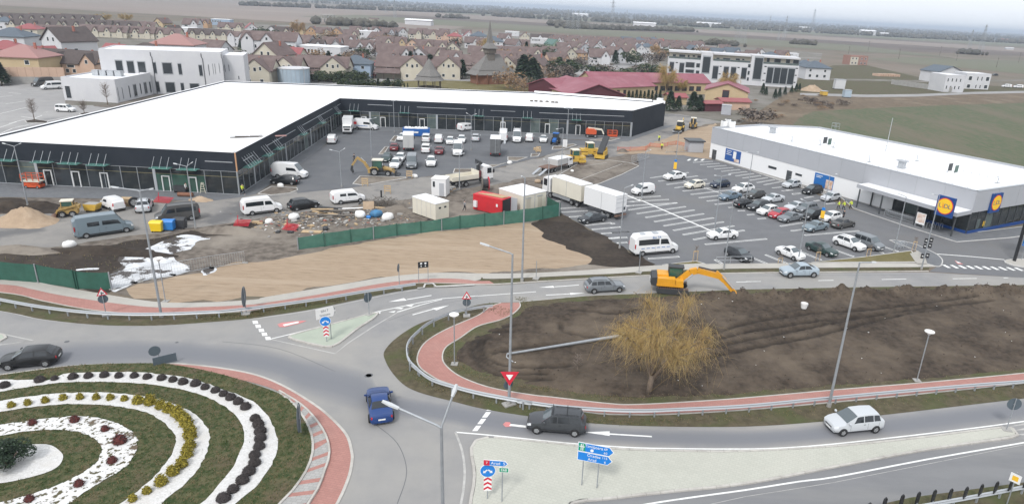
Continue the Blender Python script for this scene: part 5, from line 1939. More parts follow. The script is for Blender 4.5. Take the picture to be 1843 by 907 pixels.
def car(kind,L,H,Wd,hood,ws,roof,back,deck,belt=.92,hoodz=None,wr=.7,name=None,cat='car',glass='car_glass',wheel_r=.32,nwin=2,clad=False,rails=False,backwin=True,panel=False,tail_h=None,roofk=1.0,paint='paint_white',winback=None,rimz=None):
 root=th(name or kind,'parked car',cat)
 w=Wd/2
 x0=L/2
 hz_=hoodz or belt-.02
 zb=.2 if H<1.6 else .24
 dk=tail_h or belt+.06
 xc=x0-hood
 xr=xc-ws
 xe=xr-roof
 xd=xe-back
 st=[(x0,w*.62,zb+.12,.42,hz_*.68,w*.5,hz_*.7),
  (x0-.1,w*.86,zb+.03,.46,hz_*.78,w*.66,hz_*.84),
  (x0-.42,w*.97,zb,.52,hz_*.88,w*.78,hz_*.93),
  (xc,w,zb,.58,belt*.97,w*.84,hz_+.04),
  (xr,w,zb,.6,belt,w*wr*1.02,H-.045),
  (xr-roof*.5,w,zb,.6,belt+.015,w*wr,H),
  (xe,w,zb,.6,belt+.03,w*wr*.97,H-.05*roofk),
  (xd,w*.98,zb,.6,belt+.03,w*.8,dk+.03)]
 if deck>.05:
  st.append((-x0+.09,w*.93,zb+.04,.58,dk-.1,w*.76,dk))
 st.append((-x0,w*.8,zb+.14,.55,dk-.22,w*.68,dk-.12))
 B=Body(st)
 bmesh_=B.mesh()
 body=bmesh_.bd('body',paint,root,ang=38,fixn=True)
 B.screen(3.1,3.93).bd('windscreen','car_glass_pale' if glass=='car_glass' else glass,root,smooth=True)
 if backwin:
  B.screen(6.12,6.85).bd('rear_window',glass,root,smooth=True)
 # side windows between the windscreen pillar and the tail
 if not panel:
  a,b=3.62,6.4 if back>.3 else 6.0
  n=nwin
  for s in (1,-1):
   if n<0:
    B.patch(3.6,4.45,4.12,4.62,s,skew0=.3).bd('side_window',glass,root,smooth=True)
    B.patch(4.55,5.95,4.12,4.66,s,nt=6).bd('side_window',glass,root,smooth=True)
   for i in range(max(0,n)):
    t0=a+(b-a)*i/n+(.04 if i else 0)
    t1=a+(b-a)*(i+1)/n-.04
    B.patch(t0,t1,4.12,4.86,s,skew0=.3 if i==0 else 0,skew1=-.25 if i==n-1 and back>.3 else 0).bd('side_window',glass,root,smooth=True)
 else:
  for s in (1,-1):
   B.patch(3.55,4.75,4.12,4.62 if H<2.2 else 4.5,s,skew0=.3).bd('side_window',glass,root,smooth=True)
   if panel==2:
    B.patch(4.9,5.5,4.12,4.62 if H<2.2 else 4.5,s).bd('side_window',glass,root,smooth=True)
 hw=w
 for s in (1,-1):
  B.patch(.55,1.75,3.55,4.35,s,off=.01).bd('headlight','lamp_clear',root)
  n=len(st)
  if H>1.85:
   MB().bx(-x0+.0,-x0+.12,s*(w*.9)-.05,s*(w*.9)+.05,belt-.2,belt+.35).bd('taillight','lamp_red',root)
  else:
   B.patch(n-1.8,n-1.02,3.5,4.6,s,off=.012).bd('taillight','lamp_red',root)
  mb=MB()
  mb.add([(xc-.3,s*(w*.99),belt+.02),(xc-.3,s*(w+.2),belt+.04),(xc-.3,s*(w+.2),belt+.18),(xc-.3,s*(w*.99),belt+.15),(xc-.18,s*(w*.99),belt+.03),(xc-.17,s*(w+.16),belt+.05),(xc-.17,s*(w+.16),belt+.15),(xc-.18,s*(w*.99),belt+.13)],
   [(0,1,2,3),(7,6,5,4),(0,4,5,1),(1,5,6,2),(2,6,7,3),(3,7,4,0)])
  mb.bd('mirror','plastic' if clad else paint,root,fixn=True)
 MB().bx(x0-.06,x0+.012,-.26,.26,.38,.5).bd('license_plate','plate',root)
 MB().bx(-x0-.012,-x0+.06,-.26,.26,.55 if H<1.9 else .45,.67 if H<1.9 else .57).bd('license_plate','plate',root)
 MB().bx(x0-.09,x0+.006,-w*.45,w*.45,hz_*.58,hz_*.68).bd('grille','plastic',root)
 g=MB()
 for i in (3.4,4.95,6.0) if nwin >=2 else (3.4,4.8):
  if i>6.2:
   continue
  for s in (1,-1):
   for v0,v1 in ((2.3,3.0),(3.0,3.9)):
    p,q=B.pt(i,v0,s,.004),B.pt(i,v1,s,.004)
    d=Vc((.009,0,0))
    g.add([p-d,p+d,q+d,q-d],[(0,1,2,3)])
 if g.v:
  o=g.bd('door_gap','plastic',root)
  o['kind']='stuff'
 for s in (1,-1):
  p=B.pt(4.6,3.7,s,.012)
  MB().bx(p.x-.09,p.x+.09,p.y-.012,p.y+.012,p.z-.015,p.z+.015).bd('door_handle','plastic',root)
 if clad:
  mb=MB()
  mb.bx(-x0-.01,-x0+.2,-w*.86,w*.86,zb+.1,.46)
  mb.bx(x0-.3,x0-.02,-w*.78,w*.78,zb+.02,.38)
  o=mb.bd('bumper','plastic',root)
  o['kind']='stuff'
  for s in (1,-1):
   MB().bx(-L*.28,L*.28,s*w-.02,s*w+.012,.36,.5).bd('side_strip','plastic',root)
 if rails:
  for s in (1,-1):
   MB().tube([B.pt(4.2,5.6,s),B.pt(4.4,5.6,s)+Vc((0,0,.07)),B.pt(5.7,5.6,s)+Vc((0,0,.07)),B.pt(5.9,5.6,s)],.022,5).bd('roof_rail','plastic',root)
 xf,xb=x0-(.78 if L<4.9 else .95),-x0+(.82 if L<4.9 else 1.15)
 arches(root,(xf,xb),w,wheel_r+.05)
 add_wheels(root,(xf,xb),w+.03,wheel_r)
 return kit(root)
SEDAN=car('sedan',4.55,1.45,1.78,1.25,.8,1.0,.75,.7,belt=.92,wr=.66)
HATCH=car('hatchback',4.15,1.48,1.74,1.02,.85,1.55,.5,.06,belt=.93,wr=.7,tail_h=.98)
WAGON=car('station_wagon',4.6,1.5,1.78,1.2,.8,1.95,.42,.06,belt=.93,wr=.7,nwin=3,rails=True)
SUV=car('suv',4.6,1.66,1.86,1.15,.85,1.7,.6,.06,belt=1.02,wr=.68,wheel_r=.36,tail_h=1.08,rails=True)
COUPE_SUV=car('crossover',4.75,1.6,1.9,1.25,.9,1.15,1.05,.2,belt=1.02,wr=.66,wheel_r=.37,tail_h=1.1)
MPV=car('people_carrier',4.47,1.64,1.8,.95,1.05,1.85,.35,.06,belt=.98,wr=.72,nwin=3)
BEETLE=car('small_coupe',4.1,1.48,1.74,.95,.8,.75,1.0,.45,belt=.93,wr=.62,nwin=1,tail_h=.9)
ESTATE_BOX=car('roof_rack_wagon',4.45,1.64,1.74,1.1,.75,2.15,.25,.06,belt=.98,wr=.75,nwin=3,rails=True,clad=True)
CADDY=car('small_van',4.35,1.83,1.8,.85,.75,2.45,.12,.05,belt=1.05,wr=.82,cat='van',panel=1,backwin=False,clad=True,tail_h=1.5)
CADDY_W=car('small_window_van',4.35,1.82,1.8,.85,.75,2.45,.12,.05,belt=1.05,wr=.82,cat='van',nwin=3,tail_h=1.2)
TRANSIT=car('panel_van',5.1,1.98,1.95,.8,.85,3.1,.15,.05,belt=1.12,wr=.84,cat='van',panel=2,backwin=False,clad=True,wheel_r=.34,tail_h=1.75)
SPRINTER=car('high_roof_van',5.9,2.62,2.0,.85,.95,3.7,.15,.05,belt=1.25,wr=.86,cat='van',panel=1,backwin=False,clad=True,wheel_r=.35,tail_h=2.3)
SPRINTER_W=car('crew_van',6.4,2.7,2.0,.85,.95,4.2,.15,.05,belt=1.25,wr=.86,cat='van',panel=2,backwin=False,clad=True,wheel_r=.35,tail_h=2.35)
MINIBUS=car('minibus',6.6,2.75,2.0,.9,1.0,4.3,.18,.05,belt=1.3,wr=.85,cat='minibus',nwin=-1,backwin=False,clad=True,wheel_r=.36,tail_h=2.4)
MINIBUS_S=car('minibus',5.4,2.35,1.97,.8,.85,3.4,.18,.05,belt=1.2,wr=.84,cat='minibus',nwin=-1,backwin=False,clad=True,wheel_r=.34,tail_h=2.0)
# smoked side glass for the crew van is the default; pickup made from parts of its own
def V(kt,x,y,k,hd,label,paint='white',group=None,name=None,cat=None):
 p=G(x,y,k)
 p.z=.02
 rec={'body':'paint_'+paint,'mirror':'paint_'+paint}
 r=kt.put(p,radians(hd) if hd is not None else 0,label,group,rec)
 if cat:
  r['category']=cat
 return r
def hdg(a,b,k):
 return math.degrees(hd(G(*a,k),G(*b,k)))
gl='cars parked on the supermarket car park'
SL=hdg((507,250),(980,173),'b5')
SF=SL+180
V(COUPE_SUV,605,497,'b2',SF,'white crossover parked alone at the far end of the supermarket bays','white',gl)
V(HATCH,797,578,'b2',SF,'off white hatchback parked next to the small navy one','cream',gl)
V(HATCH,1040,570,'b2',SF,'dark navy hatchback parked beside an off white one','navy',gl)
V(SUV,1262,618,'b2',SF,'white five door car behind the blue grey saloon','white',gl)
V(SEDAN,1135,688,'b2',SF,'blue grey saloon at the near end of its bay row','steel_blue',gl)
V(HATCH,1378,672,'b2',SF,'black green hatchback between the blue grey saloon and a white car','bronze',gl)
V(SEDAN,1280,757,'b2',SL,'black saloon with its red tail lights towards the road','black',gl)
V(SEDAN,1548,712,'b2',SF,'long silver saloon parked across from the black saloon','silver',gl)
V(WAGON,1412,782,'b2',SF,'charcoal estate between the black saloon and a white hatchback','dark_grey',gl)
V(HATCH,1500,828,'b2',SF,'white hatchback parked beside the bright red car','white',gl)
V(HATCH,1612,860,'b2',SF,'bright red hatchback, the only red car on the car park','red',gl)
V(SEDAN,1768,790,'b2',SF,'pale silver saloon behind the bright red hatchback','silver',gl)
V(SEDAN,1712,893,'b2',SF,'mid grey saloon beside the bright red hatchback','grey',gl)
V(HATCH,1728,572,'b2',SF,'silver hatchback parked close to the white supermarket wall','silver',gl)
V(CADDY,302,636,'b2',SF,'small white panel van parked beside the white trailer','white')
V(MPV,252,282,'b3',SF,'black people carrier in the bays along the supermarket wall','black',gl)
V(HATCH,388,333,'b3',SF,'silver hatchback nearest the walking group in yellow vests','silver',gl)
V(WAGON,208,416,'b3',SF,'dark grey estate behind the mid grey saloon','grey',gl)
V(MPV,252,468,'b3',SF,'black people carrier next to the orange banner post','black',gl)
V(HATCH,385,482,'b3',SF,'white hatchback half hidden behind two grey cars','white',gl)
V(SEDAN,272,553,'b3',SF,'light grey green saloon at the road end of the bays','grey_blue',gl)
V(SEDAN,478,530,'b3',SL,'bronze grey saloon at the end of the row nose towards the shop','bronze',gl)
RH=hdg((720,655),(890,712),'b3')
V(BEETLE,88,752,'b3',RH,'round white small coupe by the road side grass','white',gl)
V(SEDAN,322,722,'b3',RH,'dark green saloon in the road side bays','green',gl)
V(SUV,525,682,'b3',RH,'large white suv with dark roof glass in the road side bays','white',gl)
V(CADDY_W,668,682,'b3',RH,'grey high roofed car beside the large white suv','grey',gl,cat='car')
V(HATCH,1222,560,'b5',RH,'dark grey hatchback behind the low railing by the road','dark_grey',gl)
V(COUPE_SUV,150,888,'b3',hdg((300,880),(0,885),'b3'),'pale blue coupe shaped suv driving along the upper road','light_blue')
V(SEDAN,1060,365,'b5',hdg((1160,390),(1010,400),'b5'),'old white saloon parked across the bay lines','white',gl)
V(MINIBUS,405,505,'b5',hdg((330,545),(605,520),'b5'),'white minibus with long black window band and blue lettering','white')
V(SEDAN,1415,528,'b1',hdg((1510,525),(1350,550),'b1'),'dark slate saloon parked beside the white trailer','dark_grey',gl)
# on the roads
V(HATCH,225,808,'b6',hdg((365,822),(90,850),'b6'),'black hatchback on the roundabout at the left edge','black')
V(SEDAN,790,310,'c1',hdg((795,360),(772,200),'c1'),'bright blue saloon driving away on the roundabout','blue')
V(ESTATE_BOX,540,350,'c2',hdg((675,385),(388,362),'c2'),'charcoal boxy estate with roof bars at the give way line','dark_grey')
V(MPV,700,405,'c3',hdg((840,425),(615,447),'c3'),'silver people carrier driving on the lower road','silver')
V(WAGON,825,190,'c4',hdg((775,205),(930,196),'c4'),'slate grey estate on the upper road by the willow','grey')
# building site track
V(SPRINTER_W,745,752,'a5',hdg((670,790),(925,752),'a5'),'long grey blue crew van parked on the site track','grey_blue')
V(MINIBUS_S,1265,655,'a5',hdg((1400,660),(1130,690),'a5'),'dark grey minibus with black windows behind the bins','bronze')
V(CADDY,805,575,'a5',hdg((850,600),(760,560),'a5'),'small white van with red mark beside the silver suv','white')
V(SUV,1028,580,'a5',hdg((1010,600),(1040,520),'a5'),'silver suv with black trim seen from behind','silver')
V(MINIBUS_S,65,335,'a8',hdg((15,375),(210,350),'a8'),'white minibus with black side windows on the site track','white')
V(MPV,465,295,'a8',hdg((415,318),(590,290),'a8'),'black people carrier beside the rubble heap','black')
V(TRANSIT,890,235,'a8',hdg((835,260),(1015,240),'a8'),'white panel van with two side windows beside the timber heap','white')
# shop car park
gs='vehicles on the shop car park'
V(SPRINTER,335,745,'a6',hdg((165,760),(510,780),'a6'),'long white high roof van in front of the black shop corner','white',gs)
V(WAGON,285,805,'a6',hdg((370,825),(195,815),'a6'),'black estate parked in front of the long white van','black',gs)
V(CADDY,738,412,'a6',hdg((725,440),(760,380),'a6'),'small white van seen from behind near the shop corner','white',gs)
V(SPRINTER,1060,285,'a6',hdg((975,290),(1135,300),'a6'),'white van with red and blue side print beside a box truck','white',gs)
V(TRANSIT,1625,262,'a6',hdg((1690,270),(1540,270),'a6'),'white van with blue rear by the far shopfront','white',gs)
V(HATCH,1412,385,'a6',hdg((1430,370),(1395,395),'a6'),'white hatchback behind the grey box truck','white',gs)
V(CADDY_W,1640,400,'a6',hdg((1635,415),(1648,375),'a6'),'white window van in the row nearest the blue skip','white',gs,cat='van')
V(CADDY,1760,408,'a6',hdg((1755,425),(1768,380),'a6'),'white van parked right of the window van','white',gs)
V(CADDY_W,1638,500,'a6',hdg((1633,515),(1645,470),'a6'),'white window van beside the grey box truck','white',gs,cat='van')
V(HATCH,1335,480,'a6',hdg((1330,495),(1345,450),'a6'),'dark red hatchback left of the grey box truck','dark_red',gs)
V(SEDAN,1765,512,'a6',hdg((1760,525),(1772,485),'a6'),'dark red saloon in the middle of the shop car park','dark_red',gs)
V(HATCH,1262,585,'a6',hdg((1280,560),(1245,610),'a6'),'dark green hatchback behind the backhoe','green',gs)
V(SUV,1348,645,'a6',hdg((1370,610),(1325,665),'a6'),'white suv nearest the backhoe bucket','white',gs)
V(HATCH,1390,585,'a6',hdg((1405,560),(1375,605),'a6'),'white hatchback behind the white suv by the backhoe','white',gs)
V(MINIBUS_S,1502,640,'a6',hdg((1508,600),(1496,670),'a6'),'grey tall van facing the road beside the white suv','grey',gs,cat='van')
V(SUV,1686,625,'a6',hdg((1690,590),(1682,650),'a6'),'white off-roader with black trim facing the site road','white',gs)
V(TRANSIT,215,295,'a7',hdg((170,300),(255,290),'a7'),'white and blue van close to the far shopfront','white',gs)
V(MPV,300,390,'a7',hdg((298,405),(310,350),'a7'),'silver people carrier seen from behind near the middle lamp','silver',gs)
V(SPRINTER,565,385,'a7',hdg((562,410),(572,330),'a7'),'white high van with a ramp at its open rear','white',gs)
V(SPRINTER,695,395,'a7',hdg((700,330),(692,425),'a7'),'white van with roof rack facing the road','white',gs)
V(CADDY,816,395,'a7',hdg((812,415),(825,360),'a7'),'small white van right of the roof rack van','white',gs)
V(SEDAN,950,400,'a7',hdg((955,370),(945,415),'a7'),'white saloon facing the road, rightmost in its row','white',gs)
V(HATCH,55,420,'a7',hdg((65,380),(45,430),'a7'),'white hatchback left of the white van facing the road','white',gs)
V(HATCH,165,405,'a7',hdg((170,380),(160,430),'a7'),'white hatchback hidden behind the white van','white',gs)
V(SPRINTER,130,520,'a7',hdg((145,440),(118,550),'a7'),'white tall van facing the site road in the front row','white',gs)
# school car park and village lane
V(CADDY_W,470,795,'a1',hdg((410,800),(520,805),'a1'),'white window van alone on the school car park','white',cat='van')
V(MINIBUS_S,370,635,'a1',hdg((420,640),(310,645),'a1'),'white minibus parked by the low school wing','white')
V(SPRINTER,305,612,'a1',hdg((370,615),(250,625),'a1'),'black and white van behind the white school minibus','bronze')
V(HATCH,513,140,'o',195,'white car under the brown carport','white')
V(SPRINTER,470,143,'o',195,'white van parked in front of the cream house','white')
V(HATCH,681,137,'o',190,'white hatchback parked on the lane by the brown fence','white')
V(HATCH,671,139,'o',190,'red hatchback beside the white one on the village lane','red')
V(HATCH,712,138,'o',190,'dark teal car parked before the cream gable house','green')
V(HATCH,1061,122,'o',30,'dark car driving on the village road','dark_grey')
V(HATCH,1162,104,'o',200,'white car on the village road far end','white')
V(TRANSIT,1811,158,'o',175,'left white van parked beyond the white villas','white')
V(TRANSIT,1832,159,'o',175,'right white van parked beyond the white villas','white')
V(HATCH,1454,139,'o',170,'blue car on the lane right of the apartment block','blue')
V(SUV,1790,137,'o',190,'black car beside the white villas','black')
# small prints on vehicles
mbus=[o for o in col.objects if o.get('label','').startswith('white minibus with long black')][0]
for s in (-1,):
 lettering('Bus TA',.42,'poster_blue',mbus,(-.2,s*.93,2.45),(pi/2+.12,0,0))
 for i in range(6):
  MB().bx(-2.4+i*.75,-1.9+i*.75,s*1.0-.006,s*1.0+.006,1.02,1.1).bd('side_print','poster_blue',mbus)
MB().bx(-.4,.3,-.35,.35,2.77,2.86).bd('roof_hatch','steel',mbus)
MB().bx(-2.2,-1.6,-.3,.3,2.74,2.83).bd('roof_hatch','steel',mbus)
vv=[o for o in col.objects if o.get('label','').startswith('white van with red and blue')][0]
MB().bx(-2.6,-1.9,-1.0,-.985,1.3,1.9).bd('red_print','logo_red',vv)
MB().bx(-2.2,.8,-1.02,-1.0,.95,1.05).bd('blue_print','poster_blue',vv)
for s in (-1,1):
 vv=[o for o in col.objects if o.get('label','').startswith('white van with roof rack')][0]
 MB().tube([(1,s*.7,2.65),(1,s*.7,2.85),(-2.6,s*.7,2.85),(-2.6,s*.7,2.65)],.05,5).bd('roof_rack','steel',vv)
vv=[o for o in col.objects if o.get('label','').startswith('white high van with a ramp')][0]
MB().bar((-2.95,-.4,.6),(-5,-.4,.05),.5,.06).bd('ramp','steel',vv)
lg=[o for o in col.objects if o.get('label','').startswith('charcoal boxy estate')][0]
for x in (.35,-.75):
 MB().tube([(x,-.68,1.7),(x,.68,1.7)],.03,5).bd('roof_bar','plastic',lg)
# ------------------------------------------------------------------ trucks
def wheels_at(root,xs,y,r=.48,wd=.32):
 add_wheels(root,xs,y+wd*.36,r,wd)
def truck_cab(root,x,w,z0,z1,paint='paint_white',ln=1.9):
 """flat fronted cab whose front is at x"""
 prof=[(x,z0),(x,z0+.9),(x-.25,z1-.15),(x-.5,z1),(x-ln,z1),(x-ln,z0)]
 mb=MB()
 n=len(prof)
 vs=[(u,-w/2,z) for u,z in prof]+[(u,w/2,z) for u,z in prof]
 mb.add(vs,[(i,n+i,n+(i+1) % n,(i+1) % n) for i in range(n)]+[tuple(range(n)),tuple(range(2*n-1,n-1,-1))])
 mb.bd('cab',paint,root,fixn=True)
 h=z1-z0
 MB().add([(x+.01,-w*.44,z0+.98),(x+.01,w*.44,z0+.98),(x-.24,w*.42,z1-.2),(x-.24,-w*.42,z1-.2)],[(0,1,2,3)]).bd('windscreen','car_glass',root)
 for s in (-1,1):
  MB().bx(x-1.25,x-.35,s*w/2-.012,s*w/2+.012,z0+.95,z1-.3).bd('side_window','car_glass',root)
  MB().bx(x-.02,x+.03,s*w*.36-.18,s*w*.36+.18,z0+.15,z0+.32).bd('headlight','lamp_clear',root)
  MB().bx(x-.15,x+.12,s*(w/2+.16)-.09,s*(w/2+.16)+.09,z0+1.0,z0+1.6).bd('mirror','plastic',root)
 MB().bx(x-.05,x+.04,-w*.44,w*.44,z0-.25,z0+.1).bd('bumper','plastic',root)
 MB().bx(x-.01,x+.03,-w*.32,w*.32,z0+.38,z0+.8).bd('grille','plastic',root)
def box_truck(label,x,y,k,hd,boxm,capm,L=6.5,bh=2.3,cabc='paint_white'):
 t=th('box_truck',label,'truck',G(x,y,k)+Vc((0,0,.02)),radians(hd))
 MB().bx(-L/2,L/2-1.75,-1.08,1.08,.85,.85+bh).bd('box',boxm,t)
 MB().bx(-L/2-.02,L/2-1.73,-1.1,1.1,.85+bh,.93+bh).bd('box_roof',capm,t)
 mb=MB()
 for u in (-1.08,1.03):
  mb.bx(-L/2-.03,-L/2,u,u+.05,.85,.85+bh)
 MB().bx(-L/2-.04,-L/2,-.03,.03,.85,.85+bh).bd('door_seam','steel',t)
 for s in (-1,1):
  MB().bx(-L/2-.06,-L/2,s*.95-.1,s*.95+.1,.6,.8).bd('taillight','lamp_red',t)
 MB().bx(-L/2,L/2-1.6,-.5,.5,.55,.84).bd('chassis','machine_dark',t)
 truck_cab(t,L/2,1.95,.55,2.15,cabc,1.7)
 wheels_at(t,(L/2-.95,-L/2+1.2),.95,.38,.26)
 return t
box_truck('white box truck facing the camera by the shop corner',890,310,'a6',hdg((905,260),(865,350),'a6'),'paint_white','paint_white',6.3,2.5)
box_truck('box truck with grey curtain rear beside the dark red hatchback',1472,470,'a6',hdg((1470,500),(1482,400),'a6'),'tarp_pale','paint_white',6.5,2.6)
box_truck('box truck with dark grey curtain rear standing alone on the asphalt',490,520,'a7',hdg((487,550),(500,450),'a7'),'tarp_grey','paint_white',6.5,2.9)
# refrigerated lorry with trailer
pf,pr=G(1000,285,'b1'),G(1345,400,'b1')
h_=hd(G(1250,370,'b1'),G(1010,285,'b1'))
c=G(1175,330,'b1')
t=th('box_lorry','white lorry with cream box body and black cab rear','lorry',c+Vc((0,0,.02)),h_)
MB().bx(-4.6,2.5,-1.25,1.25,1.15,3.75).bd('box','cabin_cream',t)
MB().bx(-4.62,2.52,-1.27,1.27,3.75,3.83).bd('box_roof','paint_white',t)
MB().bx(-1.1,-1.04,-1.27,1.27,1.15,3.74).bd('seam','steel',t)
MB().bx(-4.6,4.2,-.5,.5,.7,1.14).bd('chassis','machine_dark',t)
MB().bx(2.55,2.9,-1.0,1.0,1.1,3.2).bd('cooling_unit','machine_dark',t)
truck_cab(t,5.0,2.45,.95,3.35,'paint_white',2.0)
for s in (-1,1):
 MB().bx(-2.0,2.3,s*1.2-.03,s*1.2+.03,.55,1.05).bd('side_skirt','steel',t)
wheels_at(t,(3.9,2.9,-2.4,-3.7),1.1)
c2=c-Vc((cos(h_),sin(h_),0))*8.6
t=th('box_trailer','white box trailer behind the cream boxed lorry','trailer',Vc((c2.x,c2.y,.02)),h_+.03)
MB().bx(-3.6,3.2,-1.25,1.25,1.1,3.8).bd('box','paint_white',t)
MB().bx(-3.62,3.22,-1.27,1.27,3.8,3.87).bd('box_roof','paint_white',t)
for z in (1.9,2.7,3.3):
 MB().bx(-3.63,-3.6,-1.1,1.1,z,z+.04).bd('door_rib','steel',t)
MB().bx(-3.68,-3.62,-.95,-.5,1.4,1.95).bd('fan_panel','steel',t)
MB().cyl((-3.7,-.72,1.68),(-3.67,-.72,1.68),.18,n=12).bd('fan','machine_dark',t)
MB().bx(-.6,-.55,-1.27,1.27,1.1,3.8).bd('seam','steel',t)
MB().bx(-3.6,3.2,-.5,.5,.7,1.1).bd('chassis','machine_dark',t)
MB().bx(-3.75,-3.4,-1.2,1.2,.55,.8).bd('rear_bumper','rust',t)
MB().bar((3.2,0,.75),(4.3,0,.75),.18,.15).bd('tow_bar','machine_dark',t)
wheels_at(t,(-.9,-2.1),1.1)
# tipper with loading crane
pa,pb=G(60,830,'a7'),G(410,775,'a7')
t=th('crane_truck','white tipper truck with a folded dark loading crane','truck',G(235,815,'a7')+Vc((0,0,.02)),hd(G(60,855,'a7'),G(400,805,'a7')))
bed=MB()
bed.bx(-4.0,1.3,-1.2,1.2,1.25,1.4)
for b in ((-4.0,1.3,-1.22,-1.15),(-4.0,1.3,1.15,1.22)):
 bed.bx(b[0],b[1],b[2],b[3],1.4,2.0)
bed.bx(1.23,1.3,-1.2,1.2,1.4,2.6)
bed.bx(-4.05,-3.98,-1.2,1.2,1.4,2.0)
bed.bd('tipper_bed','cabin_cream',t)
MB().bx(-3.9,3.8,-.5,.5,.75,1.2).bd('chassis','machine_dark',t)
truck_cab(t,4.3,2.4,1.0,3.2,'paint_white',1.9)
cr=MB()
cr.bar((1.9,0,1.2),(1.9,0,3.3),.45,.45)
cr.bar((1.9,0,3.2),(1.9,-1.1,3.9),.3,.3)
cr.bar((1.9,-1.1,3.9),(2.0,.9,4.1),.26,.26)
cr.bar((2.0,.9,4.1),(2.6,1.1,3.4),.2,.2)
for i in range(5):
 cr.tube([(1.75,-.9+i*.4,3.4),(1.9,-.7+i*.4,4.2),(2.1,-.5+i*.4,3.5)],.05,5)
cr.bd('loading_crane','machine_dark',t)
MB().bx(1.6,2.2,-.5,.5,1.2,2.4).bd('crane_base','paint_dark_red',t)
wheels_at(t,(3.2,-1.3,-2.6),1.05)
# flatbed with ramps
t=th('ramp_lorry','grey topped flatbed lorry with two loading ramps lowered at the rear','lorry',G(1070,672,'a7')+Vc((0,0,.02)),hd(G(930,735,'a7'),G(1200,660,'a7')))
MB().bx(-1.2,2.2,-1.2,1.2,1.15,2.3).bd('canvas_body','tarp_pale',t)
MB().bx(-1.2,2.2,-1.22,1.22,2.3,2.36).bd('canvas_top','paint_white',t)
MB().bx(-4.2,2.3,-1.2,1.2,.95,1.13).bd('deck','rust',t)
MB().bx(-4,3.5,-.5,.5,.6,.94).bd('chassis','machine_dark',t)
for s in (-.75,.75):
 MB().bar((-4.2,s,.95),(-6.6,s,.06),.5,.1).bd('ramp','steel',t)
truck_cab(t,4.2,2.3,.7,2.3,'paint_white',1.7)
wheels_at(t,(3.2,-1.8,-2.9),1.0,.4,.28)
# blue skip
t=th('waste_skip','large blue waste skip filled with white sacks','skip',G(1545,345,'a6')+Vc((0,0,.02)),hd(G(1410,345,'a6'),G(1680,350,'a6')))
mb=MB()
L_,w_=6.2,2.3
for b in ((-L_/2,L_/2,-w_/2,-w_/2+.1),(-L_/2,L_/2,w_/2-.1,w_/2),(-L_/2,-L_/2+.1,-w_/2+.1,w_/2-.1),(L_/2-.1,L_/2,-w_/2+.1,w_/2-.1)):
 mb.bx(b[0],b[1],b[2],b[3],.15,1.8)
mb.bx(-L_/2+.1,L_/2-.1,-w_/2+.1,w_/2-.1,.15,.3)
mb.bd('shell','skip_blue',t)
for i in range(9):
 MB().bx(-L_/2+.3+i*.7,-L_/2+.4+i*.7,-w_/2-.08,-w_/2,.15,1.75).bd('rib','skip_blue',t)
MB().bx(-.5,.5,-w_/2-.1,-w_/2-.085,.8,1.2).bd('emblem','paint_white',t)
for i in range(7):
 MB().lathe([(0,-.3),(.6,-.1),(.55,.35),(.2,.55),(0,.58)],8).bd('sack','paint_white',t,loc=(-2.3+i*.75,ru(-.5,.5),1.55))
MB().bx(-2.6,2.6,-.8,.8,.3,1.5).bd('rubbish','tarp_pale',t)
# ------------------------------------------------------------------ construction machines
def tyres(root,xs,y,r,wd):
 for x in xs:
  for s in (1,-1):
   a,b=wheel(r,wd)
   o=put('wheel',a,root,(x,s*y,r))
   put('rim',b,o)
def cabin(root,x0,x1,y0,y1,z0,z1,roofm,postm='machine_dark',lean=.12):
 """glazed machine cab: posts, panes, roof"""
 for (x,y) in ((x0,y0),(x1,y0),(x1,y1),(x0,y1)):
  MB().bar((x,y,z0),(x-(lean if x==x1 else 0),y,z1),.1,.1).bd('cab_post',postm,root)
 g=.03
 MB().bx(x0+g,x1-lean-g,y0-.01,y0+.02,z0+.45,z1-.05).bd('cab_window','glass_green',root)
 MB().bx(x0+g,x1-lean-g,y1-.02,y1+.01,z0+.45,z1-.05).bd('cab_window','glass_green',root)
 MB().add([(x1+.01,y0+.06,z0+.1),(x1+.01,y1-.06,z0+.1),(x1-lean+.01,y1-.06,z1-.05),(x1-lean+.01,y0+.06,z1-.05)],[(0,1,2,3)]).bd('cab_window','glass_dark',root)
 MB().bx(x0-.02,x0+.01,y0+.06,y1-.06,z0+.4,z1-.05).bd('cab_window','glass_dark',root)
 MB().bx(x0+.03,x1-.03,y0+.03,y1-.03,z0,z0+.45).bd('cab_base',postm,root)
 MB().bx(x0-.08,x1+.05,y0-.08,y1+.08,z1,z1+.14).bd('cab_roof',roofm,root)
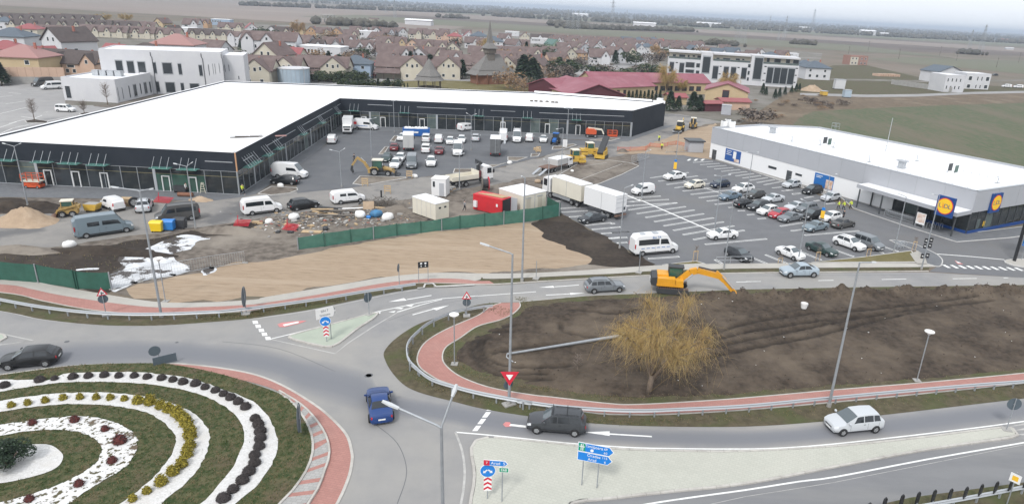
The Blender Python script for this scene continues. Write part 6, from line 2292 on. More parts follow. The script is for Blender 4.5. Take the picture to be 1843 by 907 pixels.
def backhoe(label,loc,rz,m='ochre_machine'):
 """front +x is the loader bucket, digging arm at the rear"""
 t=th('backhoe_loader',label,'backhoe',loc,rz)
 tyres(t,(-1.2,),.88,.72,.45)
 tyres(t,(1.15,),.85,.5,.36)
 mb=MB()
 mb.extr([(.35,.75),(1.75,.65),(1.75,1.15),(.5,1.6),(.35,1.5)],-.45,.45,'y')
 mb.bd('hood',m,t,fixn=True)
 MB().bx(-2.0,1.6,-.5,.5,.55,.95).bd('chassis','machine_dark',t)
 for s in (-1,1):
  MB().extr([(-1.95,1.3),(-1.65,1.62),(-.75,1.62),(-.45,1.2),(-.55,1.15),(-.8,1.5),(-1.6,1.5),(-1.85,1.25)],s*.88-.24,s*.88+.24,'y').bd('mudguard',m,t,fixn=True)
  MB().bar((.1,s*.62,1.55),(1.9,s*.62,1.0),.14,.24).bd('loader_arm',m,t)
  MB().bar((1.9,s*.62,1.0),(2.5,s*.62,.45),.14,.22).bd('loader_arm',m,t)
 MB().extr([(2.35,.15),(3.2,.1),(3.1,.2),(2.55,.35),(2.5,.85),(2.65,1.0),(2.5,1.0),(2.35,.8)],-1.15,1.15,'y').bd('loader_bucket','machine_dark',t,fixn=True)
 cabin(t,-1.55,.25,-.72,.72,1.0,2.75,'cabin_cream')
 MB().bx(-2.35,-1.95,-.9,.9,.5,1.2).bd('rear_frame',m,t)
 MB().bar((-2.3,.1,1.0),(-3.1,.1,2.4),.26,.5).bd('boom',m,t)
 MB().bar((-3.1,.1,2.3),(-4.3,.1,3.1),.24,.42).bd('boom',m,t)
 MB().bar((-4.2,.1,3.1),(-5.2,.1,1.6),.22,.34).bd('dipper_arm',m,t)
 MB().tube([(-2.6,.1,2.0),(-3.6,.1,3.1)],.08,6).bd('hydraulic_ram','steel',t)
 MB().extr([(-5.1,1.7),(-5.35,1.6),(-5.5,.9),(-5.15,.3),(-4.95,.35),(-5.1,.95)],-.25,.45,'y').bd('digging_bucket','machine_dark',t,fixn=True)
 return t
b0,b1_=G(1110,730,'a6'),G(1350,735,'a6')
backhoe('ochre backhoe loader with raised digging arm on the shop car park',G(1215,722,'a6')+Vc((0,0,.02)),hd(b0,b1_))
backhoe('cream and yellow backhoe loader behind the corner of the black shop',G(1222,238)+Vc((0,0,.03)),-1.9,'yellow_machine')
backhoe('dark muddy backhoe loader beside the yellow one',G(1247,230)+Vc((0,0,.03)),1.4,'ochre_machine')
# big excavator by the upper road
pe=G(1264,194,'c4')
t=th('excavator','orange tracked excavator digging beside the upper road','excavator',pe+Vc((0,0,.03)),hd(G(1180,200,'c4'),G(1660,240,'c4')))
for s in (-1,1):
 mb=MB()
 prof=[(-1.9,.45),(-1.7,.1),(1.7,.1),(1.9,.45),(1.65,.8),(-1.65,.8)]
 mb.extr(prof,s*1.1-.3,s*1.1+.3,'y')
 tr=mb.bd('track','machine_dark',t,fixn=True)
 for i in range(14):
  MB().bx(-1.7+i*.26,-1.58+i*.26,s*1.1-.32,s*1.1+.32,.8,.85).bd('track_shoe','rust',tr)
t.scale=(.98,.95,.92)
MB().cyl((0,0,.7),(0,0,1.05),.8,n=18).bd('turntable','machine_dark',t)
MB().bx(-1.9,1.2,-1.3,1.3,1.05,1.35).bd('deck','orange_machine',t)
MB().bx(-1.85,.2,-1.28,-.35,1.35,2.05).bd('engine_cover','orange_machine',t)
MB().bx(-1.85,-.55,-.34,1.28,1.35,2.2).bd('engine_cover','orange_machine',t)
MB().bx(.25,1.15,-1.28,-.4,1.35,1.9).bd('side_tank','orange_machine',t)
cw=MB().extr([(-1.88,.95),(-2.5,1.1),(-2.65,1.5),(-2.5,2.05),(-1.88,2.15)],-1.28,1.28,'y').bd('counterweight','machine_dark',t,fixn=True)
MB().bx(-2.67,-2.62,-.4,.4,1.3,1.7).bd('rear_label','paint_white',t)
cabin(t,-.5,1.2,.3,1.28,1.35,2.95,'machine_dark')
ze=.3
mono=[((.7,-.1,1.5),.45),((1.9,-.1,2.75),.55),((2.7,-.1,3.05),.65),((5.4,-.1,2.5),.38)]
for (a,h0),(b,h1) in zip(mono,mono[1:]):
 MB().bar(a,b,.5,(h0+h1)*.62).bd('boom','orange_machine',t)
MB().bar((4.8,-.1,2.95),(5.9,-.1,2.0),.4,.62).bd('dipper_arm','orange_machine',t)
MB().bar((5.8,-.1,2.1),(7.2,-.1,.55),.36,.5).bd('dipper_arm','orange_machine',t)
for s in (-1,1):
 MB().tube([(1.2,-.1+s*.32,1.5),(2.2,-.1+s*.32,2.6)],.09,6).bd('hydraulic_ram','steel',t)
MB().tube([(2.8,-.1,3.5),(4.85,-.1,3.15)],.1,6).bd('hydraulic_ram','machine_dark',t)
MB().tube([(5.6,-.3,2.6),(7.0,-.3,1.1)],.08,6).bd('hydraulic_ram','steel',t)
MB().extr([(7.1,.7),(7.5,.6),(7.7,.0),(7.35,-.45),(7.0,-.3),(6.95,.2)],-.5,.3,'y').bd('bucket','orange_machine',t,fixn=True)
for i in range(4):
 MB().bx(7.3,7.55,-.48+i*.2,-.4+i*.2,-.55,-.4).bd('bucket_tooth','steel',t)
def roller(label,loc,rz):
 t=th('road_roller',label,'roller',loc,rz)
 for x in (-1.35,1.35):
  MB().cyl((x,-.85,.62),(x,.85,.62),.62,n=22).bd('drum','rust',t,ang=40)
  MB().bx(x-.75,x+.75,-.98,-.88,.55,1.15).bd('drum_frame','yellow_machine',t)
  MB().bx(x-.75,x+.75,.88,.98,.55,1.15).bd('drum_frame','yellow_machine',t)
  MB().bx(x-.7,x+.7,-.86,.86,1.3,1.75).bd('hood','yellow_machine',t)
 MB().bx(-.65,.65,-.8,.8,.7,1.6).bd('body','yellow_machine',t)
 cabin(t,-.75,.75,-.8,.8,1.55,3.0,'cabin_cream','yellow_machine',.05)
 return t
roller('yellow tandem roller nearest the flatbed lorry',G(1250,620,'a7')+Vc((0,0,.02)),hd(G(1225,640,'a7'),G(1300,600,'a7'))-.9)
roller('yellow tandem roller between the other roller and the paver',G(1390,545,'a7')+Vc((0,0,.02)),hd(G(1350,560,'a7'),G(1440,530,'a7'))-.8)
t=th('asphalt_paver','yellow and dark machine with a steep raised conveyor','paver',G(1510,560,'a7')+Vc((0,0,.02)),hd(G(1480,575,'a7'),G(1560,520,'a7')))
for s in (-1,1):
 MB().extr([(-1.6,.35),(-1.4,.05),(1.4,.05),(1.6,.35),(1.4,.7),(-1.4,.7)],s*.85-.22,s*.85+.22,'y').bd('track','machine_dark',t,fixn=True)
MB().bx(-1.5,1.3,-.9,.9,.7,1.7).bd('body','yellow_machine',t)
MB().bar((-1.8,0,1.3),(2.9,0,4.2),1.3,.5).bd('conveyor','machine_dark',t)
MB().bx(-2.2,-1.5,-1.1,1.1,.3,1.0).bd('hopper','yellow_machine',t)
MB().bx(1.0,1.6,-.7,.7,1.7,2.2).bd('engine_cover','yellow_machine',t)
# skid steer on the sand heap
t=th('skid_steer','dusty yellow skid steer loader beside the sand heap','loader',G(490,625,'a5')+Vc((0,0,.02)),hd(G(550,620,'a5'),G(420,628,'a5')))
tyres(t,(-.6,.55),.72,.42,.32)
MB().bx(-1.2,.9,-.55,.55,.4,1.05).bd('body','ochre_machine',t)
MB().bx(-1.45,-.7,-.55,.55,1.05,1.5).bd('engine_cover','ochre_machine',t)
cabin(t,-.75,.6,-.5,.5,1.0,2.1,'cabin_cream','ochre_machine',.08)
for s in (-1,1):
 MB().bar((-1.1,s*.66,1.55),(1.0,s*.66,1.0),.14,.2).bd('lift_arm','ochre_machine',t)
 MB().bar((1.0,s*.66,1.05),(1.35,s*.66,.4),.14,.2).bd('lift_arm','ochre_machine',t)
MB().extr([(1.25,.1),(2.1,.06),(2.0,.14),(1.45,.25),(1.4,.65),(1.25,.65)],-.85,.85,'y').bd('bucket','rust',t,fixn=True)
# scissor lift in front of the shop, spray machine, compressor
t=th('scissor_lift','orange scissor lift parked at the left shopfront','scissor lift',G(245,428,'a5')+Vc((0,0,.04)),.05)
tyres(t,(-.85,.85),.5,.22,.16)
MB().bx(-1.3,1.3,-.55,.55,.2,.6).bd('base','orange_red',t)
for i in range(3):
 z=.65+i*.12
 MB().bar((-1.1,-.45,z),(1.1,-.45,z+.11),.06,.1).bd('scissor_arm','orange_red',t)
 MB().bar((-1.1,.45,z),(1.1,.45,z+.11),.06,.1).bd('scissor_arm','orange_red',t)
MB().bx(-1.35,1.35,-.6,.6,1.05,1.2).bd('platform','cabin_cream',t)
for z in (1.65,2.2):
 MB().tube([(-1.32,-.57,z),(1.32,-.57,z),(1.32,.57,z),(-1.32,.57,z),(-1.32,-.57,z)],.045,5).bd('guard_rail','orange_red',t)
for x in (-1.32,-.45,.45,1.32):
 for y in (-.57,.57):
  MB().bx(x-.045,x+.045,y-.045,y+.045,1.2,2.22).bd('guard_post','orange_red',t)
t=th('boom_lift','bright orange boom lift before the far end of the black shop','boom lift',G(1405,360,'a7')+Vc((0,0,.04)),.1)
tyres(t,(-1,1),.85,.4,.3)
MB().bx(-1.3,1.3,-.7,.7,.4,.8).bd('chassis','machine_dark',t)
MB().extr([(-1.3,.85),(1.2,.85),(1.3,1.7),(.6,2.2),(-1.0,2.2),(-1.35,1.6)],-.85,.85,'y').bd('turret','orange_red',t,fixn=True)
MB().bar((-.8,0,2.3),(2.6,0,2.0),.35,.4).bd('boom','cabin_cream',t)
MB().bar((2.6,0,2.1),(3.2,0,.9),.3,.3).bd('boom','cabin_cream',t)
t=th('lift_basket','dark red open work platform beside the orange boom lift','work platform',G(1610,355,'a7')+Vc((0,0,.04)),.1)
MB().bx(-1.2,1.2,-.6,.6,.1,.5).bd('base','orange_red',t)
for z in (1.0,1.6):
 MB().tube([(-1.2,-.6,z),(1.2,-.6,z),(1.2,.6,z),(-1.2,.6,z),(-1.2,-.6,z)],.05,5).bd('guard_rail','orange_red',t)
for x in (-1.2,0,1.2):
 for y in (-.6,.6):
  MB().bx(x-.05,x+.05,y-.05,y+.05,.5,1.62).bd('guard_post','orange_red',t)
# blue tractor at the edge of the shop car park
t=th('tractor','blue tractor parked at the right edge of the shop car park','tractor',G(1062,425,'a7')+Vc((0,0,.04)),-1.75)
tyres(t,(-.9,),.8,.7,.4)
tyres(t,(1.1,),.7,.45,.3)
MB().extr([(.1,.7),(1.6,.65),(1.65,1.2),(.2,1.5)],-.4,.4,'y').bd('hood','skip_blue',t,fixn=True)
cabin(t,-1.2,.15,-.6,.6,.95,2.4,'skip_blue','machine_dark',.05)
t=th('control_cabinet','small white electrical cabinet beside the blue tractor','cabinet',G(1155,455,'a7')+Vc((0,0,.1)),.1)
MB().bx(-.5,.5,-.3,.3,0,1.6).bd('casing','paint_white',t)
MB().bx(-.02,.02,-.32,-.3,.1,1.5).bd('door_seam','steel',t)
for k in KITS:
 k.drop()
KITS.clear()
# ------------------------------------------------------------------ street lamps
oc('galvanised',(.36,.38,.4),.5,metal=.35,c2=(.3,.32,.34),scale=3)
oc('lamp_head',(.55,.57,.58),.5)
oc('sign_blue',(.01,.2,.62),.4)
oc('sign_red',(.58,.02,.045),.4)
oc('sign_back',(.085,.11,.13),.6)
oc('sign_green',(.0,.28,.15),.4)
oc('sign_yellow',(.85,.5,.04),.4)
oc('mesh_green',(.05,.17,.125),.85,c2=(.035,.135,.1),scale=.9,alpha=.9)
oc('mesh_dark',(.022,.085,.06),.85,c2=(.03,.11,.08),scale=1.2)
oc('skin',(.5,.33,.25),.6)
oc('hivis',(.68,.8,.06),.6)
oc('cloth_dark',(.025,.028,.036),.9)
oc('cloth_grey',(.3,.3,.31),.9)
oc('bin_yellow',(.8,.55,.02),.45)
oc('bin_blue',(.03,.2,.55),.45)
oc('tarp_blue',(.05,.2,.38),.6,c2=(.04,.12,.22),scale=1.5)
oc('foam_white',(.76,.75,.73),.8)
def street_lamp(label,base,top,arms,k='o',ka=None,r=.085,group=None,head=.75,name='street_lamp'):
 """post from its photo foot to its photo top; arms end at photo points"""
 b=G(*base,k)
 h=top_z(b,px(top,ka or k)[1])
 t=th(name,label,'street lamp',b+Vc((0,0,.02)),0,group)
 MB().cyl((0,0,0),(0,0,.35),r*1.9,n=10).bd('foot','concrete',t)
 MB().cyl((0,0,.3),(0,0,h),r*1.25,r*.7,n=8).bd('post','galvanised',t,ang=50)
 tp=Vc((b.x,b.y,h))
 for a in arms:
  e=px(a,ka or k)
  # put the arm's end at the post's own distance
  v=((e[0]-CX)/FPX)*rt+((e[1]-CY)/FPX)*dn+fw
  s=(tp-Vc((0,0,CAM_H))).dot(fw)/v.dot(fw)
  p=Vc((0,0,CAM_H))+v*s-b
  d=(p-Vc((0,0,h)))
  end=Vc((0,0,h))+d*.72
  MB().tube([(0,0,h-.05),Vc((0,0,h))+d*.08,end],r*.55,6).bd('arm','galvanised',t)
  u=d.normalized()
  hp=MB()
  sd=u.cross(Vc((0,0,1))).normalized()*.11
  n_=sd.cross(u).normalized()
  L=d.length*.28
  A=[end-sd*.6,end+sd*.6,end+u*L*.5+sd,end+u*L+sd*.5,end+u*L-sd*.5,end+u*L*.5-sd]
  hp.add([q+n_*.05 for q in A]+[q-n_*.05 for q in A],[tuple(range(6)),tuple(range(11,5,-1))]+[(i,6+i,6+(i+1) % 6,(i+1) % 6) for i in range(6)])
  hp.bd('lamp_head','lamp_head',t,fixn=True)
 return t
YL=[('double armed lamp before the left shopfront with the orange scissor lift',(50.7,372),(25,264),[(4,258),(38,258)]),
 ('double armed lamp beside the grey minibus and the waste bins',(352,411),(336,300),[(312,294.5),(347,292)]),
 ('tall double armed lamp on the cycle path near the white sheeting',(291,571),(252.5,344),[(199,336.5),(276,340)]),
 ('double armed lamp on the shop car park left of the backhoe',(615,337),(612,273.7),[(593,269.6),(621,267)]),
 ('double armed lamp behind the backhoe on the shop car park',(669,286),(667,215.6),[(657,212),(677.5,212)]),
 ('double armed lamp close to the far shopfront by the blue skip',(710,239),(708,182.5),[(699,180),(718,180)]),
 ('double armed lamp in the middle of the shop car park',(848,271),(848,209),[(839,203.5),(858,205)]),
 ('double armed lamp before the far shopfront near the blue tractor',(1020,261),(1022,197),[(1015,194.5),(1031,196)]),
 ('double armed lamp beside the white crane truck',(827,341),(826.8,279),[(817,276),(836,276)]),
 ('lamp behind the flatbed lorry with lowered ramps',(1010,310),(1013.5,231),[(1000.5,233)]),
 ('lamp at the cab of the white lorry with the cream box',(985,372),(988,290),[(978,287)]),
 ('lamp at the soil bank edge beside the dark slate saloon',(1115,447),(1121,339),[(1140,332.8)]),
 ('lamp rising next to the small white panel van',(1154.4,361),(1162,273),[(1172,270)]),
 ('double armed lamp with an orange banner near the work strip',(1214,311),(1220,239),[(1210.6,236.5),(1226.5,236.5)]),
 ('double armed lamp at the end of the long white centre line',(1285.6,416),(1298.7,318),[(1285.6,315.8),(1315.5,314.3)]),
 ('double armed lamp between the parked cars and the white wall',(1342.7,361),(1355,275),[(1342,274),(1366,274.4)]),
 ('slender lamp on the pavement right of the excavator',(1302.4,485.6),(1319,361),[(1327,359.3)]),
 ('lamp standing by the round white coupe',(1436,471.7),(1452.5,365),[(1441,358)]),
 ('lamp with an orange banner among the parked cars',(1478,400),(1491,316),[(1507,313.5)]),
 ('lamp by the trolley pen at the end of the road side bays',(1608,455),(1630.5,355),[(1616,348.5)]),
 ('tall lamp on the corner verge before the logo sign',(1658,485.5),(1691,352),[(1677,350)]),
 ('tallest lamp on the right, leaning over the dug up field edge',(1491.4,732),(1549,472.5),[(1577,472.5)]),
 ('lamp carrying the give way sign inside the road bend',(916,728),(922,457.5),[(864,437.8)]),
 ('tall plain lamp on the grey pavement above the willow',(939.4,507),(944.7,321),[(937.8,317)])]
for lb,b_,t_,arms in YL:
 big_=b_[1]>500
 street_lamp(lb,b_,t_,arms,r=.1 if big_ else .075)
# foreground lamp whose foot is below the frame
yb=1000
while top_z(G(799,yb),769)<10.8 and yb<1300:
 yb+=5
street_lamp('double armed lamp in the foreground, its foot below the picture',(799.5,yb),(796.5,769),[(688,722),(822,692)],r=.1)
for lb,b_,tp_ in (('lamp on the village lane beside the tall dark conifer',(612,144.5),118),('lamp on the lane left of the water tank',(474,145),109),('lamp beside the village road bend',(1046,122),82)):
 b=G(*b_)
 h=top_z(b,tp_)
 t=th('street_lamp',lb,'street lamp',b)
 MB().cyl((0,0,0),(0,0,h),.1,.07,n=6).bd('post','steel_pale',t)
 MB().bx(-.9,.1,-.1,.1,h,h+.1).bd('lamp_head','lamp_head',t)
def ring_lamp(label,base,top):
 b=G(*base)
 h=top_z(b,top)
 t=th('path_lamp',label,'street lamp',b+Vc((0,0,.03)),0)
 MB().cyl((0,0,0),(0,0,h-.3),.05,n=8).bd('post','galvanised',t)
 MB().lathe([(.05,h-.3),(.12,h-.25),(.2,h-.1),(.42,h),(.42,h+.07),(.24,h+.09),(.24,h+.02),(.12,h-.06),(0,h-.06)],16).bd('lamp_head','foam_white',t)
 MB().bx(-.3,.3,-.3,.3,0,.06).bd('foot','concrete',t)
ring_lamp('path lamp with white ring head standing on the dug up field',(1650,685),597.7)
ring_lamp('path lamp with white ring head on the grass left of the willow',(818,655.5),567)
ring_lamp('path lamp with white ring head beside the white sheeting',(298,543),466)
a,b=G(190,632,'c4'),G(940,520,'c4')
t=th('lamp_post','grey lamp post lying felled across the dirt left of the willow','lamp post',Vc((a.x,a.y,.3)),hd(a,b))
L_=(b-a).length
MB().cyl((0,0,.12),(L_,0,.3),.1,.16,n=8).bd('post','galvanised',t,ang=50)
MB().tube([(0,0,.12),(-.2,-.5,.1),(.1,-1.5,.1)],.05,6).bd('arm','steel_pale',t)
MB().bx(L_-.02,L_+.05,-.25,.25,.05,.55).bd('foot_plate','galvanised',t)
# ------------------------------------------------------------------ road signs
def post(t,h,r=.04,x=0,m='galvanised'):
 return MB().cyl((x,0,0),(x,0,h),r,n=8).bd('post',m,t)
def foot(t,s=.35,h=.12):
 MB().bx(-s,s,-s,s,-.02,h).bd('foot','concrete',t)
def disc(t,z,r,m,y=-.05,th=.03,name='sign_face',n=28):
 return MB().cyl((0,y+th,z),(0,y,z),r,n=n).bd(name,m,t)
def tri(t,z,s,m,y,th=.02,up=True,name='sign_face'):
 h=s*.866
 P=[(-s/2,-h/3),(s/2,-h/3),(0,h*2/3)] if up else [(-s/2,h/3),(s/2,h/3),(0,-h*2/3)]
 mb=MB()
 vs=[(x,y,z+q) for x,q in P]+[(x,y+th,z+q) for x,q in P]
 mb.add(vs,[(0,1,2),(5,4,3),(0,3,4,1),(1,4,5,2),(2,5,3,0)])
 return mb.bd(name,m,t,fixn=True)
def arrow2(t,z,r,y):
 for s in (-1,1):
  mb=MB()
  d=Vc((s*.62,0,-.55)).normalized()
  n=Vc((d.z,0,-d.x))
  a=Vc((s*.03,y,z+.12*r))
  b=a+d*r*.42
  mb.add([a+n*r*.1,a-n*r*.1,b-n*r*.1,b+n*r*.1,b+n*r*.26,b-n*r*.26,b+d*r*.34],[(0,1,2,3),(4,5,6)])
  mb.bd('arrow','white_paint',t)
def chevrons(t,z0,w,h,y=-.05):
 MB().bx(-w/2,w/2,y,y+.02,z0,z0+h).bd('chevron_board','white_paint',t)
 n=3
 for i in range(n):
  z=z0+h*(.05+i*.33)
  q=h*.15
  mb=MB()
  mb.add([(-w/2,y-.004,z),(0,y-.004,z+q),(w/2,y-.004,z),(w/2,y-.004,z+q),(0,y-.004,z+2*q),(-w/2,y-.004,z+q)],[(0,1,4,5),(1,2,3,4)])
  mb.bd('chevron','sign_red',t)
def facing(b,off=0):
 """rotation that turns local -y towards the camera, plus an offset"""
 return atan2(b.y,b.x)-pi/2+off
def sized(b,ytop,k='o'):
 return top_z(b,ytop,k)
# give way sign on the lamp
b=G(916,728)
zt=top_z(b,667.5)
zb_=top_z(b,692)
t=th('give_way_sign','red and white give way triangle fixed to the lamp in the road bend','road sign',b+Vc((0,0,.02)),facing(b))
zc=(zt*2+zb_)/3
s_=(zt-zb_)/.866
tri(t,zc,s_*1.02,'sign_red',-.17,.02,False,'border')
tri(t,zc,s_*.4,'white_paint',-.19,.02,False,'centre')
MB().bx(-.09,.09,-.15,-.1,zc-.1,zc+.1).bd('clamp','steel',t)
t2=th('sign_back','grey back of a round sign behind the give way triangle','road sign',b+Vc((0,0,.02)),facing(b)+.5)
MB().cyl((0,.2,zb_-.1),(0,.17,zb_-.1),.42,n=24).bd('sign_plate','sign_back',t2)
MB().bx(-.05,.05,.09,.17,zb_-.2,zb_).bd('clamp','steel',t2)
MB().bx(-.5,.5,-.35,.35,0,.12).bd('foot','concrete',t2)
# big direction sign
pa,pb=G(713,742,'c2'),G(817,763,'c2')
t=th('direction_sign','two tier blue direction sign with Timisoara and Oradea on two posts','road sign',pa+Vc((0,0,.115)),hd(pa,pb))
Lp=(pb-pa).length
zt=top_z(pa,443+8,'c2')
hs_=1.42
for x in (0,Lp):
 post(t,zt-.1,.04,x)
W_=2.35
def arrow_panel(t,x0,x1,z0,z1,m='sign_blue',tip=.3,y=-.06):
 P=[(x0,z0),(x1-tip,z0),(x1,(z0+z1)/2),(x1-tip,z1),(x0,z1)]
 mb=MB()
 mb.add([(x,y,z) for x,z in P]+[(x,y+.03,z) for x,z in P],[tuple(range(5)),tuple(range(9,4,-1))]+[(i,5+i,5+(i+1) % 5,(i+1) % 5) for i in range(5)])
 p=mb.bd('panel','white_paint',t,fixn=True)
 q=.035
 P=[(x0+q,z0+q),(x1-tip-q*.4,z0+q),(x1-q*1.6,(z0+z1)/2),(x1-tip-q*.4,z1-q),(x0+q,z1-q)]
 MB().add([(x,y-.004,z) for x,z in P],[tuple(range(5))]).bd('panel_face',m,t)
 return p
xl=-.42
arrow_panel(t,xl,xl+W_+.05,zt-.69,zt)
arrow_panel(t,xl,xl+W_,zt-1.4,zt-.71)
R=(pi/2,0,0)
MB().bx(xl+.05,xl+.5,-.072,-.066,zt-.64,zt-.05).bd('motorway_mark','sign_green',t)
for x in (xl+.19,xl+.31):
 MB().bx(x,x+.055,-.08,-.074,zt-.6,zt-.1).bd('motorway_lane','white_paint',t)
MB().bx(xl+.1,xl+.45,-.08,-.0745,zt-.33,zt-.27).bd('motorway_bridge','white_paint',t)
lettering('Timişoara',.31,'white_paint',t,(xl+1.06,-.07,zt-.2),R,.95)
lettering('69',.24,'white_paint',t,(xl+1.85,-.07,zt-.2),R)
lettering('60',.24,'white_paint',t,(xl+1.85,-.07,zt-.5),R)
MB().cyl((xl+.95,-.066,zt-.49),(xl+.95,-.072,zt-.49),.11,n=18).bd('symbol','white_paint',t)
lettering('Oradea',.31,'white_paint',t,(xl+1.1,-.07,zt-.9),R,.95)
lettering('115',.24,'white_paint',t,(xl+1.82,-.07,zt-.9),R)
lettering('Arad',.31,'white_paint',t,(xl+1.0,-.07,zt-1.21),R,.95)
lettering('6',.24,'white_paint',t,(xl+1.86,-.07,zt-1.21),R)
# keep left / right disc with chevrons, and the small arrow sign, on the big island
b=G(66,835,'c2')
t=th('keep_sides_sign','blue disc with two white arrows over a red chevron board on the large island','road sign',b+Vc((0,0,.115)),facing(b))
zt=top_z(b,598,'c2')
post(t,zt-.1)
disc(t,zt-.48,.5,'white_paint',-.07)
disc(t,zt-.48,.465,'sign_blue',-.076,.01)
arrow2(t,zt-.46,.48,-.082)
chevrons(t,zt-2.05,.5,1.05)
b=G(165,855,'c2')
t=th('arrow_sign','blue arrow sign Arad 5 with a green E68 plate on a thin post','road sign',b+Vc((0,0,.115)),facing(b,-.12))
zt=top_z(b,575,'c2')
post(t,zt)
arrow_panel(t,-1.2,.35,zt-.42,zt,tip=.2)
MB().bx(-1.19,-.82,-.076,-.07,zt-.4,zt-.02).bd('road_number','sign_red',t)
lettering('7',.24,'white_paint',t,(-1.0,-.08,zt-.21),R)
lettering('Arad  5',.3,'white_paint',t,(-.28,-.07,zt-.21),R)
MB().bx(-.22,.4,-.06,-.04,zt-.86,zt-.5).bd('route_plate','white_paint',t)
MB().bx(-.19,.37,-.066,-.061,zt-.83,zt-.53).bd('route_face','sign_green',t)
lettering('E68',.26,'white_paint',t,(.09,-.07,zt-.68),R)
# mint island
b=G(743,655,'b7')
t=th('keep_sides_sign','blue disc with two white arrows over a red chevron board on the small green island','road sign',b+Vc((0,0,.115)),facing(b))
zt=top_z(b,476,'b7')
zd=top_z(b,545,'b7')
post(t,zt-.1)
r_=(zt-zd)/2
disc(t,(zt+zd)/2,r_,'white_paint',-.07)
disc(t,(zt+zd)/2,r_*.93,'sign_blue',-.076,.01)
arrow2(t,(zt+zd)/2,r_,-.082)
zz=top_z(b,620,'b7')
chevrons(t,zz,r_*.95,zd-zz)
b=G(775,635,'b7')
t=th('arrow_sign','white arrow sign with two lines of grey text on the small green island','road sign',b+Vc((0,0,.115)),facing(b,.35))
zt=top_z(b,405,'b7')
post(t,zt)
arrow_panel(t,-1.25,.55,zt-1.05,zt-.05,'foam_white',tip=.25)
MB().bx(.3,.5,-.06,-.02,zt-.8,zt-.3).bd('dark_tip','sign_back',t)
lettering('DN 7',.3,'sign_back',t,(-.45,-.07,zt-.35),R)
lettering('Timisoara',.25,'sign_back',t,(-.45,-.07,zt-.75),R)
def back_sign(label,base,k,ytop,r=None,kind='disc',off=0,ybot=None,extra=None):
 b=G(*base,k)
 t=th('sign_back' if kind != 'warn' else 'warning_sign',label,'road sign',b+Vc((0,0,.03)),facing(b,off))
 zt=top_z(b,ytop,k)
 foot(t)
 post(t,zt)
 zb=top_z(b,ybot,k) if ybot else zt-.7
 if kind=='disc':
  rr=(zt-zb)/2
  MB().cyl((0,.06,zt-rr),(0,.04,zt-rr),rr,n=24).bd('sign_plate','sign_back',t)
  MB().bx(-.06,.06,.0,.04,zt-rr-.03,zt-rr+.03).bd('clamp','steel',t)
 return t,b,zt,zb
def warn(label,base,k,yt,ym,yb,off=0):
 t,b,zt,_=back_sign(label,base,k,yt,kind='warn',off=off)
 zm,zb=top_z(b,ym,k),top_z(b,yb,k)
 h=zt-zm
 z=zm+h/3
 tri(t,z,h/.866,'sign_red',-.07,.02,True,'border')
 tri(t,z-.0,h/.866*.68,'white_paint',-.076,.01,True,'sign_face')
 for s in range(3):
  a=s*2.094
  MB().bx(-.05,.05,-.084,-.08,-.12,.02).bd('symbol','black_paint',t,loc=(.09*cos(a),0,z+.02+.09*sin(a)))
 rr=(zm-zb)/2
 MB().cyl((0,.07,zb+rr),(0,.05,zb+rr),rr,n=24).bd('rear_disc','sign_back',t)
 return t
warn('red triangle warning sign above a grey disc on the left cycle path',(755,465),'b6',268,322,380)
warn('red triangle warning sign above a grey disc by the road bend rail',(1735,470),'b7',293,348,402)
back_sign('grey back of a round sign at the tip of the small green island',(1043,462),'b7',305,ybot=372,off=.7)
back_sign('round sign seen edge on beside the left guard rail',(172,455),'b7',265,ybot=400,off=1.35)
back_sign('round sign seen edge on by the tan field edge',(1258,270),'b7',100,ybot=155,off=1.3)
back_sign('grey back of a round sign on the splitter island at the right edge',(1718,420),'c3',212,ybot=288,off=.5)
back_sign('sign seen edge on beside the roundabout kerb',(290,465),'c1',278,ybot=440,off=1.42)
back_sign('sign seen edge on upon the pavement left of the excavator',(265,700),'b5',490,ybot=560,off=1.35)
back_sign('thin empty sign post between two lamps on the upper pavement',(380,117),'c4',0,kind='post',off=1.3)
b=G(1140,822,'b6')
t=th('sign_back','grey backs of a round and a rectangular sign on the roundabout edge','road sign',b+Vc((0,0,.05)),facing(b,.1))
zt,zm,zr0,zr1=[top_z(b,y,'b6') for y in (678,745,757,818)]
for x in (0,1.0):
 post(t,zt-.2 if x==0 else zr0,.04,x)
MB().cyl((-.25,-.06,(zt+zm)/2),(-.25,-.08,(zt+zm)/2),(zt-zm)/2,n=26).bd('round_plate','sign_back',t)
MB().bx(-.5,1.25,-.08,-.05,max(.1,zr1),zr0).bd('board_plate','sign_back',t)
b,b2=G(1395,232,'b7'),G(1462,225,'b7')
t=th('information_board','small black board with white symbols on two posts by the tan field','road sign',b+Vc((0,0,.05)),hd(b,b2))
L_=(b2-b).length
zt,zm=top_z(b,88,'b7'),top_z(b,130,'b7')
for x in (0,L_):
 post(t,zt,.035,x)
MB().bx(-.05,L_+.05,-.06,-.03,zm,zt).bd('board','black_paint',t)
for i in range(2):
 for j in range(2):
  MB().cyl((L_*(.28+.45*i),-.061,zm+(zt-zm)*(.27+.45*j)),(L_*(.28+.45*i),-.066,zm+(zt-zm)*(.27+.45*j)),(zt-zm)*(.17 if j else .1),n=10).bd('symbol','white_paint',t)
b=G(1720,912,'c3')
t=th('priority_sign','white square with yellow diamond priority sign in the bottom right corner','road sign',b+Vc((0,0,.03)),facing(b,-.15))
zt,zm=top_z(b,698,'c3'),top_z(b,775,'c3')
post(t,zt)
s_=(zt-zm)*.34
zm,zt=(zm+zt)/2-s_,(zm+zt)/2+s_
MB().bx(-s_,s_,-.07,-.04,zm,zt).bd('sign_plate','white_paint',t)
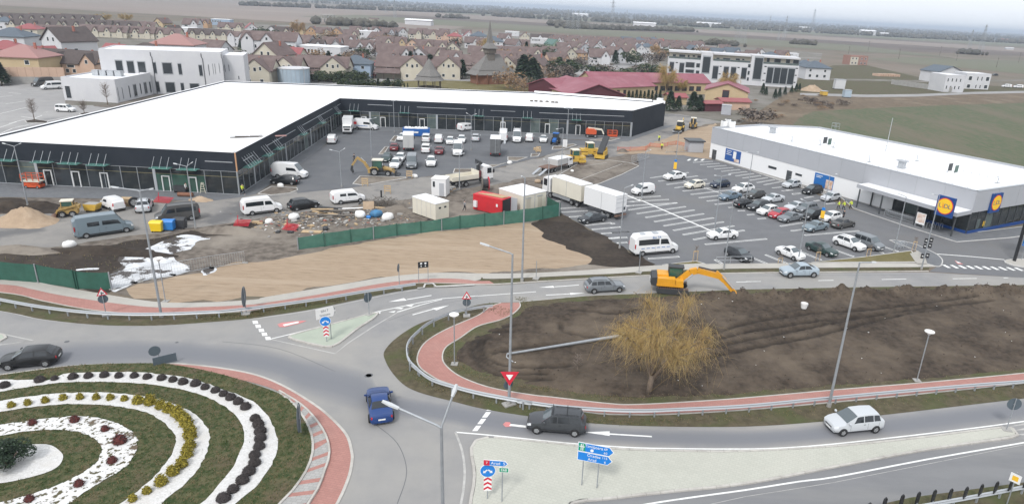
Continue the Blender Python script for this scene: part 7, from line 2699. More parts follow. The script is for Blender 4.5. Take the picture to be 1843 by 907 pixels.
MB().bx(-s_*.55,s_*.55,-.076,-.071,(zt+zm)/2-s_*.55,(zt+zm)/2+s_*.55).bd('yellow_square','sign_yellow',t)
# black price board and totem by the supermarket entrance road
b=G(440,470,'c6')
t=th('price_board','black board stand with white letters on the pebble bed','sign',b+Vc((0,0,.15)),facing(b,.1))
for i,(z0,w0) in enumerate(((.1,.4),(1.55,.4),(2.35,.42))):
 for s in (-1,1):
  MB().bx(s*.28-.22,s*.28+.22,-.05,.05,z0+.1*s,z0+.65+.1*s).bd('board','black_paint',t)
  MB().bx(s*.28-.1,s*.28+.1,-.056,-.051,z0+.28+.1*s,z0+.4+.1*s).bd('print','white_paint',t)
post(t,3.0,.04,0)
b=G(1570,492,'c6')
t=th('totem_pole','thick black pole of the advertising totem by the entrance island','sign',b+Vc((0,0,.1)),0)
MB().cyl((0,0,0),(0,0,9),.22,n=12).bd('pole','black_paint',t)
MB().bx(-.2,3.2,-.2,.2,5.6,9.2).bd('board','logo_blue',t,loc=(.4,0,0))
MB().bx(.5,1.3,-.15,.15,3.3,4.3).bd('small_board','foam_white',t)
b=G(1660,475,'c6')
t=th('crossing_sign','blue crossing sign with white triangle by the entrance island','road sign',b+Vc((0,0,.1)),facing(b))
post(t,2.9)
MB().bx(-.42,.42,-.07,-.04,2.0,2.85).bd('sign_plate','sign_blue',t)
tri(t,2.35,.6,'white_paint',-.078,.006)
# banners on lamps
for (lb,bx_,by_,yt,yb_) in (('orange banner box on the lamp near the work strip',1214,311,289,304),('orange banner box on the lamp among the parked cars',1478,400,376,392)):
 b=G(bx_,by_)
 t=th('lamp_banner',lb,'banner',b,facing(b))
 z1,z0=top_z(b,yt+3),top_z(b,yb_)
 MB().bx(-.3,.3,-.2,-.12,z0,z1).bd('banner','sign_yellow',t)
 MB().bx(-.25,.25,-.2,-.12,z1+.1,z1+.5).bd('blue_plate','sign_blue',t)
# ------------------------------------------------------------------ guard rails
def guard_rail(label,pts,h=.68,step=2.0,side=1):
 L=spline([Vc((p.x,p.y,0)) for p in pts],8)
 L=resample(L,.5)
 t=th('guard_rail',label,'guard rail',L[0])
 o=L[0]
 prof=[(-.03,h-.16),(.05,h-.11),(-.02,h),(.05,h+.11),(-.03,h+.16),(-.05,h+.16),(.02,h+.1),(-.05,h),(.02,h-.1),(-.05,h-.16)]
 rings=[]
 for i,p in enumerate(L):
  a,b=L[max(0,i-1)],L[min(len(L)-1,i+1)]
  d=(b-a).normalized()
  n=Vc((d.y,-d.x,0))*side
  rings.append([p-o+n*u+Vc((0,0,z)) for u,z in prof])
 MB().loft(rings,caps=True).bd('beam','steel_pale',t,ang=60,fixn=True)
 me=MB().bx(-.06,.06,-.05,.05,0,h+.05).mesh('post','galvanised')
 for i in range(2,len(L),int(step/.5)):
  d=(L[min(i+1,len(L)-1)]-L[i-1])
  n=Vc((d.y,-d.x,0)).normalized()*side
  put('post',me,t,L[i]-o-n*.11,atan2(d.y,d.x))
 return t
gp=lambda k,*pp:[G(x,y,k,.68) for x,y in pp]
guard_rail('long steel guard rail along the left cycle path',gp('b6',(-500,250),(0,352),(300,405),(600,440),(900,455),(1200,453),(1500,440))+gp('b7',(0,436),(300,402),(700,346),(1000,296),(1200,266),(1385,239)))
guard_rail('curved steel guard rail around the road bend and the lower road',gp('c4',(98,288),(0,300))+gp('b7',(1640,440),(1480,507),(1385,580),(1322,650),(1308,720),(1330,790),(1400,858))+gp('c1',(975,5),(1100,107),(1250,160),(1450,210),(1765,267))+gp('c2',(250,152),(500,190),(800,215),(1100,226),(1400,216),(1843,193))+gp('c3',(500,212),(1000,165),(1500,122),(1836,98),(2200,70)))
rl=[G(x,y,'c3',.68) for x,y in ((800,985),(1250,905),(1550,850),(1836,795),(2200,730))]
guard_rail('steel guard rail with black glare fins in the bottom right corner',rl)
for i,(x,y) in enumerate(((800,975),(905,940),(1018,920),(1125,902),(1230,888),(1338,880),(1440,868),(1540,850),(1640,832),(1738,815),(1836,795))):
 p=G(x,y,'c3',.7)
 t=th('glare_fin','black fin on the bottom right guard rail, %s from the left' % ORD[i],'glare fin',p,hd(rl[1],rl[3])+.25,'black glare fins on the guard rail')
 MB().extr([(-.17,.02),(.17,.02),(.2,.75),(.05,.95),(-.15,.9),(-.2,.7)],-.035,.035,'y').bd('fin','black_paint',t,fixn=True)
 MB().bx(-.08,.08,-.06,.06,0,.06).bd('clamp','steel',t)
# ------------------------------------------------------------------ fences
def mesh_fence(label,bottoms,tops_h,m):
 """green site fence: bottoms are ground points of the posts"""
 t=th('site_fence',label,'fence',bottoms[0])
 o=bottoms[0]
 for i,p in enumerate(bottoms):
  h=tops_h[i]
  MB().cyl(p-o+Vc((0,-.14,0)),p-o+Vc((0,-.14,h+.08)),.065,n=6).bd('post','mesh_dark' if i % 3 else 'galvanised',t)
  if i % 3==1:
   n=Vc((0,1,0))
   MB().cyl(p-o+Vc((0,0,h*.8)),p-o+n*1.2,.04,n=5).bd('brace','galvanised',t)
 for i in range(len(bottoms)-1):
  a,b=bottoms[i]-o,bottoms[i+1]-o
  ha,hb=tops_h[i],tops_h[i+1]
  mb=MB()
  nn,mm=8,5
  d=(b-a).normalized()
  nr=Vc((d.y,-d.x,0))
  vs=[]
  for j in range(mm+1):
   for q in range(nn+1):
    f=q/nn
    p=a.lerp(b,f)
    h=ha+(hb-ha)*f
    sag=.07*sin(pi*f)*(j/mm)**2
    vs.append(p+nr*(.06+.07*nz2(p.x*1.3,j*.9+p.y,1.2))+Vc((0,0,.05+(h-.05-sag)*j/mm)))
  mb.add(vs,[(j*(nn+1)+q,j*(nn+1)+q+1,(j+1)*(nn+1)+q+1,(j+1)*(nn+1)+q) for j in range(mm) for q in range(nn)])
  mb.bd('mesh_panel',m,t,smooth=True)
 return t
fb=[((415,690),572,'a8'),((668,660),528,'a8'),((920,620),495,'a8'),((1138,590),468,'a8'),((1360,556),440,'a8'),((1590,532),418,'a8'),((1790,506),392,'a8'),((150,596),470,'b1'),((385,575),447,'b1'),((570,556),428,'b1'),((765,536),405,'b1'),((940,508),380,'b1'),((1100,475),352,'b1')]
bt=[G(*p,k) for p,_,k in fb]
mesh_fence('long green mesh fence between the tan field and the site cabins',bt,[top_z(b,y,k) for b,(_,y,k) in zip(bt,fb)],'mesh_green')
bt2=[G(1100,475,'b1'),G(980,400,'b1')]
mesh_fence('short end panel of green mesh fence behind the cream cabin',[bt2[1],bt2[0]+Vc((.1,.15,0))],[2.0,2.0],'mesh_dark')
fb=[((-420,180),40),((-200,195),58),((0,212),76),((280,232),100),((545,275),142),((560,276),148),((800,282),158)]
bt=[G(*p,'b6') for p,_ in fb]
mesh_fence('dark green mesh fence along the pavement at the left edge',bt,[top_z(b,y,'b6') for b,(_,y) in zip(bt,fb)],'mesh_dark')
def wire_fence(label,pts,h=1.9):
 t=th('wire_fence',label,'fence',pts[0])
 o=pts[0]
 for a,b in zip(pts,pts[1:]):
  a,b=a-o,b-o
  u=Vc((0,0,1))
  MB().tube([a+u*.1,a+u*h,b+u*h,b+u*.1,a+u*.1],.028,5).bd('panel_frame','steel',t)
  w=MB()
  n=14
  for i in range(1,n):
   p=a.lerp(b,i/n)
   w.bar(p+u*.1,p+u*h,.012,.012)
  for i in range(1,6):
   w.bar(a+u*(h*i/6),b+u*(h*i/6),.012,.012)
  stuff(w.bd('wire','steel',t))
  for p in (a,b):
   MB().bx(-.3,.3,-.12,.12,0,.14).bd('foot','concrete',t,loc=p)
 return t
wire_fence('grey wire fence panels leading from the left green fence over the sheeting',[G(800,282,'b6'),G(950,235,'b6'),G(1090,210,'b6')],1.7)
wire_fence('grey wire fence panels along the left edge of the tan field',[G(1000,225,'b6'),G(1225,180,'b6'),G(1500,130,'b6'),G(1740,95,'b6')],1.5)
wire_fence('grey wire fence panels at the work strip entrance',[G(360,290,'b2'),G(250,330,'b2'),G(190,345,'b2')],1.6)
wire_fence('grey wire fence panels before the service hut',[G(530,240,'b2'),G(620,238,'b2'),G(720,236,'b2')],1.6)
t=th('barrier_net','sagging orange barrier net across the work strip','barrier',G(60,215,'b2'))
o=t.location.copy()
pp=[G(*p,'b2') for p in ((60,228),(180,228),(330,222),(370,185),(470,195),(540,180),(620,165),(720,190),(720,235))]
for a,b in zip(pp,pp[1:]):
 mb=MB()
 for z in (.25,.5,.75,.95):
  mb.bar(a-o+Vc((0,0,z)),b-o+Vc((0,0,z-.05)),.05,.07)
 stuff(mb.bd('net_strand','orange_red',t))
 MB().cyl(a-o,a-o+Vc((0,0,1.1)),.04,n=5).bd('stake','orange_red',t)
# low grey railing by the road side bays
t=th('low_railing','low grey railing around the dark grey hatchback','railing',G(1000,612,'b5')+Vc((0,0,.05)))
o=t.location.copy()
pp=[G(*p,'b5') for p in ((1005,615),(1140,612),(1340,612))]
for z in (.5,1.0):
 MB().tube([p-o+Vc((0,0,z)) for p in pp],.03,5).bd('rail','steel',t)
for p in pp:
 MB().cyl(p-o,p-o+Vc((0,0,1.05)),.035,n=6).bd('post','steel',t)
# ------------------------------------------------------------------ site cabins, container, drum
def cabin_box(name,label,T,z,m,cat='cabin'):
 """box from its three seen top corners (left, front, right) at height z"""
 a,b,c=[Vc((p.x,p.y,0)) for p in T]
 rz=hd(a,b)
 t=th(name,label,cat,a+Vc((0,0,.02)),rz)
 L=(b-a).length
 d=(c-b).length
 return t,L,d
t,L_,d_=cabin_box('site_cabin','cream site cabin with two tiny windows behind the green fence',[G(1505,182,'a8',2.6),G(1727,255,'a8',2.6),G(42,342,'b1',2.6)],2.6,'cabin_cream')
MB().bx(0,L_,0,2.5,.15,2.55).bd('wall','cabin_cream',t)
MB().bx(-.05,L_+.05,-.05,2.55,2.55,2.66).bd('roof','roof_membrane',t)
for y in (.6,1.6):
 MB().bx(L_,L_+.03,y,y+.4,1.75,2.0).bd('window','glass_dark',t)
for i in range(1,5):
 MB().bx(L_*i/5-.015,L_*i/5+.015,-.02,0,.2,2.5).bd('panel_joint','cladding_grey',t)
t,L_,d_=cabin_box('site_cabin','large double cream site cabin beside the red container',[G(525,212,'b1',2.8),G(757,284,'b1',2.8),G(980,256,'b1',2.8)],2.8,'cabin_cream')
d_=5.0
MB().bx(0,L_,0,d_,.1,2.75).bd('wall','cabin_cream',t)
MB().bx(-.05,L_+.05,-.05,d_+.05,2.75,2.86).bd('roof','roof_membrane',t)
MB().bx(L_,L_+.03,d_/2-.04,d_/2+.04,.1,2.74).bd('seam','cladding_grey',t)
for y in (.5,3.0):
 MB().bx(L_,L_+.03,y,y+1.2,2.2,2.35).bd('label_strip','steel',t)
 MB().bx(L_,L_+.025,y+.2,y+1.1,.2,2.1).bd('door','plaster_cream',t)
b,b2=G(1690,178,'a8'),G(1790,186,'a8')
t=th('guard_cabin','narrow white site cabin with one window and a grey door','cabin',b+Vc((0,0,.02)),hd(b,b2))
MB().bx(0,2.4,0,2.3,.1,2.9).bd('wall','paint_white',t)
MB().bx(-.06,2.46,-.06,2.36,2.9,3.0).bd('roof','foam_white',t)
MB().bx(.25,.6,-.03,0,1.6,2.5).bd('window','glass_dark',t)
MB().bx(1.3,2.1,-.03,0,.15,2.3).bd('door','cladding_grey',t)
t,L_,d_=cabin_box('shipping_container','bright red shipping container with an open end door',[G(275,258,'b1',2.6),G(553,320,'b1',2.6),G(622,300,'b1',2.6)],2.6,'red_container','container')
mb=MB()
n=int(L_/.22)
prof=[]
for i in range(n):
 x=L_*i/n
 s=L_/n
 for u,y in ((0,0),(.35,0),(.5,.06),(.85,.06)):
  prof.append((x+u*s,y))
prof+=[(L_,0),(L_,2.35),(0,2.35)]
mb.prism(prof,.12,2.55)
mb.bd('shell','red_container',t,fixn=True)
MB().bx(L_,L_+.03,.15,2.2,.2,2.45).bd('dark_opening','black_paint',t)
MB().bx(L_,L_+1.15,2.3,2.38,.15,2.5).bd('open_door','cladding_grey',t)
for i in range(5):
 MB().bar((.6+i*.5,.6+.2*i,2.62+.02*i),(L_-.5+.1*i,.9+.18*i,2.62+.02*i),.3,.06).bd('roof_plank','wood_pale',t)
MB().bx(.3,.9,-.35,-.02,.6,1.6).bd('white_box','paint_white',t)
MB().bx(L_*.8,L_*.86,-.03,-.005,1.3,1.75).bd('label_plate','paint_white',t)
b=G(392,225,'b1')
t=th('cable_drum','big wooden cable drum with a red side standing behind the red container','cable drum',b+Vc((0,0,.02)),.25)
for s,m in ((-.55,'wood_grey'),(.55,'sign_red')):
 MB().cyl((s-.06,0,1.15),(s+.06,0,1.15),1.15,n=26).bd('flange',m,t)
MB().cyl((-.5,0,1.15),(.5,0,1.15),.8,n=20).bd('coil','machine_dark',t)
# ------------------------------------------------------------------ heaps and loose things on the site
def heap(name,label,c,rx,ry,h,m,cat='heap',n=22,rough_=.3,seed=0,tagit=True):
 mb=MB()
 R=9
 vs=[(0,0,h)]
 for i in range(1,R+1):
  f=i/R
  for j in range(n):
   a=2*pi*j/n
   q=1+rough_*nz2(cos(a)*1.5+seed,sin(a)*1.5-seed,1)
   z=h*(math.exp(-(f*1.55)**2)-.09*f)*(1+.3*nz2(f*3+cos(a)*2,sin(a)*2+seed,1.4))
   vs.append((cos(a)*rx*f*q,sin(a)*ry*f*q,max(-.03,z) if i<R else -.03))
 fs=[(0,1+j,1+(j+1) % n) for j in range(n)]
 for i in range(R-1):
  for j in range(n):
   a=1+i*n+j
   b=1+i*n+(j+1) % n
   fs.append((a,a+n,b+n,b))
 mb.add(vs,fs)
 o=mb.bd(name,m,None,smooth=True,loc=c)
 if tagit:
  tag(o,label,cat)
 return o
heap('sand_heap','large pale sand heap left of the skid steer loader',G(190,672,'a5')+Vc((0,0,.03)),4.6,2.6,2.0,'sand')
heap('sand_heap','small brown sand heap at the edge of the shop forecourt',G(1425,515,'a5')+Vc((0,0,.03)),1.9,1.1,.6,'sand',seed=3)
heap('soil_heap','dark soil heap at the left edge before the shop forecourt',G(60,575,'a5')+Vc((0,0,.03)),4.5,1.6,1.0,'soil_dark',seed=5)
heap('soil_heap','dark soil heap beside the tall lamp foot by the forecourt',G(310,560,'a5')+Vc((0,0,.03)),3.6,1.2,.7,'soil_dark',seed=8)
heap('soil_heap','weedy dark soil heap right of the grey crew van',G(1650,740,'a5')+Vc((0,0,.03)),5.5,1.3,.8,'soil_mixed',seed=11)
heap('soil_heap','long dark soil heap below the grey crew van',G(750,880,'a5')+Vc((0,0,.03)),7.5,1.8,.7,'soil_dark',seed=14)
heap('soil_heap','grey soil heap below the site track at the left edge',G(150,870,'a5')+Vc((0,0,.03)),5,1.4,.6,'soil_mixed',seed=16)
heap('soil_heap','rubble heap among the branches beside the cream cabin',G(1370,320,'a8')+Vc((0,0,.03)),3.0,1.3,.9,'soil_mixed',seed=18)
heap('soil_heap','low brown soil heap in front of the red barrier net',G(110,232,'b2')+Vc((0,0,.03)),1.6,1.0,.7,'soil_mixed',seed=20)
heap('soil_heap','dark soil heap on the bank beside the supermarket bays',G(1250,640,'b1')+Vc((0,0,.03)),3.6,2.0,.4,'soil_dark',seed=21)
# timber and rubbish beside the white van
for i,(x,y,a,l,m,lb) in enumerate([(980,300,.35,5.5,'foam_white','long white board leaning over the timber heap'),(720,300,-.05,3.5,'machine_dark','dark plank on the timber heap by the white van'),(640,320,.2,3.2,'wood_pale','pale plank at the left end of the timber heap'),(620,340,-.3,2.6,'wood_pale','short pale plank lowest in the timber heap'),
          (760,372,.12,5,'wood_grey','grey beam lying below the timber heap'),(860,335,.1,4.5,'wood_grey','grey beam behind the white sacks'),(690,350,-.2,2.8,'wood_pale','splintered pale plank amid the timber heap'),(1200,300,-.1,2.6,'wood_pale','pale sheet of wood behind the blue tarpaulin')]):
 t=th('plank',lb,'plank',G(x,y,'a8')+Vc((0,0,.1+.08*(i % 3))),a)
 MB().bx(-l/2,l/2,-.22,.22,0,.09).bd('board',m,t)
t=th('plywood_sheet','yellow plywood sheet propped on the timber heap','sheet',G(1085,310,'a8')+Vc((0,0,.1)),.25)
MB().add([(-.8,0,0),(.8,0,0),(.8,.9,1.0),(-.8,.9,1.0),(-.8,.08,0),(.8,.08,0),(.8,.98,1.0),(-.8,.98,1.0)],[(0,1,2,3),(7,6,5,4),(0,4,5,1),(2,6,7,3),(1,5,6,2),(0,3,7,4)]).bd('board','sand',t)
t=th('plywood_sheet','pale plywood sheet lying flat by the green fence end','sheet',G(540,522,'a8')+Vc((0,0,.05)),.05)
MB().bx(-1.3,1.3,-.5,.5,0,.07).bd('board','wood_pale',t)
def sack(label,x,y,k,s,m='foam_white',name='sack'):
 t=th(name,label,name.replace('_',' '),G(x,y,k)+Vc((0,0,.02)),ru(0,3))
 mb=MB()
 n=10
 rings=[]
 for z,r in ((0,.85),(.2,1.0),(.55,.97),(.85,.8),(.98,.4)):
  rings.append([(s*r*cos(2*pi*j/n)*(1+.12*nz2(j,z*5+x,.8)),s*.8*r*sin(2*pi*j/n)*(1+.12*nz2(j+9,z*5,.8)),s*z) for j in range(n)])
 mb.loft(rings,caps=True)
 mb.bd('bag',m,t,smooth=True)
 MB().tube([(-.2*s,0,s*.95),(0,.1*s,s*1.1),(.2*s,0,s*.95)],.04*s,5).bd('tie',m,t)
sack('big white sack on the timber heap',1005,375,'a8',.9)
sack('big white sack at the right end of the timber heap',1270,400,'a8',.95)
sack('blue tarpaulin bundle between the white sacks',1160,370,'a8',.95,'tarp_blue','tarpaulin')
sack('small bright blue bag before the white sack',1085,388,'a8',.4,'bin_blue')
sack('white sack spilling rubble at the left of the site',370,395,'a8',.8)
sack('pinkish white heap of plaster bags left of the red frames',130,435,'a8',.6,'foam_white')
sack('dark bag of rubbish behind the green fence end',672,500,'a8',.5,'machine_dark')
sack('white sack beside the planting bed by the black estate',240,835,'a6',.6)
sack('white sack beside the wooden barrier near the backhoe',1528,745,'a6',.6)
sack('white sack beside the kerb stones by the crane truck',625,615,'a7',.6)
sack('white sacks heaped on a pallet at the left of the soil strip',495,845,'a5',.75)
sack('pale sack lying on the soil bank',1225,690,'a7',.4)
sack('yellow wrapped block near the flatbed ramps',895,795,'a7',.6,'sand')
# red steel frames
for lb,x,y,k,s in (('red steel frames stacked below the white sack',340,500,'a8',1.0),('red steel props scattered before the shop forecourt',1160,530,'a5',1.3),('red steel props on the soil right of the minibus',1720,695,'a5',1.0)):
 t=th('steel_frame',lb,'steel frames',G(x,y,k)+Vc((0,0,.05)),ru(-.3,.3))
 for i in range(6):
  MB().bar((-s,-.5+i*.2,.1+.1*i),(s,-.4+i*.2,.1+.1*i),.07,.07).bd('bar','sign_red',t)
 MB().bar((-s*.6,0,.1),(-s*.5,.1,1.4),.07,.07).bd('prop','sign_red',t)
# brushwood beside the cabin
mb=MB()
c=G(1215,270,'a8')
for i in range(170):
 a,b=ru(0,6.28),ru(.6,1.8)
 x,y,z=rnd.gauss(0,1.1),rnd.gauss(0,.7),ru(.05,1.0)*rnd.random()
 mb.bar((x,y,z),(x+cos(a)*b,y+sin(a)*b*.7,z+ru(-.1,.9)),.04,.04)
o=mb.bd('brushwood','wood_grey',None,loc=c)
stuff(o)
mb=MB()
RM=['concrete','wood_pale','foam_white','machine_dark','brick_red','wood_grey']
for i in range(700):
 cx_,cy_,sx,sy=((760,370,260,40),(300,440,200,50),(1250,300,200,40),(500,420,300,70),(1100,420,300,30))[i % 5]
 p=G(cx_+rnd.gauss(0,sx),cy_+rnd.gauss(0,sy),'a8')
 a,r=ru(0,6.3),ru(.05,.2)*(2.2 if rnd.random()<.1 else 1)
 u,v=Vc((cos(a),sin(a),0))*r,Vc((-sin(a),cos(a),0))*r*ru(.2,.9)
 z=Vc((0,0,.03))
 h=Vc((0,0,r*ru(.2,.7)))
 k=[p+z-u-v,p+z+u-v,p+z+u+v,p+z-u+v]
 mb.add(k+[q*1+h for q in k],[(4,5,6,7),(0,1,5,4),(1,2,6,5),(2,3,7,6),(3,0,4,7)],rnd.choice((0,0,0,0,1,1,3,5,5,5,rnd.choice((2,4)))))
stuff(mb.bd('rubble',RM))
t=th('pallet_stack','wooden pallets stacked behind the small white van','pallets',G(905,552,'a5')+Vc((0,0,.02)),.1)
for i in range(6):
 MB().bx(-.8,.8,-.5,.5,i*.2,i*.2+.13).bd('pallet','wood_pale',t)
t=th('tyre','large black tyre standing behind the silver suv','tyre',G(960,565,'a5')+Vc((0,0,.02)),.4)
a_,b_=wheel(.75,.5)
put('tread',a_,t,(0,0,.75))
put('hub',b_,t,(0,0,.75))
for lb,p,m in (('yellow wheeled waste container beside the blue one',(1122,738),'bin_yellow'),('blue wheeled waste container between a yellow and a black one',(1205,728),'bin_blue'),('black wheeled waste container right of the blue one',(1285,714),'machine_dark')):
 t=th('waste_container',lb,'waste bin',G(*p,'a5')+Vc((0,0,.03)),.12,'wheeled waste containers by the minibus')
 MB().add([(-.62,-.5,.18),(.62,-.5,.18),(.62,.5,.18),(-.62,.5,.18),(-.72,-.58,1.25),(.72,-.58,1.25),(.72,.58,1.25),(-.72,.58,1.25)],[(3,2,1,0),(4,5,6,7),(0,1,5,4),(1,2,6,5),(2,3,7,6),(3,0,4,7)]).bd('tub',m,t)
 MB().extr([(-.6,1.26),(.6,1.26),(.5,1.42),(0,1.5),(-.5,1.42)],-.74,.74,'x').bd('lid',m,t,fixn=True)
 for sx in (-.5,.5):
  for sy in (-.4,.4):
   MB().cyl((sx,sy-.04,.1),(sx,sy+.04,.1),.1,n=10).bd('castor','rubber',t)
 for sx in (-1,1):
  MB().tube([(sx*.73,0,1.1),(sx*.85,0,1.1)],.04,6).bd('trunnion','steel',t)
t=th('small_skip','small yellow tipping skip beside the small white van','skip',G(665,592,'a5')+Vc((0,0,.02)),.05)
MB().extr([(-.8,.25),(.6,.25),(.9,1.1),(-.9,1.1)],-.7,.7,'y').bd('tub','yellow_machine',t,fixn=True)
MB().bx(-.7,.8,-.6,.6,0,.22).bd('base','machine_dark',t)
MB().bx(-.8,.8,-.6,.6,1.1,1.16).bd('rubble','concrete',t)
t=th('carpet_roll','pink brown roll lying before the green shopfront','roll',G(1318,490,'a5')+Vc((0,0,.04)),.05)
MB().cyl((-1.1,0,.32),(1.1,0,.32),.32,n=14).bd('roll','wood_red',t)
MB().cyl((-1.12,0,.32),(1.12,0,.32),.1,n=8).bd('core','wood_pale',t)
t=th('step_ladder','pale step ladder before the green shopfront','ladder',G(1447,465,'a5')+Vc((0,0,.04)),0)
for s in (-1,1):
 MB().bar((s*.45,-.2,0),(s*.1,-.2,1.7),.07,.07).bd('leg','cabin_cream',t)
 MB().bar((s*.45,.3,0),(s*.1,.0,1.7),.07,.07).bd('leg','cabin_cream',t)
for i in range(4):
 MB().bx(-.4+.08*i,.4-.08*i,-.26,-.14,.3+.38*i,.35+.38*i).bd('rung','cabin_cream',t)
t=th('work_bench','black covered machine on a stand before the green shopfront','machine',G(1285,462,'a5')+Vc((0,0,.04)),0)
MB().bx(-.9,.9,-.4,.4,.3,1.1).bd('cover','machine_dark',t)
for s in (-.8,.8):
 MB().bx(s-.05,s+.05,-.35,.35,0,.3).bd('leg','machine_dark',t)
for lb,x,y,k in (('wooden barrier frame left of the backhoe bed',1052,830,'a6'),('wooden barrier frame behind the long white board',1268,155,'a8'),('wooden barrier frame beside the white sack by the backhoe',1478,755,'a6'),('wooden barrier frame on the planting bed edge',900,510,'a7')):
 t=th('wooden_barrier',lb,'barrier',G(x,y,k)+Vc((0,0,.03)),.1)
 for s in (-.45,.45):
  MB().bx(s-.05,s+.05,-.05,.05,0,1.4).bd('post','wood_pale',t)
 for z in (.4,.8,1.2):
  MB().bx(-.55,.55,-.09,-.05,z,z+.22).bd('board','wood_pale',t)
t=th('bollard','short black post rising behind the timber heap','post',G(1208,190,'a8')+Vc((0,0,.02)),0)
MB().cyl((0,0,0),(0,0,1.1),.13,n=10).bd('post','black_paint',t)
MB().cyl((0,0,1.1),(0,0,1.16),.15,n=10).bd('cap','black_paint',t)
t=th('bucket','white bucket standing on the dug up field','bucket',G(373,428,'c5')+Vc((0,0,.25)),0)
MB().lathe([(0,0),(.3,0),(.4,.6),(.37,.6),(.28,.05)],16).bd('pail','foam_white',t)
MB().tube([(.4,0,.55),(.45,0,.2),(.4,.1,.15)],.02,4).bd('handle','steel',t)
t=th('trolley_pen','grey shopping trolleys in the small pen at the bay end','trolleys',G(895,690,'b3')+Vc((0,0,.03)),.4)
for i in range(3):
 for z in (.35,.65,.95):
  MB().tube([(-.5+i*.5,-.3,z),(.1+i*.5,-.3,z),(.1+i*.5,.3,z),(-.5+i*.5,.3,z),(-.5+i*.5,-.3,z)],.025,4).bd('trolley_wire','steel',t)
 for sx in (-.5,.1):
  MB().cyl((sx+i*.5,-.3,0),(sx+i*.5,-.3,.95),.025,n=5).bd('trolley_leg','steel',t)
# kerb stones laid out on pallets by the planting beds
for i,(x,y) in enumerate(((880,480),(900,495),(40,880),(70,860))):
 t=th('pallet',('pallet of pale boards, rear one by the planting bed','pallet of pale boards, front one by the planting bed','pallet of grey slabs at the crane truck wheels','pallet of white slabs behind the crane truck')[i],'pallet',G(x,y,'a7')+Vc((0,0,.03)),.3*i)
 MB().bx(-.6,.6,-.4,.4,0,.14).bd('base','wood_pale',t)
 for j in range(3):
  MB().bx(-.55+.4*j,-.2+.4*j,-.35,.35,.15,.45).bd('slab','concrete' if i>1 else 'wood_pale',t)
# ------------------------------------------------------------------ people
def skin_mesh(name,joints,edges,m,sub=1):
 me=bpy.data.meshes.new(name)
 names=list(joints)
 me.from_pydata([joints[n][0] for n in names],[(names.index(a),names.index(b)) for a,b in edges],[])
 o=bpy.data.objects.new(name,me)
 col.objects.link(o)
 md=o.modifiers.new('skin','SKIN')
 for i,n in enumerate(names):
  r=joints[n][1]
  r=(r,r) if not isinstance(r,tuple) else r
  me.skin_vertices[0].data[i].radius=r
  me.skin_vertices[0].data[i].use_root=(i==0)
 o.modifiers.new('sub','SUBSURF').levels=sub
 dg=bpy.context.evaluated_depsgraph_get()
 out=bpy.data.meshes.new_from_object(o.evaluated_get(dg))
 out.name=name
 bpy.data.objects.remove(o)
 bpy.data.meshes.remove(me)
 out.materials.clear()
 out.materials.append(MATS[m])
 out.polygons.foreach_set('use_smooth',[True]*len(out.polygons))
 return out
POSES={}
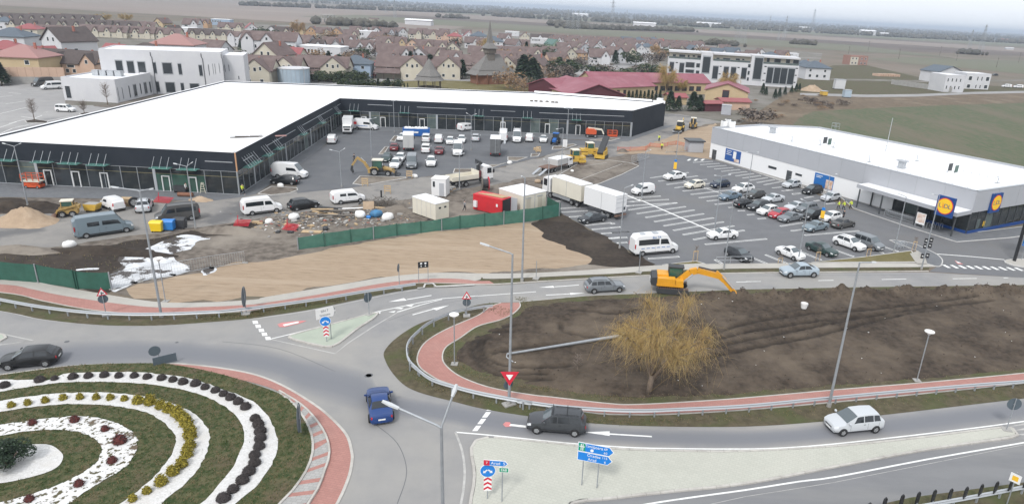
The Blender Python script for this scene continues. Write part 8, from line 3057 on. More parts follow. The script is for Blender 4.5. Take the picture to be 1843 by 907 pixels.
def pose_meshes(kind):
 """body, trousers, top, hair; facing local -y"""
 if kind in POSES:
  return POSES[kind]
 st=.22 if kind=='walk' else .04
 ar=.2 if kind=='walk' else .03
 J=dict(pelvis=((0,0,.95),(.14,.1)),waist=((0,0,1.1),(.13,.095)),chest=((0,.0,1.32),(.16,.11)),neck=((0,-.01,1.5),.06),head=((0,-.02,1.62),(.075,.09)),crown=((0,-.01,1.72),(.07,.085)),
   nose=((0,-.105,1.61),.02),
   hip_l=((.09,0,.9),.095),knee_l=((.1,-st,.5),.06),ankle_l=((.1,-st*1.0+.02,.09),.042),toe_l=((.1,-st*1.0-.14,.04),.036),
   hip_r=((-.09,0,.9),.095),knee_r=((-.1,st*.6,.5),.06),ankle_r=((-.1,st*1.6,.11),.042),toe_r=((-.1,st*1.6-.13,.04),.036),
   sh_l=((.2,0,1.42),.062),el_l=((.26,ar*.6,1.15),.043),wr_l=((.27,ar*.2-.08,.9),.03),palm_l=((.27,ar*.1-.1,.82),(.024,.036)),
   sh_r=((-.2,0,1.42),.062),el_r=((-.26,-ar*.5,1.15),.043),wr_r=((-.27,-ar-.08,.91),.03),palm_r=((-.27,-ar-.1,.83),(.024,.036)))
 E=[('pelvis','waist'),('waist','chest'),('chest','neck'),('neck','head'),('head','crown'),('head','nose')]
 for s in 'lr':
  E+=[('pelvis','hip_'+s),('hip_'+s,'knee_'+s),('knee_'+s,'ankle_'+s),('ankle_'+s,'toe_'+s),('chest','sh_'+s),('sh_'+s,'el_'+s),('el_'+s,'wr_'+s),('wr_'+s,'palm_'+s)]
  p=J['palm_'+s][0]
  for i,(dx,ln) in enumerate(((-.02,.075),(-.007,.085),(.007,.08),(.02,.065))):
   n='f%d%s' % (i,s)
   J[n]=((p[0]+dx*.3,p[1]+dx,p[2]-ln*.6),.009)
   J[n+'b']=((p[0]+dx*.3,p[1]+dx+.012,p[2]-ln),.008)
   E+=[('palm_'+s,n),(n,n+'b')]
  J['th'+s]=((p[0],p[1]-.045,p[2]-.01),.01)
  J['thb'+s]=((p[0],p[1]-.055,p[2]-.04),.009)
  E+=[('palm_'+s,'th'+s),('th'+s,'thb'+s)]
 sc_=lambda j,k:{n:(v[0],tuple(q*k for q in v[1]) if isinstance(v[1],tuple) else v[1]*k) for n,v in j.items()}
 body=skin_mesh('body',J,E,'skin')
 tn=['pelvis','waist','hip_l','knee_l','ankle_l','hip_r','knee_r','ankle_r']
 tj=sc_({n:J[n] for n in tn},1.22)
 te=[e for e in E if e[0] in tn and e[1] in tn]
 trousers=skin_mesh('trousers',tj,te,'cloth_dark')
 kn=['pelvis','waist','chest','sh_l','el_l','wr_l','sh_r','el_r','wr_r']
 top=skin_mesh('jacket',sc_({n:J[n] for n in kn},1.3),[e for e in E if e[0] in kn and e[1] in kn],'hivis')
 hair=MB()
 n=10
 hair.loft([[(.088*r*cos(2*pi*j/n),-.01+.1*r*sin(2*pi*j/n)+dy,z) for j in range(n)] for r,z,dy in ((.95,1.64,.03),(1.05,1.69,.015),(.85,1.76,0),(.35,1.8,0))],caps=True)
 POSES[kind]=(body,trousers,top,hair.mesh('hair','cloth_dark',smooth=True))
 return POSES[kind]
def person(label,p,rz,kind='stand',top='hivis',legs='cloth_dark',hat=None,z=.03):
 t=th('person',label,'person',p+Vc((0,0,z)),rz)
 b,tr,ja,ha=pose_meshes(kind)
 bo=put('body',b,t)
 for nme,me,m in (('trousers',tr,legs),('jacket',ja,top),('hair',ha,hat or 'cloth_dark')):
  o=put(nme,me,t)
  o.material_slots[0].link='OBJECT'
  o.material_slots[0].material=MATS[m]
 for s in (-1,1):
  MB().bx(s*.03-.01,s*.03+.01,-.112,-.1,1.635,1.65).bd('eye','black_paint',bo)
 return t
person('person in a yellow vest at the black shop corner',G(1725,476,'a5'),1.2,'walk')
person('person in dark clothes walking left of the backhoe',G(950,602,'a6'),-1.2,'walk','cloth_dark')
person('person in a grey top standing between the cabin and the red container',G(193,430,'b1'),2.0,'walk','cloth_grey')
person('person in a yellow vest inside the open end of the red container',G(588,428,'b1'),0,'stand')
person('person in a yellow jacket on the work strip, farther from the camera',G(458,136,'b2'),.5,'stand','hivis')
person('person in a yellow jacket behind the barrier net, nearer the camera',G(484,216,'b2'),-.3,'stand','hivis')
person('leftmost walker in a yellow vest near the white supermarket wall',G(446,405,'b3'),-1.9,'walk')
person('middle walker in a yellow vest near the white supermarket wall',G(484,408,'b3'),-1.7,'walk')
person('right walker in a yellow vest striding by the canopy post',G(535,402,'b3'),-1.5,'walk')
person('person in black beside the bronze grey saloon',G(481,478,'b3'),.7,'stand','cloth_dark')
person('person in a white top bending at the black covered machine',G(1325,468,'a5'),1.6,'stand','foam_white')
# ------------------------------------------------------------------ vegetation materials
oc('bark',(.19,.15,.115),.95,c2=(.13,.1,.08),scale=3)
oc('willow_twig',(.4,.285,.1),.9,c2=(.27,.165,.07),scale=1.5)
oc('willow_twig_pale',(.4,.3,.13),.9)
oc('willow_brown',(.33,.21,.11),.9,c2=(.27,.17,.09),scale=1)
oc('conifer',(.025,.045,.028),.9,c2=(.018,.032,.02),scale=2)
oc('conifer_light',(.04,.068,.036),.9)
oc('leaf_green',(.06,.08,.035),.9)
oc('shrub_dark',(.05,.042,.042),.95,c2=(.034,.03,.03),scale=5)
oc('shrub_dark_tip',(.082,.068,.062),.95)
oc('shrub_yellow',(.38,.3,.04),.9,c2=(.25,.21,.03),scale=5)
oc('shrub_yellow_dark',(.16,.14,.02),.9)
oc('shrub_red',(.15,.035,.03),.9,c2=(.09,.025,.022),scale=5)
oc('twig_grey',(.19,.155,.13),.95)
oc('grass_blade',(.085,.11,.035),.9)
oc('grass_straw',(.24,.19,.1),.9)
oc('far_trees',(.075,.072,.06),.95,c2=(.1,.09,.07),scale=.02)
def leafquad(mb,p,s,mi=0,up=0.3):
 a,b=ru(0,6.283),ru(-1,1)
 u=Vc((cos(a),sin(a),b*.7)).normalized()
 v=Vc((rnd.gauss(0,1),rnd.gauss(0,1),rnd.gauss(0,1)+up)).cross(u)
 if v.length<1e-3:
  v=u.orthogonal()
 v.normalize()
 u=u*s
 v=v*s*.6
 mb.add([p-u,p+v*.7-u*.1,p+u,p-v*.7+u*.1],[(0,1,2,3)],mi)
# ------------------------------------------------------------------ shrubs on the roundabout
def dome(r,h,n,mats,leaf=.055,seed=1,spiky=0):
 mb=MB()
 R,N=6,14
 vs=[]
 for i in range(R+1):
  f=i/R*pi/2
  for j in range(N):
   a=2*pi*j/N
   q=1+.1*nz2(cos(a)*2+seed,sin(a)*2+i*.4,1.2)
   vs.append(Vc((cos(a)*cos(f)*r*q*.94,sin(a)*cos(f)*r*q*.94,.05+sin(f)*h*q*.94)))
 mb.add(vs,[(i*N+j,i*N+(j+1) % N,(i+1)*N+(j+1) % N,(i+1)*N+j) for i in range(R) for j in range(N)],0)
 for i in range(n):
  a,f=ru(0,6.283),math.asin(rnd.random()**.8)
  k=ru(.9,1.06+spiky*rnd.random())
  p=Vc((cos(a)*cos(f)*r*k,sin(a)*cos(f)*r*k,.05+sin(f)*h*k))
  leafquad(mb,p,leaf*ru(.6,1.4),0 if rnd.random()<.6 else 1)
 return mb
def shrub_kit(name,cat,variants,mats,stems='bark'):
 out=[]
 for mb in variants:
  out.append(mb.mesh('foliage',mats))
 st=MB()
 for i in range(5):
  a=i*1.26
  st.tube([(0,0,-.1),(cos(a)*.08,sin(a)*.08,.2)],.025,4)
 return name,cat,out,st.mesh('stem',stems)
DK=shrub_kit('clipped_shrub','shrub',[dome(.5,.55,520,0,.05,s) for s in (1,2,3)],['shrub_dark','shrub_dark_tip'])
YK=shrub_kit('golden_shrub','shrub',[dome(.36,.6,420,0,.085,s,.35) for s in (4,5,6)],['shrub_yellow','shrub_yellow_dark'])
RK=shrub_kit('red_shrub','shrub',[dome(.4,.55,380,0,.06,s,.2) for s in (7,8)],['shrub_red','shrub_dark'])
def plant(K,x,y,k,label,group,s=1.0,dy=0):
 g=G(x,y+dy,k)
 z=mound_z(g.x,g.y)+.02
 t=th(K[0],label,K[1],(g.x,g.y,z),ru(0,6),group)
 q=s*ru(.9,1.1)
 t.scale=(q,q,q*ru(.92,1.06))
 put('foliage',rnd.choice(K[2]),t)
 put('stem',K[3],t)
for i,(x,y) in enumerate([(35,162),(258,128),(352,118),(470,110),(567,105),(668,100),(760,105),(858,105),(940,112),(1032,120),(1103,132),(1168,147),(1247,158),(1308,180),(1373,200),(1425,222),(1470,245),(1518,272),(1565,305),(1625,378),(1645,417),(1657,460),(1657,503),(1650,557),(1622,610),(1622,660),(1585,715),(1545,770),(1485,827),(1425,885)]):
 plant(DK,x,y,'b8','dark clipped shrub in the outer gravel ring, %s from its left end' % ORD[i],'dark clipped shrubs in the outer gravel ring',(.66 if i==2 else .8)*(.86+.14*min(1,y/300)),12)
for i,(x,y) in enumerate([(78,288),(183,275),(295,260),(408,243),(515,240),(618,243),(708,245),(797,252),(885,270),(960,277),(1027,303),(1080,325),(1133,353),(1163,378),(1190,413),(1212,455),(1212,495),(1213,555),(1195,608),(1162,672),(1105,722),(1030,787),(940,840),(850,890)]):
 big_=7<i<22
 plant(YK,x,y,'b8',('full golden' if big_ else 'sparse golden')+' shrub in the middle gravel ring, %s from its left end' % ORD[i],'golden shrubs in the middle gravel ring',1.0 if big_ else .62,18)
for (x,y),lb in zip([(213,405),(482,392),(675,452),(770,532),(720,655),(510,800),(195,895)],['leftmost small red shrub at the top of the inner gravel ring','small red shrub at the top of the inner gravel ring, right of another','dark red shrub at the upper right of the inner gravel ring','largest dark red shrub at the right end of the inner gravel ring','dark red shrub amid the weedy patch of the inner gravel ring','small red shrub at the lower right of the inner gravel ring','low red shrub at the bottom frame edge in the inner gravel ring']):
 plant(RK,x,y,'b8',lb,'red shrubs in the inner gravel ring',1.0 if y>500 and y<600 else .72,14)
# dark mound pine in the centre
b=G(60,690,'b8')
t=th('mountain_pine','wide dark green pine in the centre of the roundabout','pine',(b.x,b.y,mound_z(b.x,b.y)+.03),0)
mb=MB()
lobes=[(ru(-.95,.95),ru(-.95,.95),ru(.6,1.2),ru(.5,.75)) for i in range(18)]
for i in range(8000):
 lx,ly,lz,r=rnd.choice(lobes)
 a,c_=ru(0,6.283),ru(-.6,1)
 q=math.sqrt(1-c_*c_)
 k=r*ru(.75,1.05)
 leafquad(mb,Vc((lx+cos(a)*q*k,ly+sin(a)*q*k,lz+c_*k*.85)),ru(.05,.1),0 if rnd.random()<.6 else 1,1.2)
mb.bd('crown',['conifer','conifer_light'],t)
for i in range(6):
 a=i*1.05
 MB().tube([(0,0,-.2),(cos(a)*.3,sin(a)*.3,.5),(cos(a)*.8,sin(a)*.8,1.1)],.08,5,r1=.03).bd('limb','bark',t)
# ------------------------------------------------------------------ willow
def willow(name,label,base,h,w,strands,twig,seed,thin=.018,trunk=.3,group=None,lean=0.0):
 R=random.Random(seed)
 t=th(name,label,'tree',base,0,group)
 tr=MB()
 fork=h*.2
 tr.tube([(0,0,-.3),(lean*.1,0,fork*.5),(lean*.25,.05,fork)],trunk,9,r1=trunk*.75)
 tips=[]
 nl=7
 for i in range(nl):
  a=2*pi*i/nl+R.uniform(-.3,.3)
  s=Vc((lean*.25,.05,fork*R.uniform(.6,1.0)))
  rr=w*R.uniform(.4,.62)
  e=Vc((cos(a)*rr+lean,sin(a)*rr,h*R.uniform(.62,.84)))
  m=s.lerp(e,.5)+Vc((0,0,h*.09))
  pts=spline([s,m,e],5)
  tr.tube(pts,trunk*.5,6,r1=.05)
  for q in range(7):
   p=pts[R.randrange(4,len(pts))]
   a2=a+R.uniform(-1.2,1.2)
   r2=w*R.uniform(.12,.38)
   e2=p+Vc((cos(a2)*r2,sin(a2)*r2,h*R.uniform(.04,.2)))
   e2.z=min(e2.z,h*.97)
   pp=spline([p,p.lerp(e2,.5)+Vc((0,0,.25)),e2],3)
   tr.tube(pp,.06,5,r1=.02)
   tips+=pp[2:]
  tips+=pts[6:]
 s=Vc((lean*.25,.05,fork))
 e=Vc((lean*.6,0,h*.92))
 pts=spline([s,s.lerp(e,.5)+Vc((.2,0,0)),e],5)
 tr.tube(pts,trunk*.5,6,r1=.05)
 tips+=pts[5:]
 tr.bd('trunk','bark',t,smooth=True)
 cr=MB()
 for i in range(strands):
  p=R.choice(tips[::5])+Vc((R.gauss(0,.22),R.gauss(0,.22),R.gauss(0,.2)))
  out=Vc((p.x-lean*.5,p.y,0))
  if out.length>.01:
   out.normalize()
  ln=h*R.choice((R.uniform(.08,.2),R.uniform(.12,.3),R.uniform(.2,.42)))
  d=out*R.uniform(-.1,.5)*ln+Vc((R.gauss(0,.3),R.gauss(0,.3),0))*ln
  up_=R.uniform(.0,.4)*ln
  g=lambda:Vc((R.gauss(0,.1),R.gauss(0,.1),R.gauss(0,.06)))*ln
  dr=R.choice((.9,.7,.35,-.1))
  P=[p,p+d*.35+g()+Vc((0,0,up_)),p+d*.8+g()*1.5+Vc((0,0,-ln*.3*dr)),p+d*1.15+g()*2+Vc((0,0,-ln*dr))]
  lo_=h*R.choice((.27,.34,.4,.48))
  for q in P:
   q.z=max(q.z,lo_)
  a=R.uniform(0,3.14)
  o=Vc((cos(a),sin(a),.15))*thin*R.uniform(.6,1.3)
  vs=[]
  for j,q in enumerate(P):
   k=1-j*.22
   vs+=[q-o*k,q+o*k]
  cr.add(vs,[(0,1,3,2),(2,3,5,4),(4,5,7,6)],0 if R.random()<.65 else 1)
 stuff(cr.bd('crown',[twig,'willow_twig_pale' if twig=='willow_twig' else 'willow_twig'],t))
 return t
b=G(1115,862,'c4')
wh=top_z(b,235,'c4')*.93
W_T=willow('willow_tree','golden leafless willow with drooping twigs on the dug up field',b+Vc((0,0,.1)),wh,6.3,3900,'willow_twig',4,.0095,.27,lean=.6)
WILLOWS=[('large orange willow before the rear red roof hall',(1199,172),118,5.0,2),('smaller orange willow right of the large one',(1224,170),142,3.6,3),('orange willow before the right yellow school hall',(1305,182),130,4.6,5),('brown willow bush left of the red school',(908,150),112,4.5,6),('golden willow rising behind the wooden church',(878,100),64,5.2,7),('bare rounded brown tree by the village road',(1178,104),80,5,8),('golden trees behind the left village rows',(190,44),24,8,9),('second golden tree group behind the left village rows',(228,44),24,8,10),('bare orange brown tree at the village edge above the yellow house',(537,70),36,7,11)]
for lb,bb,yt,w_,sd in WILLOWS:
 b=G(*bb)
 hh=top_z(b,yt)
 willow('bare_tree',lb,b,hh,w_,1500,'willow_brown' if sd in (6,8,11) else 'willow_twig',sd,.05,.3)
def bare_tree(label,base,ytop,k='o',spread=.3,name='bare_tree',twigs=160,m='twig_grey'):
 b=G(*base,k)
 h=top_z(b,ytop,k)
 R=random.Random(int(b.x*10)+5)
 t=th(name,label,'tree',b+Vc((0,0,.03)))
 tr=MB()
 tr.tube([(0,0,0),(.03,0,h*.4),(0,.03,h*.95)],.05+h*.012,6,r1=.015)
 tr.bd('trunk','bark',t)
 cr=MB()
 for i in range(twigs):
  z=h*R.uniform(.28,.85)
  a=R.uniform(0,6.283)
  l=h*spread*R.uniform(.3,1)*(1-.5*z/h)
  e=Vc((cos(a)*l,sin(a)*l,z+l*R.uniform(.5,1.2)))
  s=Vc((0,0,z)) if R.random()<.45 else Vc((cos(a+.5)*l*.35,sin(a+.5)*l*.35,z+l*.3))
  cr.bar(s,e,.02+h*.0012,.02+h*.0012)
 stuff(cr.bd('crown',m,t))
bare_tree('bare young tree on the planter of the school car park',(245,858),690,'a1')
bare_tree('bare young tree before the white low school wing',(765,745),580,'a1')
bare_tree('bare bushy sapling beside the white window van',(600,815),715,'a1',.5)
bare_tree('thin bare sapling left of the willow trunk',(650,725),600,'c4',.35,twigs=70)
mb=MB()
kerbed('planting_bed',[(175,862),(250,850),(345,865),(335,877),(190,876)],'soil_dark','a1')
kerbed('planting_bed',[(560,810),(620,800),(680,812),(660,822),(580,822)],'soil_dark','a1')
sh('planting_bed',[(660,748),(830,745),(850,730),(1050,690),(1110,690),(880,770),(700,762)],'soil_mixed',.06,'a1')
# staked saplings by the car park
for lb,x,y,k,yt in (('staked sapling on the grass corner by the trolley pen',1005,712,'b3',610),('staked sapling before the large white suv',668,755,'b3',670),('staked sapling before the dark green saloon',292,785,'b3',690),('staked sapling on the small grass island',803,595,'b5',450),('staked sapling before the round white coupe',1620,612,'b5',540)):
 b=G(x,y,k)
 h=top_z(b,yt,k)
 t=th('young_tree',lb,'sapling',b+Vc((0,0,.1)),.3)
 MB().tube([(0,0,0),(.02,0,h)],.035,5,r1=.012).bd('trunk','bark',t)
 for s in (-.3,.3):
  MB().cyl((s,0,0),(s,0,h*.7),.045,n=6).bd('stake','wood_pale',t)
 MB().bx(-.33,.33,-.03,.03,h*.62,h*.7).bd('crossbar','wood_pale',t)
 cr=MB()
 for i in range(26):
  a=ru(0,6.28)
  z=h*ru(.6,.95)
  cr.bar((0,0,z),(cos(a)*.3,sin(a)*.3,z+.3),.015,.015)
 stuff(cr.bd('crown','twig_grey',t))
# ------------------------------------------------------------------ conifers, bushes
def cone_mesh(h,r,n,leaf,seed,mats=('conifer','conifer_light')):
 R=random.Random(seed)
 mb=MB()
 for i in range(n):
  f=R.random()**.75
  a=R.uniform(0,6.283)
  q=r*(1-f)*(1+.25*sin(a*3+seed)*R.random())*R.uniform(.6,1.05)+.05
  p=Vc((cos(a)*q,sin(a)*q,.1+f*h))
  s=leaf*R.uniform(.6,1.3)
  u=Vc((cos(a),sin(a),R.uniform(-.5,.3)))*s
  v=Vc((-sin(a),cos(a),R.uniform(-.2,.2)))*s*.6
  mb.add([p-v,p+u,p+v,p-u*.3+Vc((0,0,s*.4))],[(0,1,2,3)],0 if R.random()<.6 else 1)
 return mb.mesh('crown',list(mats))
def ball_mesh(n,leaf,seed,mats,flat=.8):
 R=random.Random(seed)
 mb=MB()
 lobes=[(R.gauss(0,.4),R.gauss(0,.4),R.uniform(.35,.75),R.uniform(.3,.5)) for i in range(9)]
 for i in range(n):
  lx,ly,lz,r=R.choice(lobes)
  a,c_=R.uniform(0,6.283),R.uniform(-.9,1)
  q=math.sqrt(1-c_*c_)
  k=r*R.uniform(.7,1.05)
  p=Vc((lx+cos(a)*q*k,ly+sin(a)*q*k,max(.02,lz+c_*k*flat)))
  leafquad(mb,p,leaf*R.uniform(.6,1.3),0 if R.random()<.6 else 1)
 return mb.mesh('crown',list(mats))
CON=[cone_mesh(1,.34,900,.09,s) for s in (1,2,3)]
THU=[cone_mesh(1,.2,420,.09,s) for s in (4,5)]
BUS=[ball_mesh(700,.1,s,('leaf_green','conifer')) for s in (1,2)]
BRN=[ball_mesh(900,.07,s,('willow_brown','twig_grey')) for s in (3,4)]
GRY=[ball_mesh(800,.075,s,('twig_grey','shrub_dark')) for s in (5,6)]
TRK=MB().cyl((0,0,0),(0,0,1),.03,n=6).mesh('trunk','bark')
def tree(name,label,base,ytop,pool,wide=1.0,k='o',group=None,cat='tree'):
 b=G(*base,k)
 h=max(.6,top_z(b,ytop,k))
 t=th(name,label,cat,b,ru(0,6),group)
 t.scale=(h*wide,h*wide,h)
 put('crown',rnd.choice(pool),t)
 put('trunk',TRK,t).scale=(1/max(wide,.4),1/max(wide,.4),.6)
tree('fir_tree','tall dark fir on the lane between two cream houses',(613,142),103,CON,1.1)
tree('fir_tree','dark fir at the left picture edge by the boundary wall',(4,154),116,CON,1.2)
tree('fir_tree','tall dark conifer left of the red roofed school',(942,152),105,CON,1.3)
tree('fir_tree','second tall dark conifer left of the red roofed school',(958,155),110,CON,1.2)
tree('fir_tree','dark conifer directly at the red school corner',(966,152),118,CON,1.3)
tree('fir_tree','dark conifer before the pink village house',(1006,132),106,CON,1.4)
tree('fir_tree','dark conifer nearest the village road bend',(1022,130),110,CON,1.4)
tree('fir_tree','broad dark tree between the church and the yellow house',(869,146),116,CON,1.7)
for i,x in enumerate(range(560,645,12)):
 tree('hedge_bush','green hedge bush beside the village lane, %s from the left' % ORD[i],(x+14,148+(i % 2)),128+(i % 3)*2,BUS,1.0,group='hedge bushes beside the village lane',cat='bush')
for i,x in enumerate(range(612,715,9)):
 tree('thuja','low dark thuja behind the white shop roof, %s from the left' % ORD[i],(x+6,158+.03*(x-612)),143+(i % 3),THU if i % 2 else BUS,1.1,group='thujas behind the shop roof',cat='thuja')
for i,x in enumerate(range(716,735,6)):
 tree('thuja','thin young thuja left of the gazebo, %s from the left' % ORD[i],(x,162),151,THU,.7,group='young thujas left of the gazebo',cat='thuja')
for i,x in enumerate(range(806,905,7)):
 tree('thuja','thin young thuja along the churchyard edge, %s from the left' % ORD[i],(x,166+.05*(x-806)),159+.05*(x-806)+(i % 3),THU,.6,group='young thujas along the churchyard edge',cat='thuja')
for i,x in enumerate(range(1124,1190,7)):
 tree('thuja','dark thuja before the red school, %s from the left in its row' % ORD[i],(x,180+.05*(x-1124)),164+(i % 3),THU,.9,group='thujas before the red school',cat='thuja')
for lb,x,w_,yt in (('large dark thuja clump by the black end wall of the shop',1205,1.1,168),('dark thuja beside the large clump, nearer the shed',1220,1.0,176),('broad dark conifer clump left of the grey site cabin',1246,1.2,169),('dark conifer at the right of the broad clump',1258,1.1,174)):
 tree('thuja',lb,(x,200),yt,CON,w_,cat='thuja')
for i,(x,y,yt) in enumerate(((1372,170,152),(1378,172,158),(1394,178,162),(1402,176,160),(1412,172,158),(1424,168,156),(1432,166,152),(1438,164,152))):
 tree('thuja','small dark conifer before the apartment block, %s from the left' % ORD[i],(x,y),yt,CON,.8,group='small conifers before the apartment block',cat='thuja')
for lb,x,y,yt,w_ in (('brown tangled bush on the scrub slope behind the supermarket',1363,226,196,1.3),('grey bush on the scrub slope near the crop field corner',1458,188,174,1.0),('dark grey bush left on the scrub slope',1350,210,198,1.2),('wide grey bush on the scrub edge',1515,190,180,1.6),('wide brown bush above the crop field',1480,190,181,1.5)):
 tree('wild_bush',lb,(x,y),yt,GRY,w_,cat='bush')
for lb,x,y,yt,w_ in (('brown bush left of the conifers by the red school',918,160,128,1.0),('brown bush behind the red school corner',930,164,138,1.0),('pale brown bush at the shop roof near the red school',944,168,148,1.0),('brown hedge bush before the pink village house',1000,128,104,1.0),('grey bush by the village lane',745,141,131,1.0),('reddish bush at the brown carport',655,142,130,1.0)):
 tree('wild_bush',lb,(x,y),yt,BRN,w_,cat='bush')
for i in range(26):
 x=ru(1330,1500)
 y=ru(186,222)-(x-1330)*.12
 tree('scrub_bush','low pale brown bush on the scrub slope',(x,y),y-ru(3,7),BRN if rnd.random()<.6 else GRY,1.6,group='low bushes on the scrub slope',cat='bush')
# ------------------------------------------------------------------ grass: nobody could count it
mb=MB()
def tuft(x,y,z,h,mi):
 a=ru(0,6.283)
 for q in range(3):
  b=a+q*2.1
  dx,dy=cos(b),sin(b)
  mb.add([(x-dy*.02,y+dx*.02,z),(x+dy*.02,y-dx*.02,z),(x+dx*h*.55,y+dy*h*.55,z+h)],[(0,1,2)],mi)
xs=(min(p.x for p in isl),max(p.x for p in isl),min(p.y for p in isl),max(p.y for p in isl))
rings_=[spline(GP(a),3,True) for a in (w1o,w1i,w2o,w2i,w3o,w3i,co_)]
cnt=0
while cnt<22000:
 x,y=ru(xs[0]+4,xs[1]),ru(xs[2]+3,xs[3])
 cnt+=1
 if not in_poly(x,y,isl):
  continue
 w=sum(in_poly(x,y,r) for r in rings_)
 if w % 2==1 and rnd.random()>.012:
  continue
 n=nz2(x,y,1.1,4)
 tuft(x,y,mound_z(x,y),ru(.05,.15),0 if rnd.random()<.62+n else 1)
LRB,LPT,LPU=S(rb)[30:-25],S(pt)[::4],S(pu)[::4]
for L,off_,n in ((S(pt),-.8,2600),(LRB,-.9,2600),(S(pu),1.0,3200)):
 for i in range(n):
  p=L[min(len(L)-2,int(rnd.random()*(len(L)-1)))]
  x,y=p.x+rnd.gauss(0,.5),p.y+off_+rnd.gauss(0,.5)
  d=seg_d(x,y,L[::4])
  if d<.25:
   continue
  if d>1.6 or (L is not LRB and seg_d(x,y,LPT)+seg_d(x,y,LPU)<2.6):
   continue
  tuft(x,y,.04,ru(.04,.12),0 if rnd.random()<.35 else 1)
stuff(mb.bd('grass',['grass_blade','grass_straw']))
# weeds on the building site soil
mb=MB()
sp=ccw(GP([(0,462),(60,450),(150,446),(300,425),(420,404),(430,420),(330,432),(240,465),(205,515),(100,503),(0,495)]))
for i in range(3200):
 x,y=ru(-75,-25),ru(58,84)
 if in_poly(x,y,sp) and nz2(x,y,.3,7)>-.15:
  tuft(x,y,.02,ru(.1,.28),1 if rnd.random()<.7 else 0)
stuff(mb.bd('weeds',['grass_blade','grass_straw']))
# ------------------------------------------------------------------ village house kits (origin at the middle of the footprint)
def hwin(r,x,y,z,w=1.1,h=1.3,side=0):
 if side==0:
  window(r,(x,y),(x+1,y),0,w,z,z+h)
 else:
  window(r,(x,y),(x,y+1),0,w,z,z+h)
def at_(mb,x,y):
 mb.v=[(a+x,b+y,c) for a,b,c in mb.v]
 return mb
def house(name,w,d,h,rh,axis='w',cross=(),leanto=False,wins=(),hip=False,chim=True):
 r=th(name,'house','house')
 wl,rf=hip_geo(w,d,h,rh) if hip else gable_geo(w,d,h,rh,axis)
 at_(wl,-w/2,-d/2).bd('wall','plaster_white',r)
 R=at_(rf,-w/2,-d/2).bd('roof','roof_brown',r)
 if chim:
  MB().bx(w*.2,w*.2+.5,.3,.8,rh-1,rh+.55).bd('chimney','brick_red',R)
 for (x,cw,ch,crh,pr) in cross:
  wl,rf=gable_geo(cw,d/2+pr,ch,crh,'d',.35)
  at_(wl,x,-d/2-pr).bd('wall','plaster_white',r)
  at_(rf,x,-d/2-pr).bd('roof','roof_brown',r)
  hwin(r,x+cw/2-.5,-d/2-pr,ch-.2,1.0,1.4)
  if cw>6:
   for q in (.2,.65):
    hwin(r,x+cw*q,-d/2-pr,.9,1.2,1.3)
 if leanto:
  MB().extr([(-d/2-4.5,2.3),(-d/2,3.9),(-d/2,4.1),(-d/2-4.6,2.5)],-w/2-.3,w/2-(cross[0][1] if cross else 0),'x').bd('lean_to_roof','roof_brown',r,fixn=True)
  for i in range(3):
   MB().bx(-w/2+i*3.6,-w/2+i*3.6+.2,-d/2-4.4,-d/2-4.2,0,2.35).bd('carport_post','carport',r)
 for wv in wins:
  hwin(r,*wv)
 return kit(r)
HK=dict(
 c=house('village_house',11,9,4.2,8,cross=((.8,4.6,4.4,7.4,.8),),wins=((-4.6,-4.5,1,1.2,1.3),(-2.4,-4.5,1,1.2,1.3),(-4,-4.5,2.7,2.6,1))),
 g=house('village_house',8.5,11,4.6,8.2,'d',wins=((-2.4,-5.5,1,1.1,1.3),(1.2,-5.5,1,1.1,1.3),(-1.6,-5.5,4.3,.9,1.3),(.7,-5.5,4.3,.9,1.3),(4.25,-2,1.2,1.2,1.3,1))),
 h=house('village_house',12,10.5,5.4,8.2,hip=True,wins=((-4.5,-5.25,1,1.4,1.4),(-1,-5.25,1,1.4,1.4),(2.6,-5.25,1,1.4,1.4),(-4.5,-5.25,3.5,1.2,1.2),(2.6,-5.25,3.5,1.2,1.2))),
 d=house('duplex_house',19,10,4.6,8.3,cross=((.3,9.2,4.8,8.6,2.2),),leanto=True,wins=((-5.5,-5,4.2-.9,3.2,1.1),(2.5,-7.2,4.9,.8,1.4),(6.3,-7.2,4.9,.8,1.4))),
 t=house('terraced_house',30,9,3.8,7.4,cross=((-13,3.6,3.8,6.4,.5),(-6,3.6,3.8,6.4,.5),(1.4,3.6,3.8,6.4,.5),(9,3.6,3.8,6.4,.5)),wins=tuple((-12+4.1*i,-4.5,.9,1.3,1.4) for i in range(6))),
 w=house('large_house',24,12,8,11.5,cross=((-11.5,5,8.2,11,.6),(-3,5,8.2,11,.6)),wins=tuple((-6.2+2.8*(i % 7),-6.02,1.2+3.2*(i // 7),.9,1.7) for i in range(14)),chim=False))
_f=th('modern_house','house','house')
MB().bx(-9,9,-5,5,0,5.6).bd('wall','plaster_white',_f)
MB().bx(-9.15,9.15,-5.15,5.15,5.6,5.9).bd('roof','roof_membrane',_f)
for i in range(6):
 hwin(_f,-8.2+i*1.5,-5,2.6,1.0,2.0)
hwin(_f,4.5,-5,2.9,1.0,.6)
HK['f']=kit(_f)
RH_=dict(c=8,g=8.2,h=8.2,d=8.5,t=7.4,w=11.5,f=5.8)
WN=dict(w=('plaster_white','white'),c=('plaster_cream','cream'),y=('plaster_yellow','yellow'),p=('plaster_peach','peach'),g=('plaster_grey','grey'),o=('plaster_orange','orange'),n=('plaster_green','green'),b=('brick_raw','bare brick'),u=('plaster_blue','blue'))
RN=dict(b=('roof_brown','brown'),d=('roof_brown_dark','dark brown'),r=('roof_red','red'),s=('roof_slate','slate'),k=('roof_pink','pink'),m=('roof_membrane','flat white'),g=('roof_green','green'))
KN=dict(c='cross gabled house',g='gable fronted house',h='hip roofed house',d='duplex house',t='terraced house',w='large house',f='modern house')
